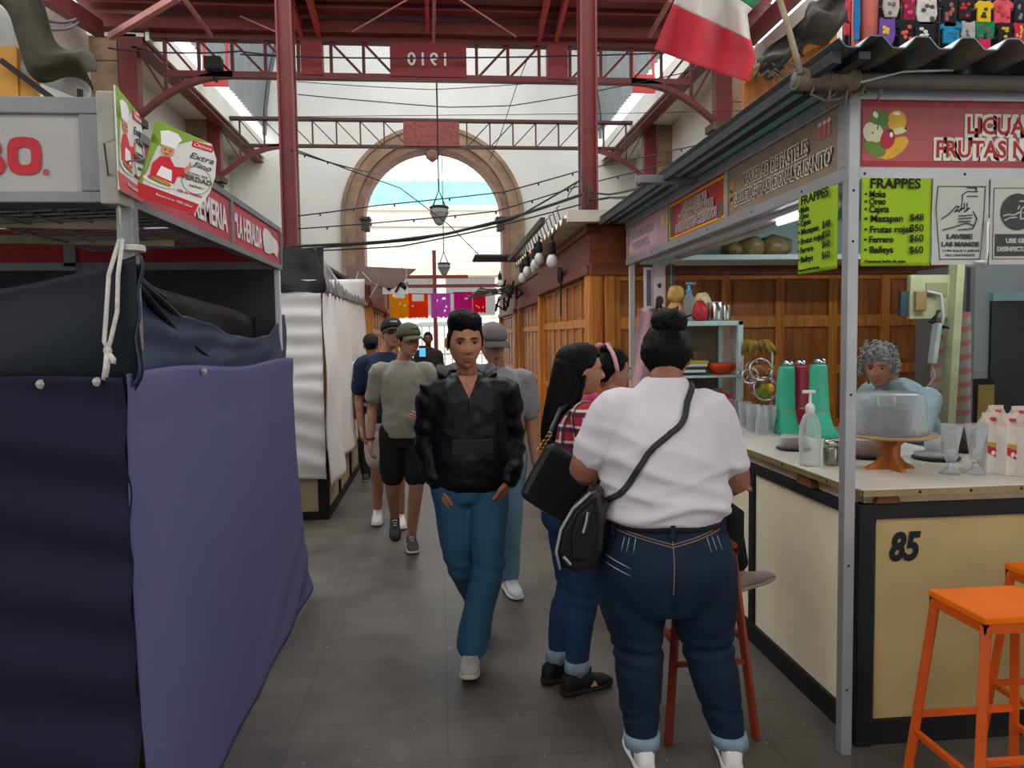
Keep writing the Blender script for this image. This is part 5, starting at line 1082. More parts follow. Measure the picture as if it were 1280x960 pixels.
# refrigerator at the right
t=thing('refrigerator','tall grey refrigerator with a dark glass door at the right edge','refrigerator',(3.9,5.2,0)); GF=M('#8c9495',.4,.2,.08,3)
fx0=P(1212,400,Y=4.9).x; fx1=4.17
mb=MB(); mb.box(fx0,fx1,4.94,5.5,.05,2.02); part('cabinet',mb,GF,t,bevel=.01)
dx=P(1242,400,Y=4.9).x; part('door_glass',MB().box(dx,fx1-.02,4.918,4.94,1.0,P(1242,376,Y=4.9).z),M('#2f3533',.12,.1,.25,2),t,'dark reflective door glass')
part('door_trim',MB().box(dx-.004,fx1,4.905,4.94,P(1242,376,Y=4.9).z,P(1242,366,Y=4.9).z),M('#7fa3a6',.35),t); part('left_stile',MB().box(fx0,fx0+.035,4.9,4.94,.1,2.0),M('#6f7576',.4,.4,.1,3),t)
z0=P(1215,474,Y=4.9).z; part('kick_frame',MB().box(fx0+.04,dx+.02,4.91,4.94,.1,z0),BLK,t); part('ochre_panel',MB().box(fx0+.075,dx+.02,4.9,4.912,.5,z0-.04),M('#8f7a45',.6),t)
# hanging cards and cloths at the stall's far end
def pk(u,v):
    q=V(P(798+36*u-8*v,385+110*v,Y=5.7)); q.y+=.03*math.sin(u*12+v*2); return q
solo('pink_apron',MB().grid(pk,24,20),M('#c9a3a6',.85,0,.1,5,.2,40),'pale pink cloth hanging at the far end of the dessert stall','apron',smooth=True,solid=.004)
def card(px0,py0,px1,py1,Y,col,lab,bcol=None):
    a=P(px0,py1,Y=Y); b=P(px1,py0,Y=Y); t=thing('hanging_card',lab,'card',a); f=part('card',MB().box(a.x,b.x,Y,Y+.008,a.z,b.z),M(col,.5,0,.08,8),t)
    if bcol: part('field',MB().box(a.x+.02,b.x-.02,Y-.002,Y,a.z+.02,b.z-.02),M(bcol,.5,0,.15,12),t)
    return t,a,b
card(805,334,817,386,5.62,'#cfc9cc','narrow white framed mauve card hanging at the far stall end','#6d5566')
t,a,b=card(817,330,832,384,5.6,'#c3b7b4','tall pale poster with dark spots hanging at the far stall end')
mb=MB()
for u,v,r in ((.5,.5,.016),(.5,.15,.03),(.35,.05,.02)): mb.ell((a.x+(b.x-a.x)*u,5.598,a.z+(b.z-a.z)*v),(r,.003,r*1.2),8,6)
part('dark_spot',mb,M('#3a2a2a',.6),t)
card(835,328,843,398,5.58,'#4a4947','thin dark strip of hanging packets beside the cabinet','#8a8a84')
# ================================================================ PEOPLE
from mathutils.bvhtree import BVHTree
def sm(a,b,x): t=max(0,min(1,(x-a)/(b-a))); return t*t*(3-2*t)
def cat(pts,n=4):
    """pts: list of (Vector, r); Catmull-Rom"""
    out=[]; L=[(V(p),r) for p,r in pts]
    for i in range(len(L)-1):
        p0,p1,p2,p3=L[max(i-1,0)],L[i],L[i+1],L[min(i+2,len(L)-1)]
        for k in range(n):
            t=k/n; f=lambda a,b,c,d:.5*((2*b)+(c-a)*t+(2*a-5*b+4*c-d)*t*t+(3*b-a-3*c+d)*t**3)
            out.append((f(p0[0],p1[0],p2[0],p3[0]),f(p0[1],p1[1],p2[1],p3[1])))
    out.append(L[-1]); return out
def limb(mb,pts,n=16,cap=True,sub=4):
    c=cat(pts,sub); mb.tube([p for p,_ in c],[r for _,r in c],n)
    if cap:
        for p,r in (c[0],c[-1]): mb.ell(p,r*.985,12,8)
def torso(mb,rings,n=28,ex=.85):
    """rings (z,cx,cy,halfwidth,halfdepth)"""
    c=[]; L=[V((r[1],r[2],r[0])) for r in rings]; W=cat([(V((r[3],r[4],0)),0) for r in rings],4); Q=cat([(p,0) for p in L],4); out=[]
    for (p,_),(w,_) in zip(Q,W):
        out.append([p+V((w.x*math.copysign(abs(math.cos(a))**ex,math.cos(a)),w.y*math.copysign(abs(math.sin(a))**ex,math.sin(a)),0)) for a in [2*PI*k/n for k in range(n)]])
    mb.rings(out)
def hp(th,ph,s=1,jaw=1,off=0.0,feat=1):
    """head surface point; th azimuth from the face (-Y), ph elevation"""
    cp_=math.copysign(abs(math.cos(ph))**.85,1); sp=math.sin(ph)
    x=.075*cp_*math.sin(th); y=-.094*cp_*math.cos(th); z=.117*sp
    t=max(0,-z/.117)
    x*=1-.30*jaw*t**1.3
    if y<0: y-=.030*t**2*(-y/.094)**.5*1.0*math.cos(th)**2 if False else .022*t**1.5*max(0,math.cos(th))
    else: y*=1-.38*t**1.1
    if feat:
        w=max(0,math.cos(th))**.5; g=lambda a,b:math.exp(-(a/b)**2)
        nose=(sm(.012,-.030,z)*.019+.006)*(1-sm(-.034,-.046,z))*(1-sm(.005,.03,z)*.9)*g(x,.0105+.007*sm(.0,-.035,z))
        d=nose
        d+=-.0095*g(abs(x)-.031,.016)*g(z-.004,.0115)+.0055*g(abs(x)-.03,.022)*g(z-.024,.009)
        d+=.0045*g(x,.023)*(g(z+.059,.0055)+1.1*g(z+.0715,.007))-.0035*g(x,.028)*g(z+.0648,.0028)-.003*g(x,.02)*g(z+.084,.006)
        d+=.007*g(x,.022)*g(z+.1,.014)+.004*g(abs(x)-.043,.02)*g(z+.028,.024)-.003*g(abs(x)-.05,.02)*g(z+.07,.02)
        y-=d*w
    p=V((x,y,z)); 
    if off: q=V((x/.075**2,y/.094**2,z/.117**2)).normalized(); p+=q*off
    return p*s
def headmesh(c,s,Rm,jaw=1,ears=True):
    mb=MB(); n,m=72,56
    mb.rings([[c+Rm@hp(2*PI*k/n,-PI/2+PI*max(.01,min(.99,j/m)),s,jaw) for k in range(n)] for j in range(m+1)])
    if ears:
        for sd in (-1,1):
            def ef(q): return q
            mb.ell(c+Rm@(V((sd*.0745,.012,-.004))*s),V((.009,.020,.032))*s,14,10,rot=Rm@Matrix.Rotation(sd*.35,3,'Z'))
            mb.ell(c+Rm@(V((sd*.082,.012,-.002))*s),V((.005,.014,.023))*s,10,8,rot=Rm@Matrix.Rotation(sd*.35,3,'Z'))
    return mb
def haircap(c,s,Rm,hl,thick,seed=0,rough=.004,jaw=1,n=72,m=48,freq=30,aniso=(1,1,.35)):
    """hl(th)->hairline height ; thick(th,z)->thickness"""
    mb=MB(); rg=[]
    for j in range(m+1):
        ph=-PI/2+PI*max(.01,min(.99,j/m)); r=[]
        for k in range(n):
            th=(2*PI*k/n+PI)%(2*PI)-PI; b=hp(th,ph,1,jaw,0,0); mk_=sm(-.012,.012,b.z-hl(abs(th)))
            o=-.016+(thick(th,b.z)+.016)*mk_
            if mk_>.3: o+=rough*nz((b.x*freq*aniso[0]*3+seed,b.y*freq*aniso[1]*3,b.z*freq*aniso[2]*3))
            r.append(c+Rm@(hp(th,ph,1,jaw,o,0)*s))
        rg.append(r)
    mb.rings(rg); return mb
def hand(mb,w,d,t,s=1,curl=.35,spread=0,thumb=.5):
    """w wrist, d direction of the hand, t direction of the thumb side; fingers curl towards d x t sign p"""
    d=V(d).normalized(); t=(V(t)-d*V(t).dot(d)).normalized(); return d,t
def handmesh(w,d,t,p,s=1,curl=.35,thumb=.4):
    d=V(d).normalized(); t=(V(t)-d*V(t).dot(d)).normalized(); p0=d.cross(t); p=p0 if p0.dot(V(p))>0 else -p0
    w=V(w); mb=MB(); rg=[]
    for f,a,b,o in ((-.02,.025,.020,0),(.0,.026,.019,0),(.025,.034,.018,.002),(.06,.041,.0155,.003),(.085,.042,.013,.002),(.096,.038,.010,.001)):
        q=w+d*f*s+p*o*s
        rg.append([q+t*math.copysign(abs(math.cos(x))**.7,math.cos(x))*a*s+p*math.copysign(abs(math.sin(x))**.8,math.sin(x))*b*s for x in [2*PI*k/16 for k in range(16)]])
    mb.rings(rg)
    for i,(u,L,r) in enumerate(((.031,.070,.0088),(.0105,.078,.0092),(-.0105,.073,.0088),(-.030,.058,.0078))):
        b=w+d*(.088-.006*abs(i-1))*s+t*u*s; pts=[(b-d*.012*s,r*s)]; a=curl*(1+.12*i); q=b; ang=0
        for L2,ca in ((.45,.8),(.31,1.5),(.24,1.1)):
            ang+=a*ca; dd=(d*math.cos(ang)+p*math.sin(ang)+t*(u*.9)).normalized(); q=q+dd*L*L2*s; pts.append((q,r*s*(1-.07*len(pts))))
        limb(mb,pts,8,True,2)
    b=w+d*.022*s+t*.022*s; e=(d*.75+t*(.75-.4*thumb)+p*.45*thumb).normalized(); q1=b+e*.038*s; e2=(d*.95+t*(.25-.3*thumb)+p*.4*thumb).normalized(); q2=q1+e2*.03*s; q3=q2+(e2+p*.15).normalized()*.024*s
    limb(mb,[(b,.0135*s),(q1,.0115*s),(q2,.0098*s),(q3,.0078*s)],8,True,2)
    return union(mb,.0036,2,.4)
def join(ms,name):
    bm=bmesh.new()
    for m in ms:
        if isinstance(m,MB): bmesh.ops.recalc_face_normals(m.b,faces=m.b.faces); m=_mesh(m,'t',0,0,0)
        bm.from_mesh(m)
    me=bpy.data.meshes.new(name); bm.to_mesh(me); bm.free(); return me
def shoe(root,ank,fw,s,upper,sole,pitch=0,laces='#dddddd',mark=None,roll=0):
    """ank ankle joint; fw heading (xy); pitch>0 lifts the heel"""
    f=V((fw[0],fw[1],0)).normalized(); r=V((-f.y,f.x,0)); u=V((0,0,1)); Rm=Matrix.Rotation(pitch,3,r); f2=Rm@f; u2=Rm@u
    o=V(ank)-u2*.085*s
    def ring(t,hw,z0,z1,n=18,ex=.7): return [o+f2*t*s+r*hw*s*math.copysign(abs(math.cos(a))**ex,math.cos(a))+u2*((z0+z1)/2+(z1-z0)/2*math.copysign(abs(math.sin(a))**ex,math.sin(a)))*s for a in [2*PI*k/n for k in range(n)]]
    S_=((-.078,.018,.012,.05),(-.07,.031,.012,.085),(-.045,.038,.012,.10),(-.01,.039,.012,.108),(.03,.039,.012,.098),(.06,.040,.012,.08),(.1,.045,.012,.066),(.14,.045,.012,.056),(.17,.038,.012,.047),(.19,.026,.012,.037),(.197,.01,.014,.028))
    up=part('shoe',MB().rings([ring(*q) for q in S_]),M(upper,.6,0,.08,14,.15,60),root,smooth=True)
    B_=((-.084,.018,0,.022),(-.075,.034,0,.028),(-.04,.041,0,.026),(.02,.041,.0,.022),(.1,.049,0,.02),(.15,.047,0,.022),(.182,.037,.002,.024),(.2,.02,.006,.026))
    part('sole',MB().rings([ring(*q,ex=.5) for q in B_]),M(sole,.6,0,.06,10),up,smooth=True)
    mb=MB()
    for t,z,hw in ((.045,.095,.022),(.065,.082,.022),(.085,.074,.022)): mb.tube([o+f2*t*s+r*a*hw*s+u2*(z-.012*abs(a))*s for a in (-1,-.5,0,.5,1)],.0035*s,5)
    part('laces',mb,M(laces,.8),up)
    return up
def arm_pts(sh,el,wr,r):  # r=(shoulder, upper, elbow, forearm, wrist)
    sh,el,wr=V(sh),V(el),V(wr); return [(sh,r[0]),(sh.lerp(el,.45),r[1]),(el,r[2]),(el.lerp(wr,.35),r[3]),(wr,r[4])]
def cloth_mesh(mb,vox=.009,smooth=3,fold=.006,freq=7,stretch=(1,1,1),seed=0,extra=None):
    me=union(mb,vox,smooth,.5); st=V(stretch)
    def fn(co,n):
        q=V((co.x*st.x+seed,co.y*st.y,co.z*st.z)); w=co.to_tuple()
        a=noise.noise(q*freq); b=noise.noise(q*freq*2.3+V((5,5,5))); d=fold*(1-abs(a)*2.2)+fold*.5*b
        return d*.6+(extra(co,n) if extra else 0)
    return displace(me,fn)
SKIN={'a':('#b37d62','#9a654d'),'b':('#b5826a','#9b6a55'),'c':('#94634f','#7c4e40'),'d':('#b07f66','#8d614c')}
def skinmat(k):
    a,b=SKIN[k]; return M(a,.5,0,.1,18,.06,90,col2=b)
def face(root,c,s,Rm,lipcol='#8c5248',brow='#1b1614',iris='#1d120d',mouth=1):
    e=MB();i_=MB();b=MB();l=MB();lid=MB()
    for sd in (-1,1):
        q=hp(math.atan2(sd*.031,.085)*1.0,math.asin(.004/.117),1); ctr=V((sd*.0315,q.y+.0045,.003))
        e.ell(c+Rm@(ctr*s),V((.0135,.0075,.0052))*s,14,10,rot=Rm)
        i_.ell(c+Rm@((ctr+V((0,-.0058,.0005)))*s),V((.0062,.0026,.0056))*s,10,8,rot=Rm)
        lid.tube([c+Rm@((ctr+V((x,-.0075+abs(x)*.22,.0054-abs(x)*.2)))*s) for x in (-.0145,-.008,0,.008,.0145)],.0027*s,6)
        b.tube([c+Rm@(V((sd*x,hp(math.atan2(x,.09),math.asin(z/.117),1).y-.0015,z))*s) for x,z in ((.012,.0215),(.022,.0255),(.034,.0265),(.044,.0235),(.05,.019))],[.0022*s,.0034*s,.0034*s,.0026*s,.0012*s],6)
    ep=part('eyes',e,M('#cfc6bd',.25,0,.03,5),root,smooth=True); part('irises',i_,M(iris,.15),ep,smooth=True); part('eyelids',lid,M('#3a241c',.6),ep,smooth=True)
    part('eyebrows',b,M(brow,.8),root,smooth=True)
    for z,h,w in ((-.0595,.0042,.023),(-.0715,.0055,.020)):
        l.tube([c+Rm@(V((x,hp(math.atan2(x,.095),math.asin((z-abs(x)*.05)/.117),1).y+.0008,z-(abs(x)*.1 if z>-.065 else -abs(x)*.12)))*s) for x in (-w,-w*.6,-.004,0,.004,w*.6,w)],[.001*s,h*.85*s,h*s,h*.85*s,h*s,h*.85*s,.001*s],8)
    part('lips',l,M(lipcol,.45),root,smooth=True)
def baseballcap(root,c,s,Rm,col,logo=None,brimcol=None,back=False):
    hl=lambda th:.043-.02*sm(.6,2.4,th)
    cm=M(col,.8,0,.12,16,.2,120)
    mb=haircap(c,s,Rm,hl,lambda th,z:.019+.010*sm(.02,.1,z),2,.001)
    cr=part('cap',mb,cm,root,smooth=True)
    def br(u,v):
        a=(-1+2*u)*1.12; b=hp(a,math.asin(.044/.117),1,1,.014,0); L=.072*(math.cos(a*.95)**.6 if math.cos(a*.95)>0 else 0)*v
        return c+Rm@(V((b.x*(1+.12*v),b.y-L,.046-.022*v*v-.028*(abs(a)/1.12)**2*(.4+.6*v)))*s)
    part('brim',MB().grid(br,28,8),M(brimcol or col,.8,0,.1,16),cr,smooth=True,solid=.004)
    part('button',MB().ell(c+Rm@(V((0,0,.143))*s),.008*s,8,6),cm,cr)
    if logo:
        mb=MB()
        for a in [(-1+2*i/8)*.28 for i in range(9)]:
            q=hp(a,.75,1,1,.026,0); mb.ell(c+Rm@(q*s),V((.007,.004,.009))*s,6,5)
        part('cap_patch',mb,M(logo,.8,0,.3,40),cr)
    return cr
def sides(q): return {-1:q[0],1:q[1]}
def body(root,k,skin,J,arms=(.05,.044,.038,.037,.026),legs=(.085,.075,.055,.052,.036),hands=True,headc=None,hs=1,Rm=Matrix.Identity(3),jaw=1,tor=None,curl=(.35,.35),handdir=None,vox=.008,neckr=.052,thumbs=(.4,.4),ears=True):
    mb=MB(); T=tor or [(.80,0,0,.12,.09),(.95,0,0,.14,.095),(1.08,0,0,.12,.085),(1.28,0,0,.14,.09),(1.38,0,0,.13,.07),(1.44,0,0,.06,.05)]
    torso(mb,[(z*k,x,y,w*k,d*k) for z,x,y,w,d in T] if not tor else T)
    nb=V(J['neck']); hc=V(headc); limb(mb,[(nb-V((0,0,.05)),neckr*1.15),(nb,neckr),(nb.lerp(hc,.5)+V((0,.008,0)),neckr*.93),(hc+Rm@V((0,.02,-.03)),neckr*.95)],18)
    for i,sd in enumerate((-1,1)):
        limb(mb,arm_pts(J['sh'][i],J['el'][i],J['wr'][i],arms)); limb(mb,[(V(J['nb2'][i]) if 'nb2' in J else nb.lerp(V(J['sh'][i]),.3)-V((0,0,.03)),.036*k),(V(J['sh'][i])-V((0,0,.012)),arms[0]*.85)])
        hip,kn,an=V(J['hip'][i]),V(J['kn'][i]),V(J['an'][i])
        limb(mb,[(hip,legs[0]),(hip.lerp(kn,.5),legs[1]),(kn,legs[2]),(kn.lerp(an,.3),legs[3]),(an,legs[4]),(an-V((0,0,.03)),legs[4])])
    ms=[union(mb,vox,3,.5),headmesh(hc,hs,Rm,jaw,ears)]
    if hands:
        for i,sd in enumerate((-1,1)):
            el,wr=V(J['el'][i]),V(J['wr'][i]); d=(wr-el).normalized(); t=V((0,-1,.0)); p=V((-sd,0,0))
            if handdir and handdir[i]: d,t,p=handdir[i]
            ms.append(handmesh(wr,d,t,p,hs*.98,curl[i],thumbs[i]))
    return part('body',join(ms,'body'),skinmat(skin),root,smooth=True)
def Rh(yaw=0,pitch=0,roll=0): return Matrix.Rotation(R(yaw),3,'Z')@Matrix.Rotation(R(pitch),3,'X')@Matrix.Rotation(R(roll),3,'Y')
HAIR=M('#090706',.5,0,.3,40,.5,220,stretch=(1,1,.12),spec=.1)
def denim(col,key=0):
    return M(col,.75,0,.16,5,.25,260,col2=None)
def person(label,loc,rz): return thing('person',label,'person',loc,rz,local=True)
# ---------------------------------------------------------------- man in black jacket
def sn_tri(r,jk):
    me=jk.data; bv=BVHTree.FromPolygons([v.co for v in me.vertices],[p.vertices for p in me.polygons])
    def g(u,v):
        z=1.292+.118*v; x=(-1+2*u)*.052*v; h=bv.ray_cast(V((x,-1,z)),V((0,1,0))); q=h[0] if h[0] is not None else bv.find_nearest(V((x,-.08,z)))[0]; return q+V((0,-.002,0))
    part('neckline',MB().grid(g,10,12),skinmat('a'),r,smooth=True)
def man_jacket():
    r=person('young man in a black hooded jacket and blue jeans walking toward the viewer',(.125,3.66,0),R(2)); hc=V((-.012,-.06,1.553)); Rm=Rh(4,5)
    J=dict(neck=(0,-.005,1.395),sh=((-.165,0,1.325),(.18,0,1.325)),el=((-.19,.04,1.06),(.212,.06,1.06)),wr=((-.15,-.04,.885),(.185,-.085,.90)),hip=((-.085,0,.90),(.09,0,.90)),kn=((-.045,.03,.50),(.075,-.10,.50)),an=((.075,.33,.17),(-.012,-.085,.095)))
    body(r,1,'a',J,tor=[(.80,0,0,.12,.09),(.95,0,0,.14,.095),(1.08,0,0,.12,.085),(1.24,0,0,.14,.085),(1.31,0,0,.115,.06),(1.37,0,0,.05,.045)],headc=hc,hs=1.06,Rm=Rm,curl=(.45,.3),handdir=((V((.22,-.12,-1)),V((.35,-1,0)),V((1,.3,0))),(V((-.45,.02,-.9)),V((-.4,-.9,.3)),V((-.3,.6,-.5)))),vox=.0075,thumbs=(.5,.2))
    face(r,hc,1.06,Rm)
    hl=lambda th:.057+.004*math.sin(9*th+1)-.008*sm(.2,.7,th)-.08*sm(.95,1.35,th)-.03*sm(1.9,2.6,th)
    part('hair',haircap(hc,1.06,Rm,hl,lambda th,z:.005+.024*sm(.05,.1,z)*(1-.35*sm(1.2,2.5,abs(th)))+.006*sm(.3,-.5,th)*sm(.06,.1,z),1,.006,freq=36),HAIR,r,smooth=True)
    JK=M('#08080b',.5,0,.15,4,.25,14)
    mb=MB(); torso(mb,[(.855,.015,0,.15,.115),(.89,.015,-.008,.172,.132),(1.0,.012,-.012,.176,.138),(1.10,.01,-.005,.176,.13),(1.20,.005,0,.178,.122),(1.29,.005,0,.17,.105),(1.35,0,.0,.125,.085),(1.38,0,.008,.088,.072),(1.402,0,.014,.077,.066)],ex=.8)
    for i in (0,1): limb(mb,[(V(J['sh'][i])*.5+V((0,0,.655)),.062),(V(J['sh'][i])+V((0,0,-.015)),.068),(V(J['sh'][i]).lerp(V(J['el'][i]),.5),.068),(V(J['el'][i]),.064),(V(J['el'][i]).lerp(V(J['wr'][i]),.5),.06),(V(J['wr'][i])+ (V(J['el'][i])-V(J['wr'][i]))*.10,.056),(V(J['wr'][i])+(V(J['el'][i])-V(J['wr'][i]))*.05,.044)])
    jk=part('jacket',cloth_mesh(mb,.0075,2,.004,7,(1,1,.7),3,lambda co,n:.0042*(1-2.4*abs(nz((co.x*11+co.z*9,co.y*8,co.z*7-co.x*10))))+.002*(1-2.4*abs(nz((co.x*16-co.z*14,co.y*12+3,co.z*12+co.x*9))))+.004*math.sin(co.z*60+co.x*14+4*nz(co,5))*max(0,1-abs(co.z-.92)/.1)+(.005*math.sin(co.z*62+co.x*30+5*nz(co,6)) if abs(co.x)>.19 else 0)),JK,r,smooth=True)
    def hood(u,v):
        a=-1.85+3.7*u; rr=.083+.045*math.sin(v*PI)+.012*v; b=PI+a
        back=(1-math.cos(a))/2 if False else sm(.4,2.2,PI-abs(a) if False else abs(abs(a)-0))
        x=rr*math.sin(a)*1.05; y=.018+rr*math.cos(a)*(.95+.35*v)
        z=1.385+.075*math.sin(v*PI*.75)+.035*math.cos(a)*(1-v)-.055*sm(1.5,2.35,abs(a))-.05*v
        return (x,y,z+.008*math.sin(a*5+v*4))
    part('hood',MB().grid(hood,48,12),JK,jk,smooth=True,solid=.012)
    mb=MB(); mb.tube([(.0,-.114,1.292),(.004,-.128,1.22),(.006,-.134,1.16)],.004,6); part('zip',mb,M('#2c2d30',.3,.5),jk)
    mb=MB(); mb.rings([[(x,-.150-.004*z0+.25*(x-.01)**2*4,z) for x,z,z0 in ((-.085,1.105,0),(.105,1.105,0),(.108,1.035,1),(-.088,1.035,1))],[(x,-.135+.25*(x-.01)**2*4,z) for x,z in ((-.085,1.105),(.105,1.105),(.108,1.035),(-.088,1.035))]]); part('pocket_flap',mb,M('#232427',.45,0,.1,6,.2,20),jk,bevel=.004)
    sn_tri(r,jk)
    mb=MB(); torso(mb,[(.80,0,0,.13,.105),(.86,0,0,.165,.12),(.94,0,0,.16,.12),(1.0,0,0,.15,.11)])
    for i in (0,1):
        h,k_,a=[V(J[q][i]) for q in ('hip','kn','an')]; limb(mb,[(h+V((0,0,-.02)),.098),(h.lerp(k_,.5),.092),(k_,.076),(k_.lerp(a,.5),.073),(a+(k_-a)*.05,.074)],18)
    part('jeans',cloth_mesh(mb,.009,3,.010,6,(1,1,.8),9,lambda co,n:.006*math.sin(co.z*70+co.x*25)*max(0,1-abs(co.z-.48)/.1)),denim('#33617c'),r,smooth=True)
    shoe(r,J['an'][1],(-.12,-1),1.0,'#a9a49b','#c9c3b5',-.12,'#dedbd2'); shoe(r,J['an'][0],(.05,-1),1.0,'#3a3a3c','#c9c3b5',.85)
man_jacket()
# ---------------------------------------------------------------- generic T shirt walker
def tee_man(label,loc,rz,k,skin,top,cap,J,Rm,hc,pants,plen,shoes,logo=None,brim=None,bw=1.0,curl=(.35,.35),hd=None,faceon=True,hair=True,extra=None,seed=0):
    r=person(label,loc,rz); body(r,k,skin,J,headc=hc,hs=.98*k/1.0*1.0,Rm=Rm,curl=curl,handdir=hd,vox=.009)
    s=.98*k
    if faceon: face(r,hc,s,Rm)
    if hair: part('hair',haircap(hc,s,Rm,lambda th:.06-.06*sm(.9,1.35,th)-.045*sm(1.8,2.6,th),lambda th,z:.007,1,.003),HAIR,r,smooth=True)
    if cap: baseballcap(r,hc,s*1.03,Rm,cap,logo,brim)
    mb=MB(); torso(mb,[(z*k,x,y,w*k*bw,d*k*bw) for z,x,y,w,d in ((.86,0,0,.155,.115),(.95,0,-.005,.165,.125),(1.08,0,-.005,.158,.118),(1.24,0,0,.175,.125),(1.34,0,0,.178,.11),(1.40,0,0,.13,.08),(1.44,0,.005,.07,.062))])
    for i in (0,1): 
        sh,el=V(J['sh'][i]),V(J['el'][i]); limb(mb,[(sh*.5+V((0,0,.672*k)),.062*k),(sh-V((0,0,.008)),.066*k),(sh.lerp(el,.4),.064*k),(sh.lerp(el,.74),.066*k)])
    part('t_shirt',cloth_mesh(mb,.009,2,.009,7,(1,1,.7),seed,lambda co,n:.004*(1-2.4*abs(nz((co.x*8+co.z*9+seed,co.y*8,co.z*7-co.x*8))))),M(top,.85,0,.08,8,.15,120),r,smooth=True)
    mb=MB(); torso(mb,[(.78*k,0,0,.13*k,.10*k),(.85*k,0,0,.168*k,.12*k),(.95*k,0,0,.155*k,.115*k),(1.0*k,0,0,.14*k,.10*k)])
    for i in (0,1):
        h,kn,a=[V(J[q][i]) for q in ('hip','kn','an')]
        if plen=='short': limb(mb,[(h,.10*k),(h.lerp(kn,.5),.098*k),(h.lerp(kn,.80),.096*k)])
        else: limb(mb,[(h,.098*k),(h.lerp(kn,.5),.088*k),(kn,.072*k),(kn.lerp(a,.5),.068*k),(a+(kn-a)*.06,.066*k)])
    part('shorts' if plen=='short' else 'jeans',cloth_mesh(mb,.010,3,.008,6,(1,1,.8),seed+4),M(pants,.8,0,.12,6,.2,160),r,smooth=True)
    for i in (0,1): up,so,fw,pi=shoes[i]; shoe(r,J['an'][i],fw,.98,up,so,pi)
    return r
def mkJ(k,**o):
    J=dict(neck=(0,-.005,1.43),sh=((-.18,0,1.37),(.18,0,1.37)),el=((-.225,.04,1.09),(.225,.04,1.09)),wr=((-.215,-.04,.84),(.215,-.04,.84)),hip=((-.09,0,.90),(.09,0,.90)),kn=((-.09,-.02,.49),(.09,-.02,.49)),an=((-.09,.02,.09),(.09,.02,.09)))
    J.update(o); return {a:(tuple(tuple(x*k for x in p) for p in b) if isinstance(b[0],tuple) else tuple(x*k for x in b)) for a,b in J.items()}
J=mkJ(.975,wr=((-.255,-.03,.84),(.14,-.20,1.0)),el=((-.235,.05,1.1),(.235,.03,1.12)),kn=((-.10,.02,.49),(.08,-.08,.49)),an=((-.085,.34,.16),(.035,-.03,.09)))
g=tee_man('man in a grey t-shirt, olive cap and black shorts walking beside the white covered stall',(-.28,5.76,0),R(4),.975,'b','#8f8b80','#4c4f39',J,Rh(28,0),V((.045,-.05,1.545)),'#19191b','short',(('#2c2b2c','#1d1d1e',(0,-1),.45),('#39383a','#c9c7c2',(.05,-1),0)),'#33382c',None,1.0,(.4,.5),(None,(V((-.6,-.7,.3)),V((0,-.4,1)),V((-.5,.5,-.2)))))
mb=MB(); mb.tube([V(J['wr'][0])+V((.03*math.cos(a),.03*math.sin(a),.02)) for a in [2*PI*k/14 for k in range(15)]],.007,6); part('bracelet',mb,M('#3d2740',.6),g)
J=mkJ(1.0,an=((-.09,.1,.11),(.09,-.06,.09)))
tee_man('man in a navy t-shirt and black cap, half hidden behind the grey t-shirt man',(-.46,6.5,0),R(6),1.01,'b','#1d2a42','#1b1b1e',J,Rh(8,-8),V((.06,-.045,1.60)),'#b9b2a6','short',(('#d9d9d6','#efefec',(-.1,-1),.1),('#dcdcda','#efefec',(0,-1),0)),'#a9a9aa',seed=3)
J=mkJ(.96,wr=((-.2,-.02,.85),(.235,-.06,.83)),kn=((-.09,0,.49),(.07,-.06,.49)),an=((-.09,.25,.14),(.055,-.06,.09)))
tee_man('man in a grey cap and light blue jeans walking close behind the black jacket',(.345,4.72,0),R(2),.965,'b','#8d8c8c','#6d6866',J,Rh(14,12),V((-.03,-.05,1.525)),'#6d92a8','long',(('#d5d5d3','#e6e6e4',(0,-1),.3),('#dadad8','#ececea',(.15,-1),0)),None,'#4f4b49',1.0,(.4,.4),seed=6)
J=mkJ(.93,el=((-.24,.03,1.1),(.24,.03,1.1)))
g=tee_man('distant person in a black and orange cap with a dark backpack by the left kiosk',(-.76,8.55,0),R(180),.95,'c','#c9c6c2','#232326',J,Rh(0,0),V((0,-.03,1.49)),'#26262a','long',(('#4a4a4c','#9a9a98',(0,-1),0),('#4a4a4c','#9a9a98',(0,-1),0)),'#d6531f',None,1.0,faceon=False,seed=8)
mb=MB(); mb.rings([[(a*w,.13+b*d,z) for a,b in ((-1,-1),(1,-1),(1,1),(-1,1))] for z,w,d in ((.88,.12,.04),(.92,.14,.08),(1.2,.14,.075),(1.33,.11,.04))]); part('backpack',mb,M('#1a1b1f',.7,0,.2,8),g,bevel=.02)
J=mkJ(.95,wr=((-.1,-.25,1.12),(.2,-.03,.84)),el=((-.22,-.02,1.1),(.22,.04,1.09)))
g=tee_man('distant person in a dark t-shirt holding up a lit phone near the arch',(-.2,13.0,0),R(0),.97,'c','#3a3232',None,J,Rh(0,0),V((0,-.05,1.55)),'#2b2c33','long',(('#4a4a4c','#9a9a98',(0,-1),0),('#4a4a4c','#9a9a98',(0,-1),0)),seed=9)
t=thing('phone','phone with a glowing blue screen held up by a distant person','phone',(-.29,12.7,1.2)); c=V((-.29,12.66,1.28)); part('case',MB().box(c.x-.06,c.x+.06,c.y,c.y+.012,c.z-.13,c.z+.16),BLK,t,bevel=.004); part('screen',MB().box(c.x-.05,c.x+.05,c.y-.003,c.y,c.z-.02,c.z+.12),M('#3f86d6',.3,emit=1.2),t,'lit blue screen')
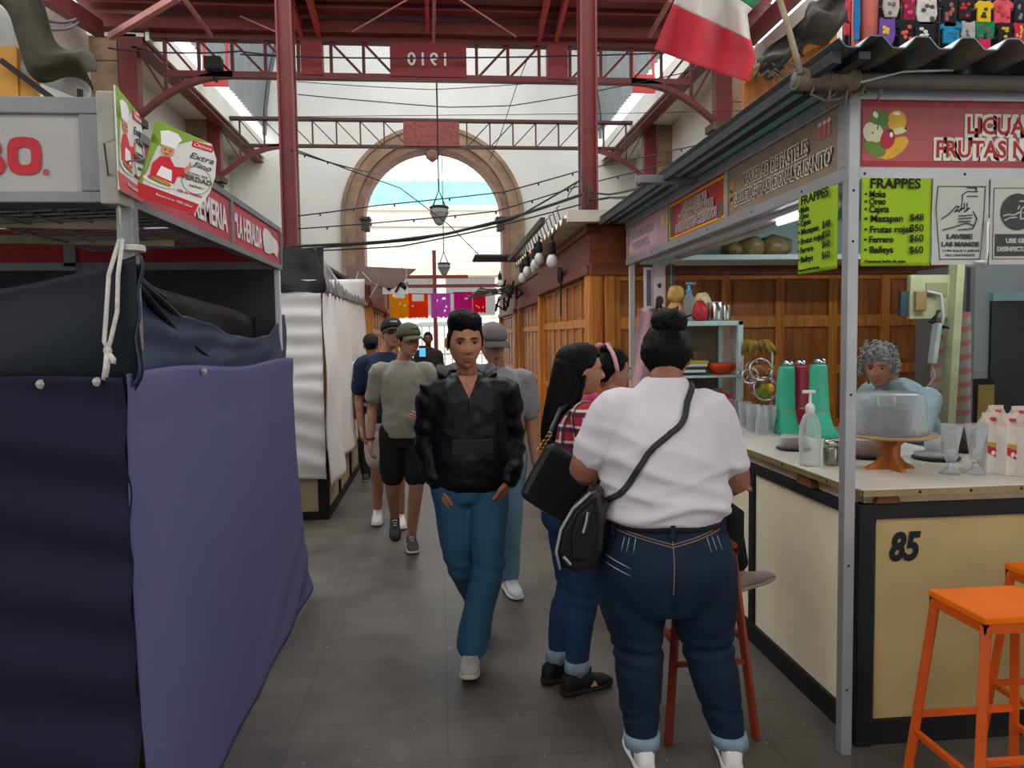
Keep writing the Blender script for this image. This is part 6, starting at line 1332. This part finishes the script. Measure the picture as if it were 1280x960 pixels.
def snap(o,pts,centre=None,off=.003,dirv=None):
    me=o.data; bv=BVHTree.FromPolygons([v.co for v in me.vertices],[p.vertices for p in me.polygons]); out=[]
    for p in pts:
        p=V(p)
        if dirv is not None: h=bv.ray_cast(p-V(dirv)*1.0,V(dirv))
        else: h=bv.find_nearest(p)
        if h[0] is None: h=bv.find_nearest(p)
        n=h[1]; 
        out.append((h[0]+n*off,n))
    return out
def ribbon(sn,w,th=.004):
    mb=MB(); rg=[]
    for i,(p,n) in enumerate(sn):
        a=sn[max(i-1,0)][0]; b=sn[min(i+1,len(sn)-1)][0]; d=(b-a).normalized(); s=d.cross(n).normalized()
        rg.append([p-s*w/2,p+s*w/2,p+s*w/2+n*th,p-s*w/2+n*th])
    mb.rings(rg); return mb
def lin_pts(a,b,n): a,b=V(a),V(b); return [a.lerp(b,i/n) for i in range(n+1)]
# ---------------------------------------------------------------- woman in white
def woman_white():
    r=person('woman in a white t-shirt with a black hair bun, her back to the viewer',(.785,2.665,0),R(174)); s=.98
    hc=V((-.028,-.07,1.492)); Rm=Rh(-16,22)
    J=dict(neck=(-.01,.0,1.40),sh=((-.16,.0,1.292),(.165,0,1.302)),el=((-.262,-.03,1.045),(.278,-.03,1.09)),wr=((-.10,-.27,1.10),(.12,-.27,1.14)),hip=((-.12,0,.80),(.12,0,.80)),kn=((-.165,-.01,.43),(.09,-.01,.44)),an=((-.245,.0,.085),(.078,.0,.085)))
    body(r,1,'c',J,arms=(.072,.07,.058,.05,.034),legs=(.11,.105,.075,.07,.045),headc=hc,hs=s,Rm=Rm,tor=[(.62,0,0,.17,.13),(.75,0,0,.2,.15),(.95,0,0,.18,.14),(1.1,0,0,.18,.13),(1.28,0,0,.17,.11),(1.36,0,0,.12,.08),(1.41,-.01,0,.06,.055)],neckr=.062,curl=(.7,.7))
    face(r,hc,s,Rm)
    hl=lambda th:.065-.075*sm(.9,1.4,th)-.095*sm(1.7,2.5,th)
    hb=part('hair',haircap(hc,s,Rm,hl,lambda th,z:.014+.010*sm(-.08,.0,z)*sm(1.0,2.0,abs(th)),4,.005,freq=60),HAIR,r,smooth=True)
    mb=MB(); c=hc+Rm@V((-.008,.058,.112)); rr=random.Random(3)
    mb.ell(c,(.066,.058,.056),20,14,fn=lambda q:q*(1+.06*math.sin(q.x*110+q.z*80+3*nz(q,25)))); mb.ell(c+V((.010,-.005,.014)),(.05,.046,.042),16,10,fn=lambda q:q*(1+.09*nz(q*40)))
    for i in range(34):
        a=rr.random()*2*PI; e=rr.uniform(-.5,.9); d=V((math.cos(a)*math.cos(e),math.sin(a)*math.cos(e),math.sin(e))); p=c+d*.052; q=p+d*.014+V((rr.uniform(-.02,.02),rr.uniform(-.02,.02),rr.uniform(-.015,.02))); mb.tube([p,q,q+V((rr.uniform(-.015,.015),0,-.014))],[.0045,.003,.0008],5)
    part('hair_bun',mb,HAIR,hb,smooth=True)
    mb=MB(); mb.tube([hc+Rm@(V((-.078,y,.004))*s) for y in (.02,-.03,-.075)],.003,6); part('glasses_arm',mb,BLK,r)
    def tw(co,n):
        d=0
        if n.y>.1:
            for z0,sl,a,wd in ((1.02,.25,.011,.016),(.975,-.12,.012,.016),(.935,.1,.009,.013),(1.10,.35,.010,.022),(1.19,.3,.007,.02),(1.24,-.5,.006,.018),(1.06,-.2,.008,.014)):
                u=(co.z-z0-sl*(co.x-.02)-.02*nz((co.x*6,z0*9,1)))/wd; d+=1.5*a*math.exp(-u*u)*(.6+.6*nz((co.x*5,z0*20,2)))
        return d
    mb=MB(); torso(mb,[(.925,0,0,.208,.17),(.955,0,.0,.224,.184),(1.0,0,.0,.232,.185),(1.07,0,.005,.218,.175),(1.14,0,.01,.218,.175),(1.22,0,.01,.208,.16),(1.285,0,.005,.185,.14),(1.345,0,0,.14,.105),(1.395,-.005,0,.095,.08),(1.425,-.008,-.002,.072,.068)],ex=.85)
    for i in (0,1):
        sh,el=V(J['sh'][i]),V(J['el'][i]); limb(mb,[(sh*.5+V((0,0,.645)),.08),(sh,.088),(sh.lerp(el,.4),.086),(sh.lerp(el,.66),.083)])
    te=part('t_shirt',cloth_mesh(mb,.0085,3,.004,6,(1,1,1.2),2,tw),M('#c8c3c8',.9,0,.03,6,.12,120),r,smooth=True)
    mb=MB(); torso(mb,[(.60,0,.01,.16,.14),(.66,0,.01,.222,.17),(.74,0,.018,.243,.19),(.82,0,.015,.238,.185),(.90,0,.0,.215,.17),(.945,0,0,.205,.165)],ex=.9)
    for i in (0,1):
        h,k_,a=[V(J[q][i]) for q in ('hip','kn','an')]; h.z=.76; limb(mb,[(h+V((0,.01,0)),.14),(h.lerp(k_,.4)+V((0,.01,0)),.128),(h.lerp(k_,.8),.1),(k_,.088),(k_.lerp(a,.25)+V((0,.012,0)),.086),(k_.lerp(a,.6),.072),(k_.lerp(a,.9),.058)],22)
    DN=M('#102338',.8,0,.3,3,.25,240,col2='#0b182b',spec=.25)
    def jw(co,n):
        q=abs(co.z-.44); w=.006*math.sin(co.z*95+nz(co,8)*4)*max(0,1-q/.09); w+=.005*math.sin(co.z*80+4*nz(co,7))*max(0,1-abs(co.z-.22)/.06)
        w+=-.014*math.exp(-(co.x/.014)**2)*max(0,n.y)*sm(.84,.72,co.z); return w
    je=part('jeans',cloth_mesh(mb,.0085,3,.004,5,(1,1,1),5,jw),DN,r,smooth=True)
    for i in (0,1):
        mb=MB(); k_,a=V(J['kn'][i]),V(J['an'][i]); p=k_.lerp(a,.88); q=k_.lerp(a,1.02); mb.rings([[c+V((rr_*math.cos(t),rr_*math.sin(t),0)) for t in [2*PI*j/18 for j in range(18)]] for c,rr_ in ((p,.060),(p.lerp(q,.05),.067),(p.lerp(q,.5),.066),(q,.064),(q,.05))])
        part('turned_up_cuff',mb,M('#7d94a0',.85,0,.1,20,.3,200),je,smooth=True)
    ST=M('#8a6f58',.8)
    mb=MB()
    for sd in (-1,1):
        for dz in (0,.009): mb.tube([p for p,_ in snap(je,lin_pts((sd*.205,.3,.912+dz),(sd*.0,.3,.862+dz),14),dirv=V((0,-1,0)),off=.001)],.0017,5)
    mb.tube([p for p,_ in snap(je,lin_pts((0,.3,.885),(0,.3,.70),12),dirv=V((0,-1,0)),off=.001)],.0018,5)
    part('stitching',mb,ST,je)
    mb=MB(); rr=random.Random(5)
    for x0 in (-.16,-.14,-.12,.12,.14,.155): mb.tube([p for p,_ in snap(je,lin_pts((x0,.3,.89),(x0*1.1,.3,.84),5),dirv=V((0,-1,0)),off=.0005)],[.0004,.0016,.0014,.001,.0008,.0003],5)
    for z0 in (.80,.775): mb.tube([p for p,_ in snap(je,lin_pts((.22,.3,z0+.02),(.14,.3,z0-.01),6),dirv=V((0,-1,0)),off=.0005)],[.0004,.0016,.002,.0018,.0016,.001,.0003],5)
    part('fade_lines',mb,M('#8fa6b5',.8),je)
    part('belt',MB().rings([[(w*math.copysign(abs(math.cos(a))**.9,math.cos(a)),d*math.copysign(abs(math.sin(a))**.9,math.sin(a)),z) for a in [2*PI*k/40 for k in range(40)]] for z,w,d in ((.908,.214,.173),(.912,.219,.178),(.945,.214,.174),(.948,.208,.168))]),BLK,r,smooth=True)
    mb=MB()
    for x,y in ((0,.178),(-.19,.10),(.19,.10)): mb.box(x-.008,x+.008,y-.006,y+.006,.885,.952)
    part('belt_loop',mb,DN,je)
    shoe(r,J['an'][0],(-.12,-1),.95,'#d5d3d0','#e3e2de'); shoe(r,J['an'][1],(.08,-1),.95,'#d5d3d0','#e3e2de')
    return r,te
ww,wt=woman_white()
# crossbody bag with strap over her back
t=thing('crossbody_bag','black crossbody bag with pale piping on the hip of the woman in white','bag',ww.location.copy()); LE=M('#131316',.38,0,.2,8,.2,60)
Wm=rootm(ww)
sp=snap(wt,[V((-.085,.02,1.40)),V((-.07,.12,1.36)),V((-.035,.19,1.31)),V((.02,.22,1.25)),V((.075,.22,1.19)),V((.13,.22,1.13)),V((.18,.19,1.07)),V((.21,.14,1.03)),V((.225,.09,1.0))],off=.005)
fine=[]
pp=cat([(p,0) for p,_ in sp],5)
sn=snap(wt,[p for p,_ in pp],off=.004); mb=ribbon([(Wm@p,(Wm.to_3x3()@n)) for p,n in sn],.021,.006); part('strap',mb,M('#2a2b2f',.6,0,.15,30),t,smooth=True)
ol=[(752,612),(738,616),(716,636),(701,662),(695,690),(700,712),(722,719),(742,712),(754,690),(757,650)]
mb=MB(); mb.prism([P(x,y,Y=2.52) for x,y in ol],(.03,.12,0)); bg=part('pouch',mb,LE,t,bevel=.02)
part('piping',MB().tube([P(x,y,Y=2.512) for x,y in ol[1:6]],.005,6),M('#8c8a88',.5),bg,smooth=True)
mb=MB(); mb.prism([P(x,y,Y=2.51) for x,y in ((742,628),(722,646),(714,672),(716,700),(738,703),(746,668))],(0,.02,0)); part('front_pocket',mb,M('#0d0d0f',.5),bg,bevel=.008)
mb=MB(); mb.tube([P(x,y,Y=2.508) for x,y in ((735,640),(733,652),(731,660),(729,666))],.006,6); mb.tube([P(x,y,Y=2.508) for x,y in ((704,696),(708,700),(713,706))],.006,6); part('zip_pull',mb,M('#77767a',.3,.7),bg)
part('strap_lower',MB().tube([Wm@sn[-1][0],P(757,630,Y=2.56),P(753,640,Y=2.56)],.012,6),M('#2a2b2f',.6),t)
# ---------------------------------------------------------------- woman in red plaid with long hair
def plaid_mat():
    m,nt,b=newm('red_plaid'); tc=N(nt,'ShaderNodeTexCoord'); base=None
    col=N(nt,'ShaderNodeRGB'); col.outputs[0].default_value=(*lin('#a31f33'),1); cur=col.outputs[0]
    for ax,sc,c,th,ph in (('X',5.2,'#d9d2d0',.93,0),('Z',4.6,'#d9d2d0',.93,0),('Z',4.6,'#2a1820',.80,1.6),('X',5.2,'#2a1820',.85,1.6)):
        w=N(nt,'ShaderNodeTexWave'); w.bands_direction=ax; w.inputs['Scale'].default_value=sc; w.inputs['Phase Offset'].default_value=ph; nt.links.new(tc.outputs['Object'],w.inputs[0])
        r=N(nt,'ShaderNodeValToRGB'); r.color_ramp.elements[0].position=th; r.color_ramp.elements[1].position=th+.03; nt.links.new(w.outputs['Fac'],r.inputs[0])
        x=N(nt,'ShaderNodeMixRGB'); x.inputs[2].default_value=(*lin(c),1); nt.links.new(cur,x.inputs[1])
        k=N(nt,'ShaderNodeMath'); k.operation='MULTIPLY'; k.inputs[1].default_value=.85; nt.links.new(r.outputs[0],k.inputs[0]); nt.links.new(k.outputs[0],x.inputs[0]); cur=x.outputs[0]
    nt.links.new(cur,b.inputs['Base Color']); b.inputs['Roughness'].default_value=.85; return m
def woman_plaid():
    loc=V((.575,3.34,0)); r=person('woman with long black hair and a red plaid shirt, seen from behind',loc,R(102)); k=.9; s=.93
    hc=V((.0,-.045,1.425)); Rm=Rh(-6,2)
    J=dict(neck=(0,0,1.29),sh=((-.15,0,1.235),(.15,0,1.235)),el=((-.205,-.03,1.0),(.19,-.03,1.0)),wr=((-.04,-.23,1.03),(.03,-.25,1.08)),hip=((-.08,0,.80),(.08,0,.80)),kn=((-.075,-.015,.43),(.075,-.02,.43)),an=((-.07,.02,.085),(.07,.06,.085)))
    body(r,k,'b',J,headc=hc,hs=s,Rm=Rm,curl=(.5,.5),neckr=.048)
    face(r,hc,s,Rm)
    mb=haircap(hc,s,Rm,lambda th:.06-.05*sm(.8,1.3,th)-.09*sm(1.4,2.2,th),lambda th,z:.014,5,.003)
    h=part('hair',mb,HAIR,r,smooth=True)
    mb=MB(); rr=random.Random(9)
    limb(mb,[(hc+V((0,.05,.04)),.075),(hc+V((0,.075,-.08)),.078),(hc+V((.0,.10,-.2)),.08),(hc+V((.0,.125,-.3)),.068),(hc+V((.0,.135,-.4)),.035)],18)
    for i in range(60):
        a=rr.uniform(-.3,PI+.3); x=.072*math.cos(a); y=.06+.07*max(-.3,math.sin(a)); L=rr.uniform(.28,.46); p=hc+V((x,y-.02,-.02))
        mb.tube([p+V((x*.12*f+.008*math.sin(f*9+i),(.055*f+.006*math.cos(f*8+i)),-L*f)) for f in [j/7 for j in range(8)]],[.009,.011,.011,.01,.01,.008,.006,.002],6)
    part('long_hair',mb,HAIR,h,smooth=True)
    mb=MB(); torso(mb,[(z,0,y,w,d) for z,y,w,d in ((.80,0,.16,.12),(.88,0,.158,.122),(.98,0,.142,.11),(1.10,0,.15,.115),(1.19,0,.15,.10),(1.255,0,.11,.075),(1.29,0,.06,.055))])
    for i in (0,1): limb(mb,arm_pts(J['sh'][i],J['el'][i],V(J['wr'][i]).lerp(V(J['el'][i]),.1),(.066,.06,.054,.05,.04)))
    part('plaid_shirt',cloth_mesh(mb,.009,3,.006,8,(1,1,.8),4),plaid_mat(),r,smooth=True)
    mb=MB(); torso(mb,[(.70,0,0,.12,.1),(.76,0,.01,.16,.125),(.84,0,0,.155,.115),(.9,0,0,.14,.1)])
    for i in (0,1):
        a_,b_,c_=[V(J[q][i]) for q in ('hip','kn','an')]; limb(mb,[(a_,.095),(a_.lerp(b_,.5),.088),(b_,.068),(b_.lerp(c_,.3)+V((0,.012,0)),.068),(b_.lerp(c_,.84),.05)],18)
    je=part('jeans',cloth_mesh(mb,.009,3,.004,6,(1,1,1),5,lambda co,n:.005*math.sin(co.z*95+nz(co,8)*4)*max(0,1-abs(co.z-.43)/.1)),M('#1f3b5c',.75,0,.25,4,.25,240,col2='#16304e'),r,smooth=True)
    for i in (0,1):
        mb=MB(); a,b=V(J['kn'][i]),V(J['an'][i]); p=a.lerp(b,.80); q=a.lerp(b,.95); mb.rings([[c+V((w*math.cos(t),w*math.sin(t),0)) for t in [2*PI*j/16 for j in range(16)]] for c,w in ((p,.052),(p.lerp(q,.1),.057),(q,.056),(q,.045))])
        part('turned_up_cuff',mb,M('#8297a3',.85,0,.1,20,.3,200),je,smooth=True)
    for i in (0,1):
        u=shoe(r,J['an'][i],(.25 if i else .2,-1),.93,'#17171a','#1f1f22',0,'#26262a')
    a=V(J['an'][0]); mb=MB(); mb.prism([a+V((-.046,-.05,-.045)),a+V((-.046,-.085,-.045)),a+V((-.046,-.068,-.02))],(.004,0,0)); part('heel_badge',mb,M('#b08a5a',.5),u)
    return r
woman_plaid()
t=thing('tote_bag','large black leather tote bag with gold chain links on the plaid woman\'s shoulder','bag',P(695,610,Y=3.05))
ol=[(686,552),(664,590),(648,621),(676,640),(706,658),(726,640),(742,600),(728,578),(705,562)]
mb=MB(); mb.prism([P(x,y,Y=3.0) for x,y in ol],(.02,.11,0)); part('body',mb,M('#1a1b1f',.33,0,.2,6,.25,30),t,bevel=.025)
part('strap',MB().tube([P(686,553,Y=3.03),P(690,535,Y=3.1),P(700,512,Y=3.2),P(712,504,Y=3.27),P(726,520,Y=3.2),P(735,560,Y=3.08),P(741,596,Y=3.04)],.011,6),M('#1a1b1f',.4),t,smooth=True)
mb=MB()
for a,b in (((674,563),(687,543)),((739,592),(743,606))):
    for i in range(5):
        c=P(a[0]+(b[0]-a[0])*i/4,a[1]+(b[1]-a[1])*i/4,Y=2.99); mb.tube([c+V((.008*math.cos(q),.004*math.sin(q+i),.010*math.sin(q))) for q in [2*PI*j/10 for j in range(11)]],.0028,5)
part('chain_link',mb,M('#b08d45',.25,1,.1,8),t,smooth=True)
# child held in her arms
def child():
    r=person('small child with a pink headband held in the arms of the plaid woman',(.79,3.54,0),R(150)); s=.88; hc=V((0,-.02,1.405)); Rm=Rh(-45,5)
    J=dict(neck=(0,0,1.30),sh=((-.10,0,1.26),(.10,0,1.26)),el=((-.13,-.04,1.14),(.13,-.04,1.14)),wr=((-.06,-.13,1.17),(.06,-.13,1.17)),hip=((-.05,0,1.0),(.05,0,1.0)),kn=((-.09,-.13,.97),(.09,-.13,.97)),an=((-.09,-.1,.8),(.09,-.1,.8)))
    body(r,.65,'b',J,arms=(.036,.034,.03,.028,.022),legs=(.055,.05,.042,.04,.03),headc=hc,hs=s,Rm=Rm,tor=[(.96,0,0,.09,.08),(1.05,0,0,.095,.08),(1.2,0,0,.095,.075),(1.27,0,0,.07,.05),(1.3,0,0,.04,.04)],neckr=.038)
    face(r,hc,s,Rm); hb=part('hair',haircap(hc,s,Rm,lambda th:.055-.055*sm(.9,1.4,th)-.06*sm(1.6,2.4,th),lambda th,z:.010,7,.003),HAIR,r,smooth=True)
    part('hair_knot',MB().ell(hc+Rm@(V((.0,.045,.115))*s),(.03,.03,.025),12,8),HAIR,hb,smooth=True)
    q=[hc+Rm@(V((.089*math.cos(a),.012+.03*math.sin(a),.006+.128*math.sin(a)))*s) for a in [PI*i/16 for i in range(17)]]
    b=part('headband',MB().tube(q,.010,8),M('#d3a3ab',.8,0,.1,20),r,smooth=True)
    mb=MB(); c=q[6]; mb.ell(c+V((-.02,0,.01)),(.022,.014,.015),10,6); mb.ell(c+V((.02,0,.01)),(.022,.014,.015),10,6); part('bow',mb,M('#c98796',.8),b,smooth=True)
    mb=MB(); torso(mb,[(.98,0,0,.10,.09),(1.05,0,0,.11,.095),(1.2,0,0,.108,.088),(1.275,0,0,.08,.06),(1.3,0,0,.045,.042)])
    for i in (0,1): limb(mb,[(V(J['sh'][i])*.6+V((0,0,.5)),.045),(V(J['sh'][i]),.048),(V(J['sh'][i]).lerp(V(J['el'][i]),.8),.045)])
    part('top',cloth_mesh(mb,.008,2,.003,9),M('#c24a78',.85,0,.1,10),r,smooth=True)
    mb=MB(); torso(mb,[(.93,0,0,.08,.07),(.97,0,0,.1,.085),(1.02,0,0,.1,.085)])
    for i in (0,1): limb(mb,[(V(J['hip'][i]),.065),(V(J['kn'][i]),.052),(V(J['an'][i]),.042)])
    part('leggings',cloth_mesh(mb,.008,2,.003,9),M('#3b3a4a',.85),r,smooth=True)
child()
# child on the stool
def sitter():
    r=person('seated child in black trousers and beige shoes, mostly hidden on the red stool','0' and (1.0,3.05,0),R(90)); s=.82; hc=V((0,-.03,1.25)); Rm=Rh(0,15)
    J=dict(neck=(0,.02,1.14),sh=((-.11,.03,1.09),(.11,.03,1.09)),el=((-.14,-.02,.95),(.14,-.02,.95)),wr=((-.07,-.15,.96),(.07,-.15,.96)),hip=((-.06,.05,.835),(.06,.05,.835)),kn=((-.07,-.155,.835),(.055,-.15,.85)),an=((-.08,-.07,.445),(.05,-.235,.555)))
    body(r,.65,'b',J,arms=(.036,.034,.03,.028,.022),legs=(.055,.05,.042,.04,.03),headc=hc,hs=s,Rm=Rm,tor=[(.79,0,.05,.09,.08),(.9,0,.04,.095,.08),(1.03,0,.03,.10,.075),(1.1,0,.03,.07,.05),(1.14,0,.02,.04,.04)],neckr=.038)
    face(r,hc,s,Rm); part('hair',haircap(hc,s,Rm,lambda th:.06-.06*sm(.9,1.35,th)-.045*sm(1.8,2.6,th),lambda th,z:.010,7,.003),HAIR,r,smooth=True)
    mb=MB(); torso(mb,[(.80,0,.05,.105,.095),(.9,0,.04,.112,.098),(1.03,0,.03,.112,.09),(1.1,0,.03,.085,.06),(1.14,0,.02,.045,.042)])
    for i in (0,1): limb(mb,[(V(J['sh'][i]),.048),(V(J['sh'][i]).lerp(V(J['el'][i]),.8),.045)])
    part('shirt',cloth_mesh(mb,.008,2,.003,9),M('#5f6068',.85),r,smooth=True)
    mb=MB(); torso(mb,[(.775,0,.05,.09,.09),(.80,0,.05,.11,.10),(.86,0,.05,.105,.09)])
    for i in (0,1): limb(mb,[(V(J['hip'][i]),.07),(V(J['kn'][i]),.06),(V(J['an'][i])+V((0,0,.06)),.046)])
    part('trousers',cloth_mesh(mb,.008,2,.004,9),M('#141417',.85),r,smooth=True)
    shoe(r,J['an'][1],(.1,-1),.8,'#9d918b','#a8a09a',-.25,'#a59c96'); shoe(r,J['an'][0],(-.05,-1),.74,'#a9a6a3','#c9c6c2',.15,'#cfccc8')
sitter()
# vendor
def vendor():
    r=person('grey haired vendor in a pale blue hoodie leaning over the counter','0' and (2.78,4.36,0),R(-56)); s=.99; hc=V((-.03,-.30,1.375)); Rm=Rh(18,10)
    J=dict(neck=(-.01,-.17,1.26),sh=((-.17,-.10,1.19),(.17,-.12,1.18)),el=((-.24,-.22,.98),(.22,-.36,1.02)),wr=((-.12,-.42,1.03),(.20,-.60,1.03)),hip=((-.09,.16,.84),(.09,.16,.84)),kn=((-.09,.14,.45),(.09,.14,.45)),an=((-.09,.17,.085),(.09,.17,.085)))
    T=[(.78,0,.16,.14,.1),(.92,0,.12,.15,.11),(1.05,0,.03,.14,.10),(1.15,0,-.06,.14,.1),(1.22,0,-.13,.11,.08),(1.26,-.01,-.165,.06,.055)]
    body(r,.95,'b',J,headc=hc,hs=s,Rm=Rm,tor=T,curl=(.3,.15),handdir=((V((.6,-.8,0)),V((.8,.5,.2)),V((0,0,-1))),(V((-.3,-1,-.05)),V((-1,.2,.1)),V((0,0,-1)))))
    face(r,hc,s,Rm,brow='#4a4644')
    GH=M('#6f6e6c',.6,0,.5,60,.5,160,col2='#a3a2a0')
    rr=random.Random(4); mb=haircap(hc,s,Rm,lambda th:.05-.08*sm(.75,1.25,th)-.05*sm(1.6,2.4,th),lambda th,z:.02,1,.004)
    for i in range(420):
        th=rr.uniform(-PI,PI); z=rr.uniform(-.09,.117); hl=.045-.085*sm(.75,1.25,abs(th))-.055*sm(1.6,2.4,abs(th))
        if z<hl: continue
        q=hp(th,math.asin(max(-1,min(1,z/.117))),1,1,rr.uniform(.014,.036),0); c=hc+Rm@(q*s); a=rr.random()*6; rad=rr.uniform(.008,.013)
        u=V((rr.uniform(-1,1),rr.uniform(-1,1),rr.uniform(-1,1))).normalized(); v=u.orthogonal().normalized(); w=u.cross(v)
        mb.tube([c+(v*math.cos(a+b)+w*math.sin(a+b))*rad+u*.004*b for b in (0,.9,1.8,2.7,3.6,4.5)],[.003,.005,.0055,.0055,.005,.002],5)
    part('curly_hair',mb,GH,r,smooth=True)
    mb=MB(); torso(mb,[(.76,0,.16,.165,.13),(.84,0,.15,.175,.135),(.95,0,.10,.17,.13),(1.05,0,.03,.165,.125),(1.14,0,-.05,.165,.115),(1.2,0,-.11,.14,.095),(1.255,0,-.16,.095,.08),(1.29,0,-.19,.07,.065)])
    for i in (0,1): limb(mb,arm_pts(J['sh'][i],J['el'][i],V(J['wr'][i]).lerp(V(J['el'][i]),.06),(.078,.07,.062,.056,.044)))
    limb(mb,[(V((-.10,-.10,1.235)),.035),(V((0,-.04,1.245)),.05),(V((.10,-.10,1.235)),.035)])
    HD=M('#8fa3a8',.9,0,.06,7,.2,120)
    hd=part('hoodie',cloth_mesh(mb,.009,3,.008,7,(1,1,1),3),HD,r,smooth=True)
    mb=MB()
    for x in (-.05,.04): mb.tube([(x,-.225,1.235),(x*1.1,-.25,1.19),(x,-.245,1.13)],.004,6)
    part('drawstring',mb,M('#d8d9d6',.8),hd)
    part('undershirt',MB().ell((-.01,-.20,1.235),(.05,.035,.05),12,8),M('#2c3034',.8),r,smooth=True)
    mb=MB(); torso(mb,[(.74,0,.16,.12,.1),(.8,0,.16,.16,.12),(.9,0,.13,.15,.11)])
    for i in (0,1): limb(mb,[(V(J['hip'][i]),.095),(V(J['kn'][i]),.072),(V(J['an'][i])+V((0,0,.02)),.062)])
    part('trousers',cloth_mesh(mb,.01,2,.004,6),M('#26323c',.85),r,smooth=True)
    for i in (0,1): shoe(r,J['an'][i],(0,-1),.95,'#2a2a2c','#3a3a3c')
vendor()
bpy.data.scenes.remove(TMP)
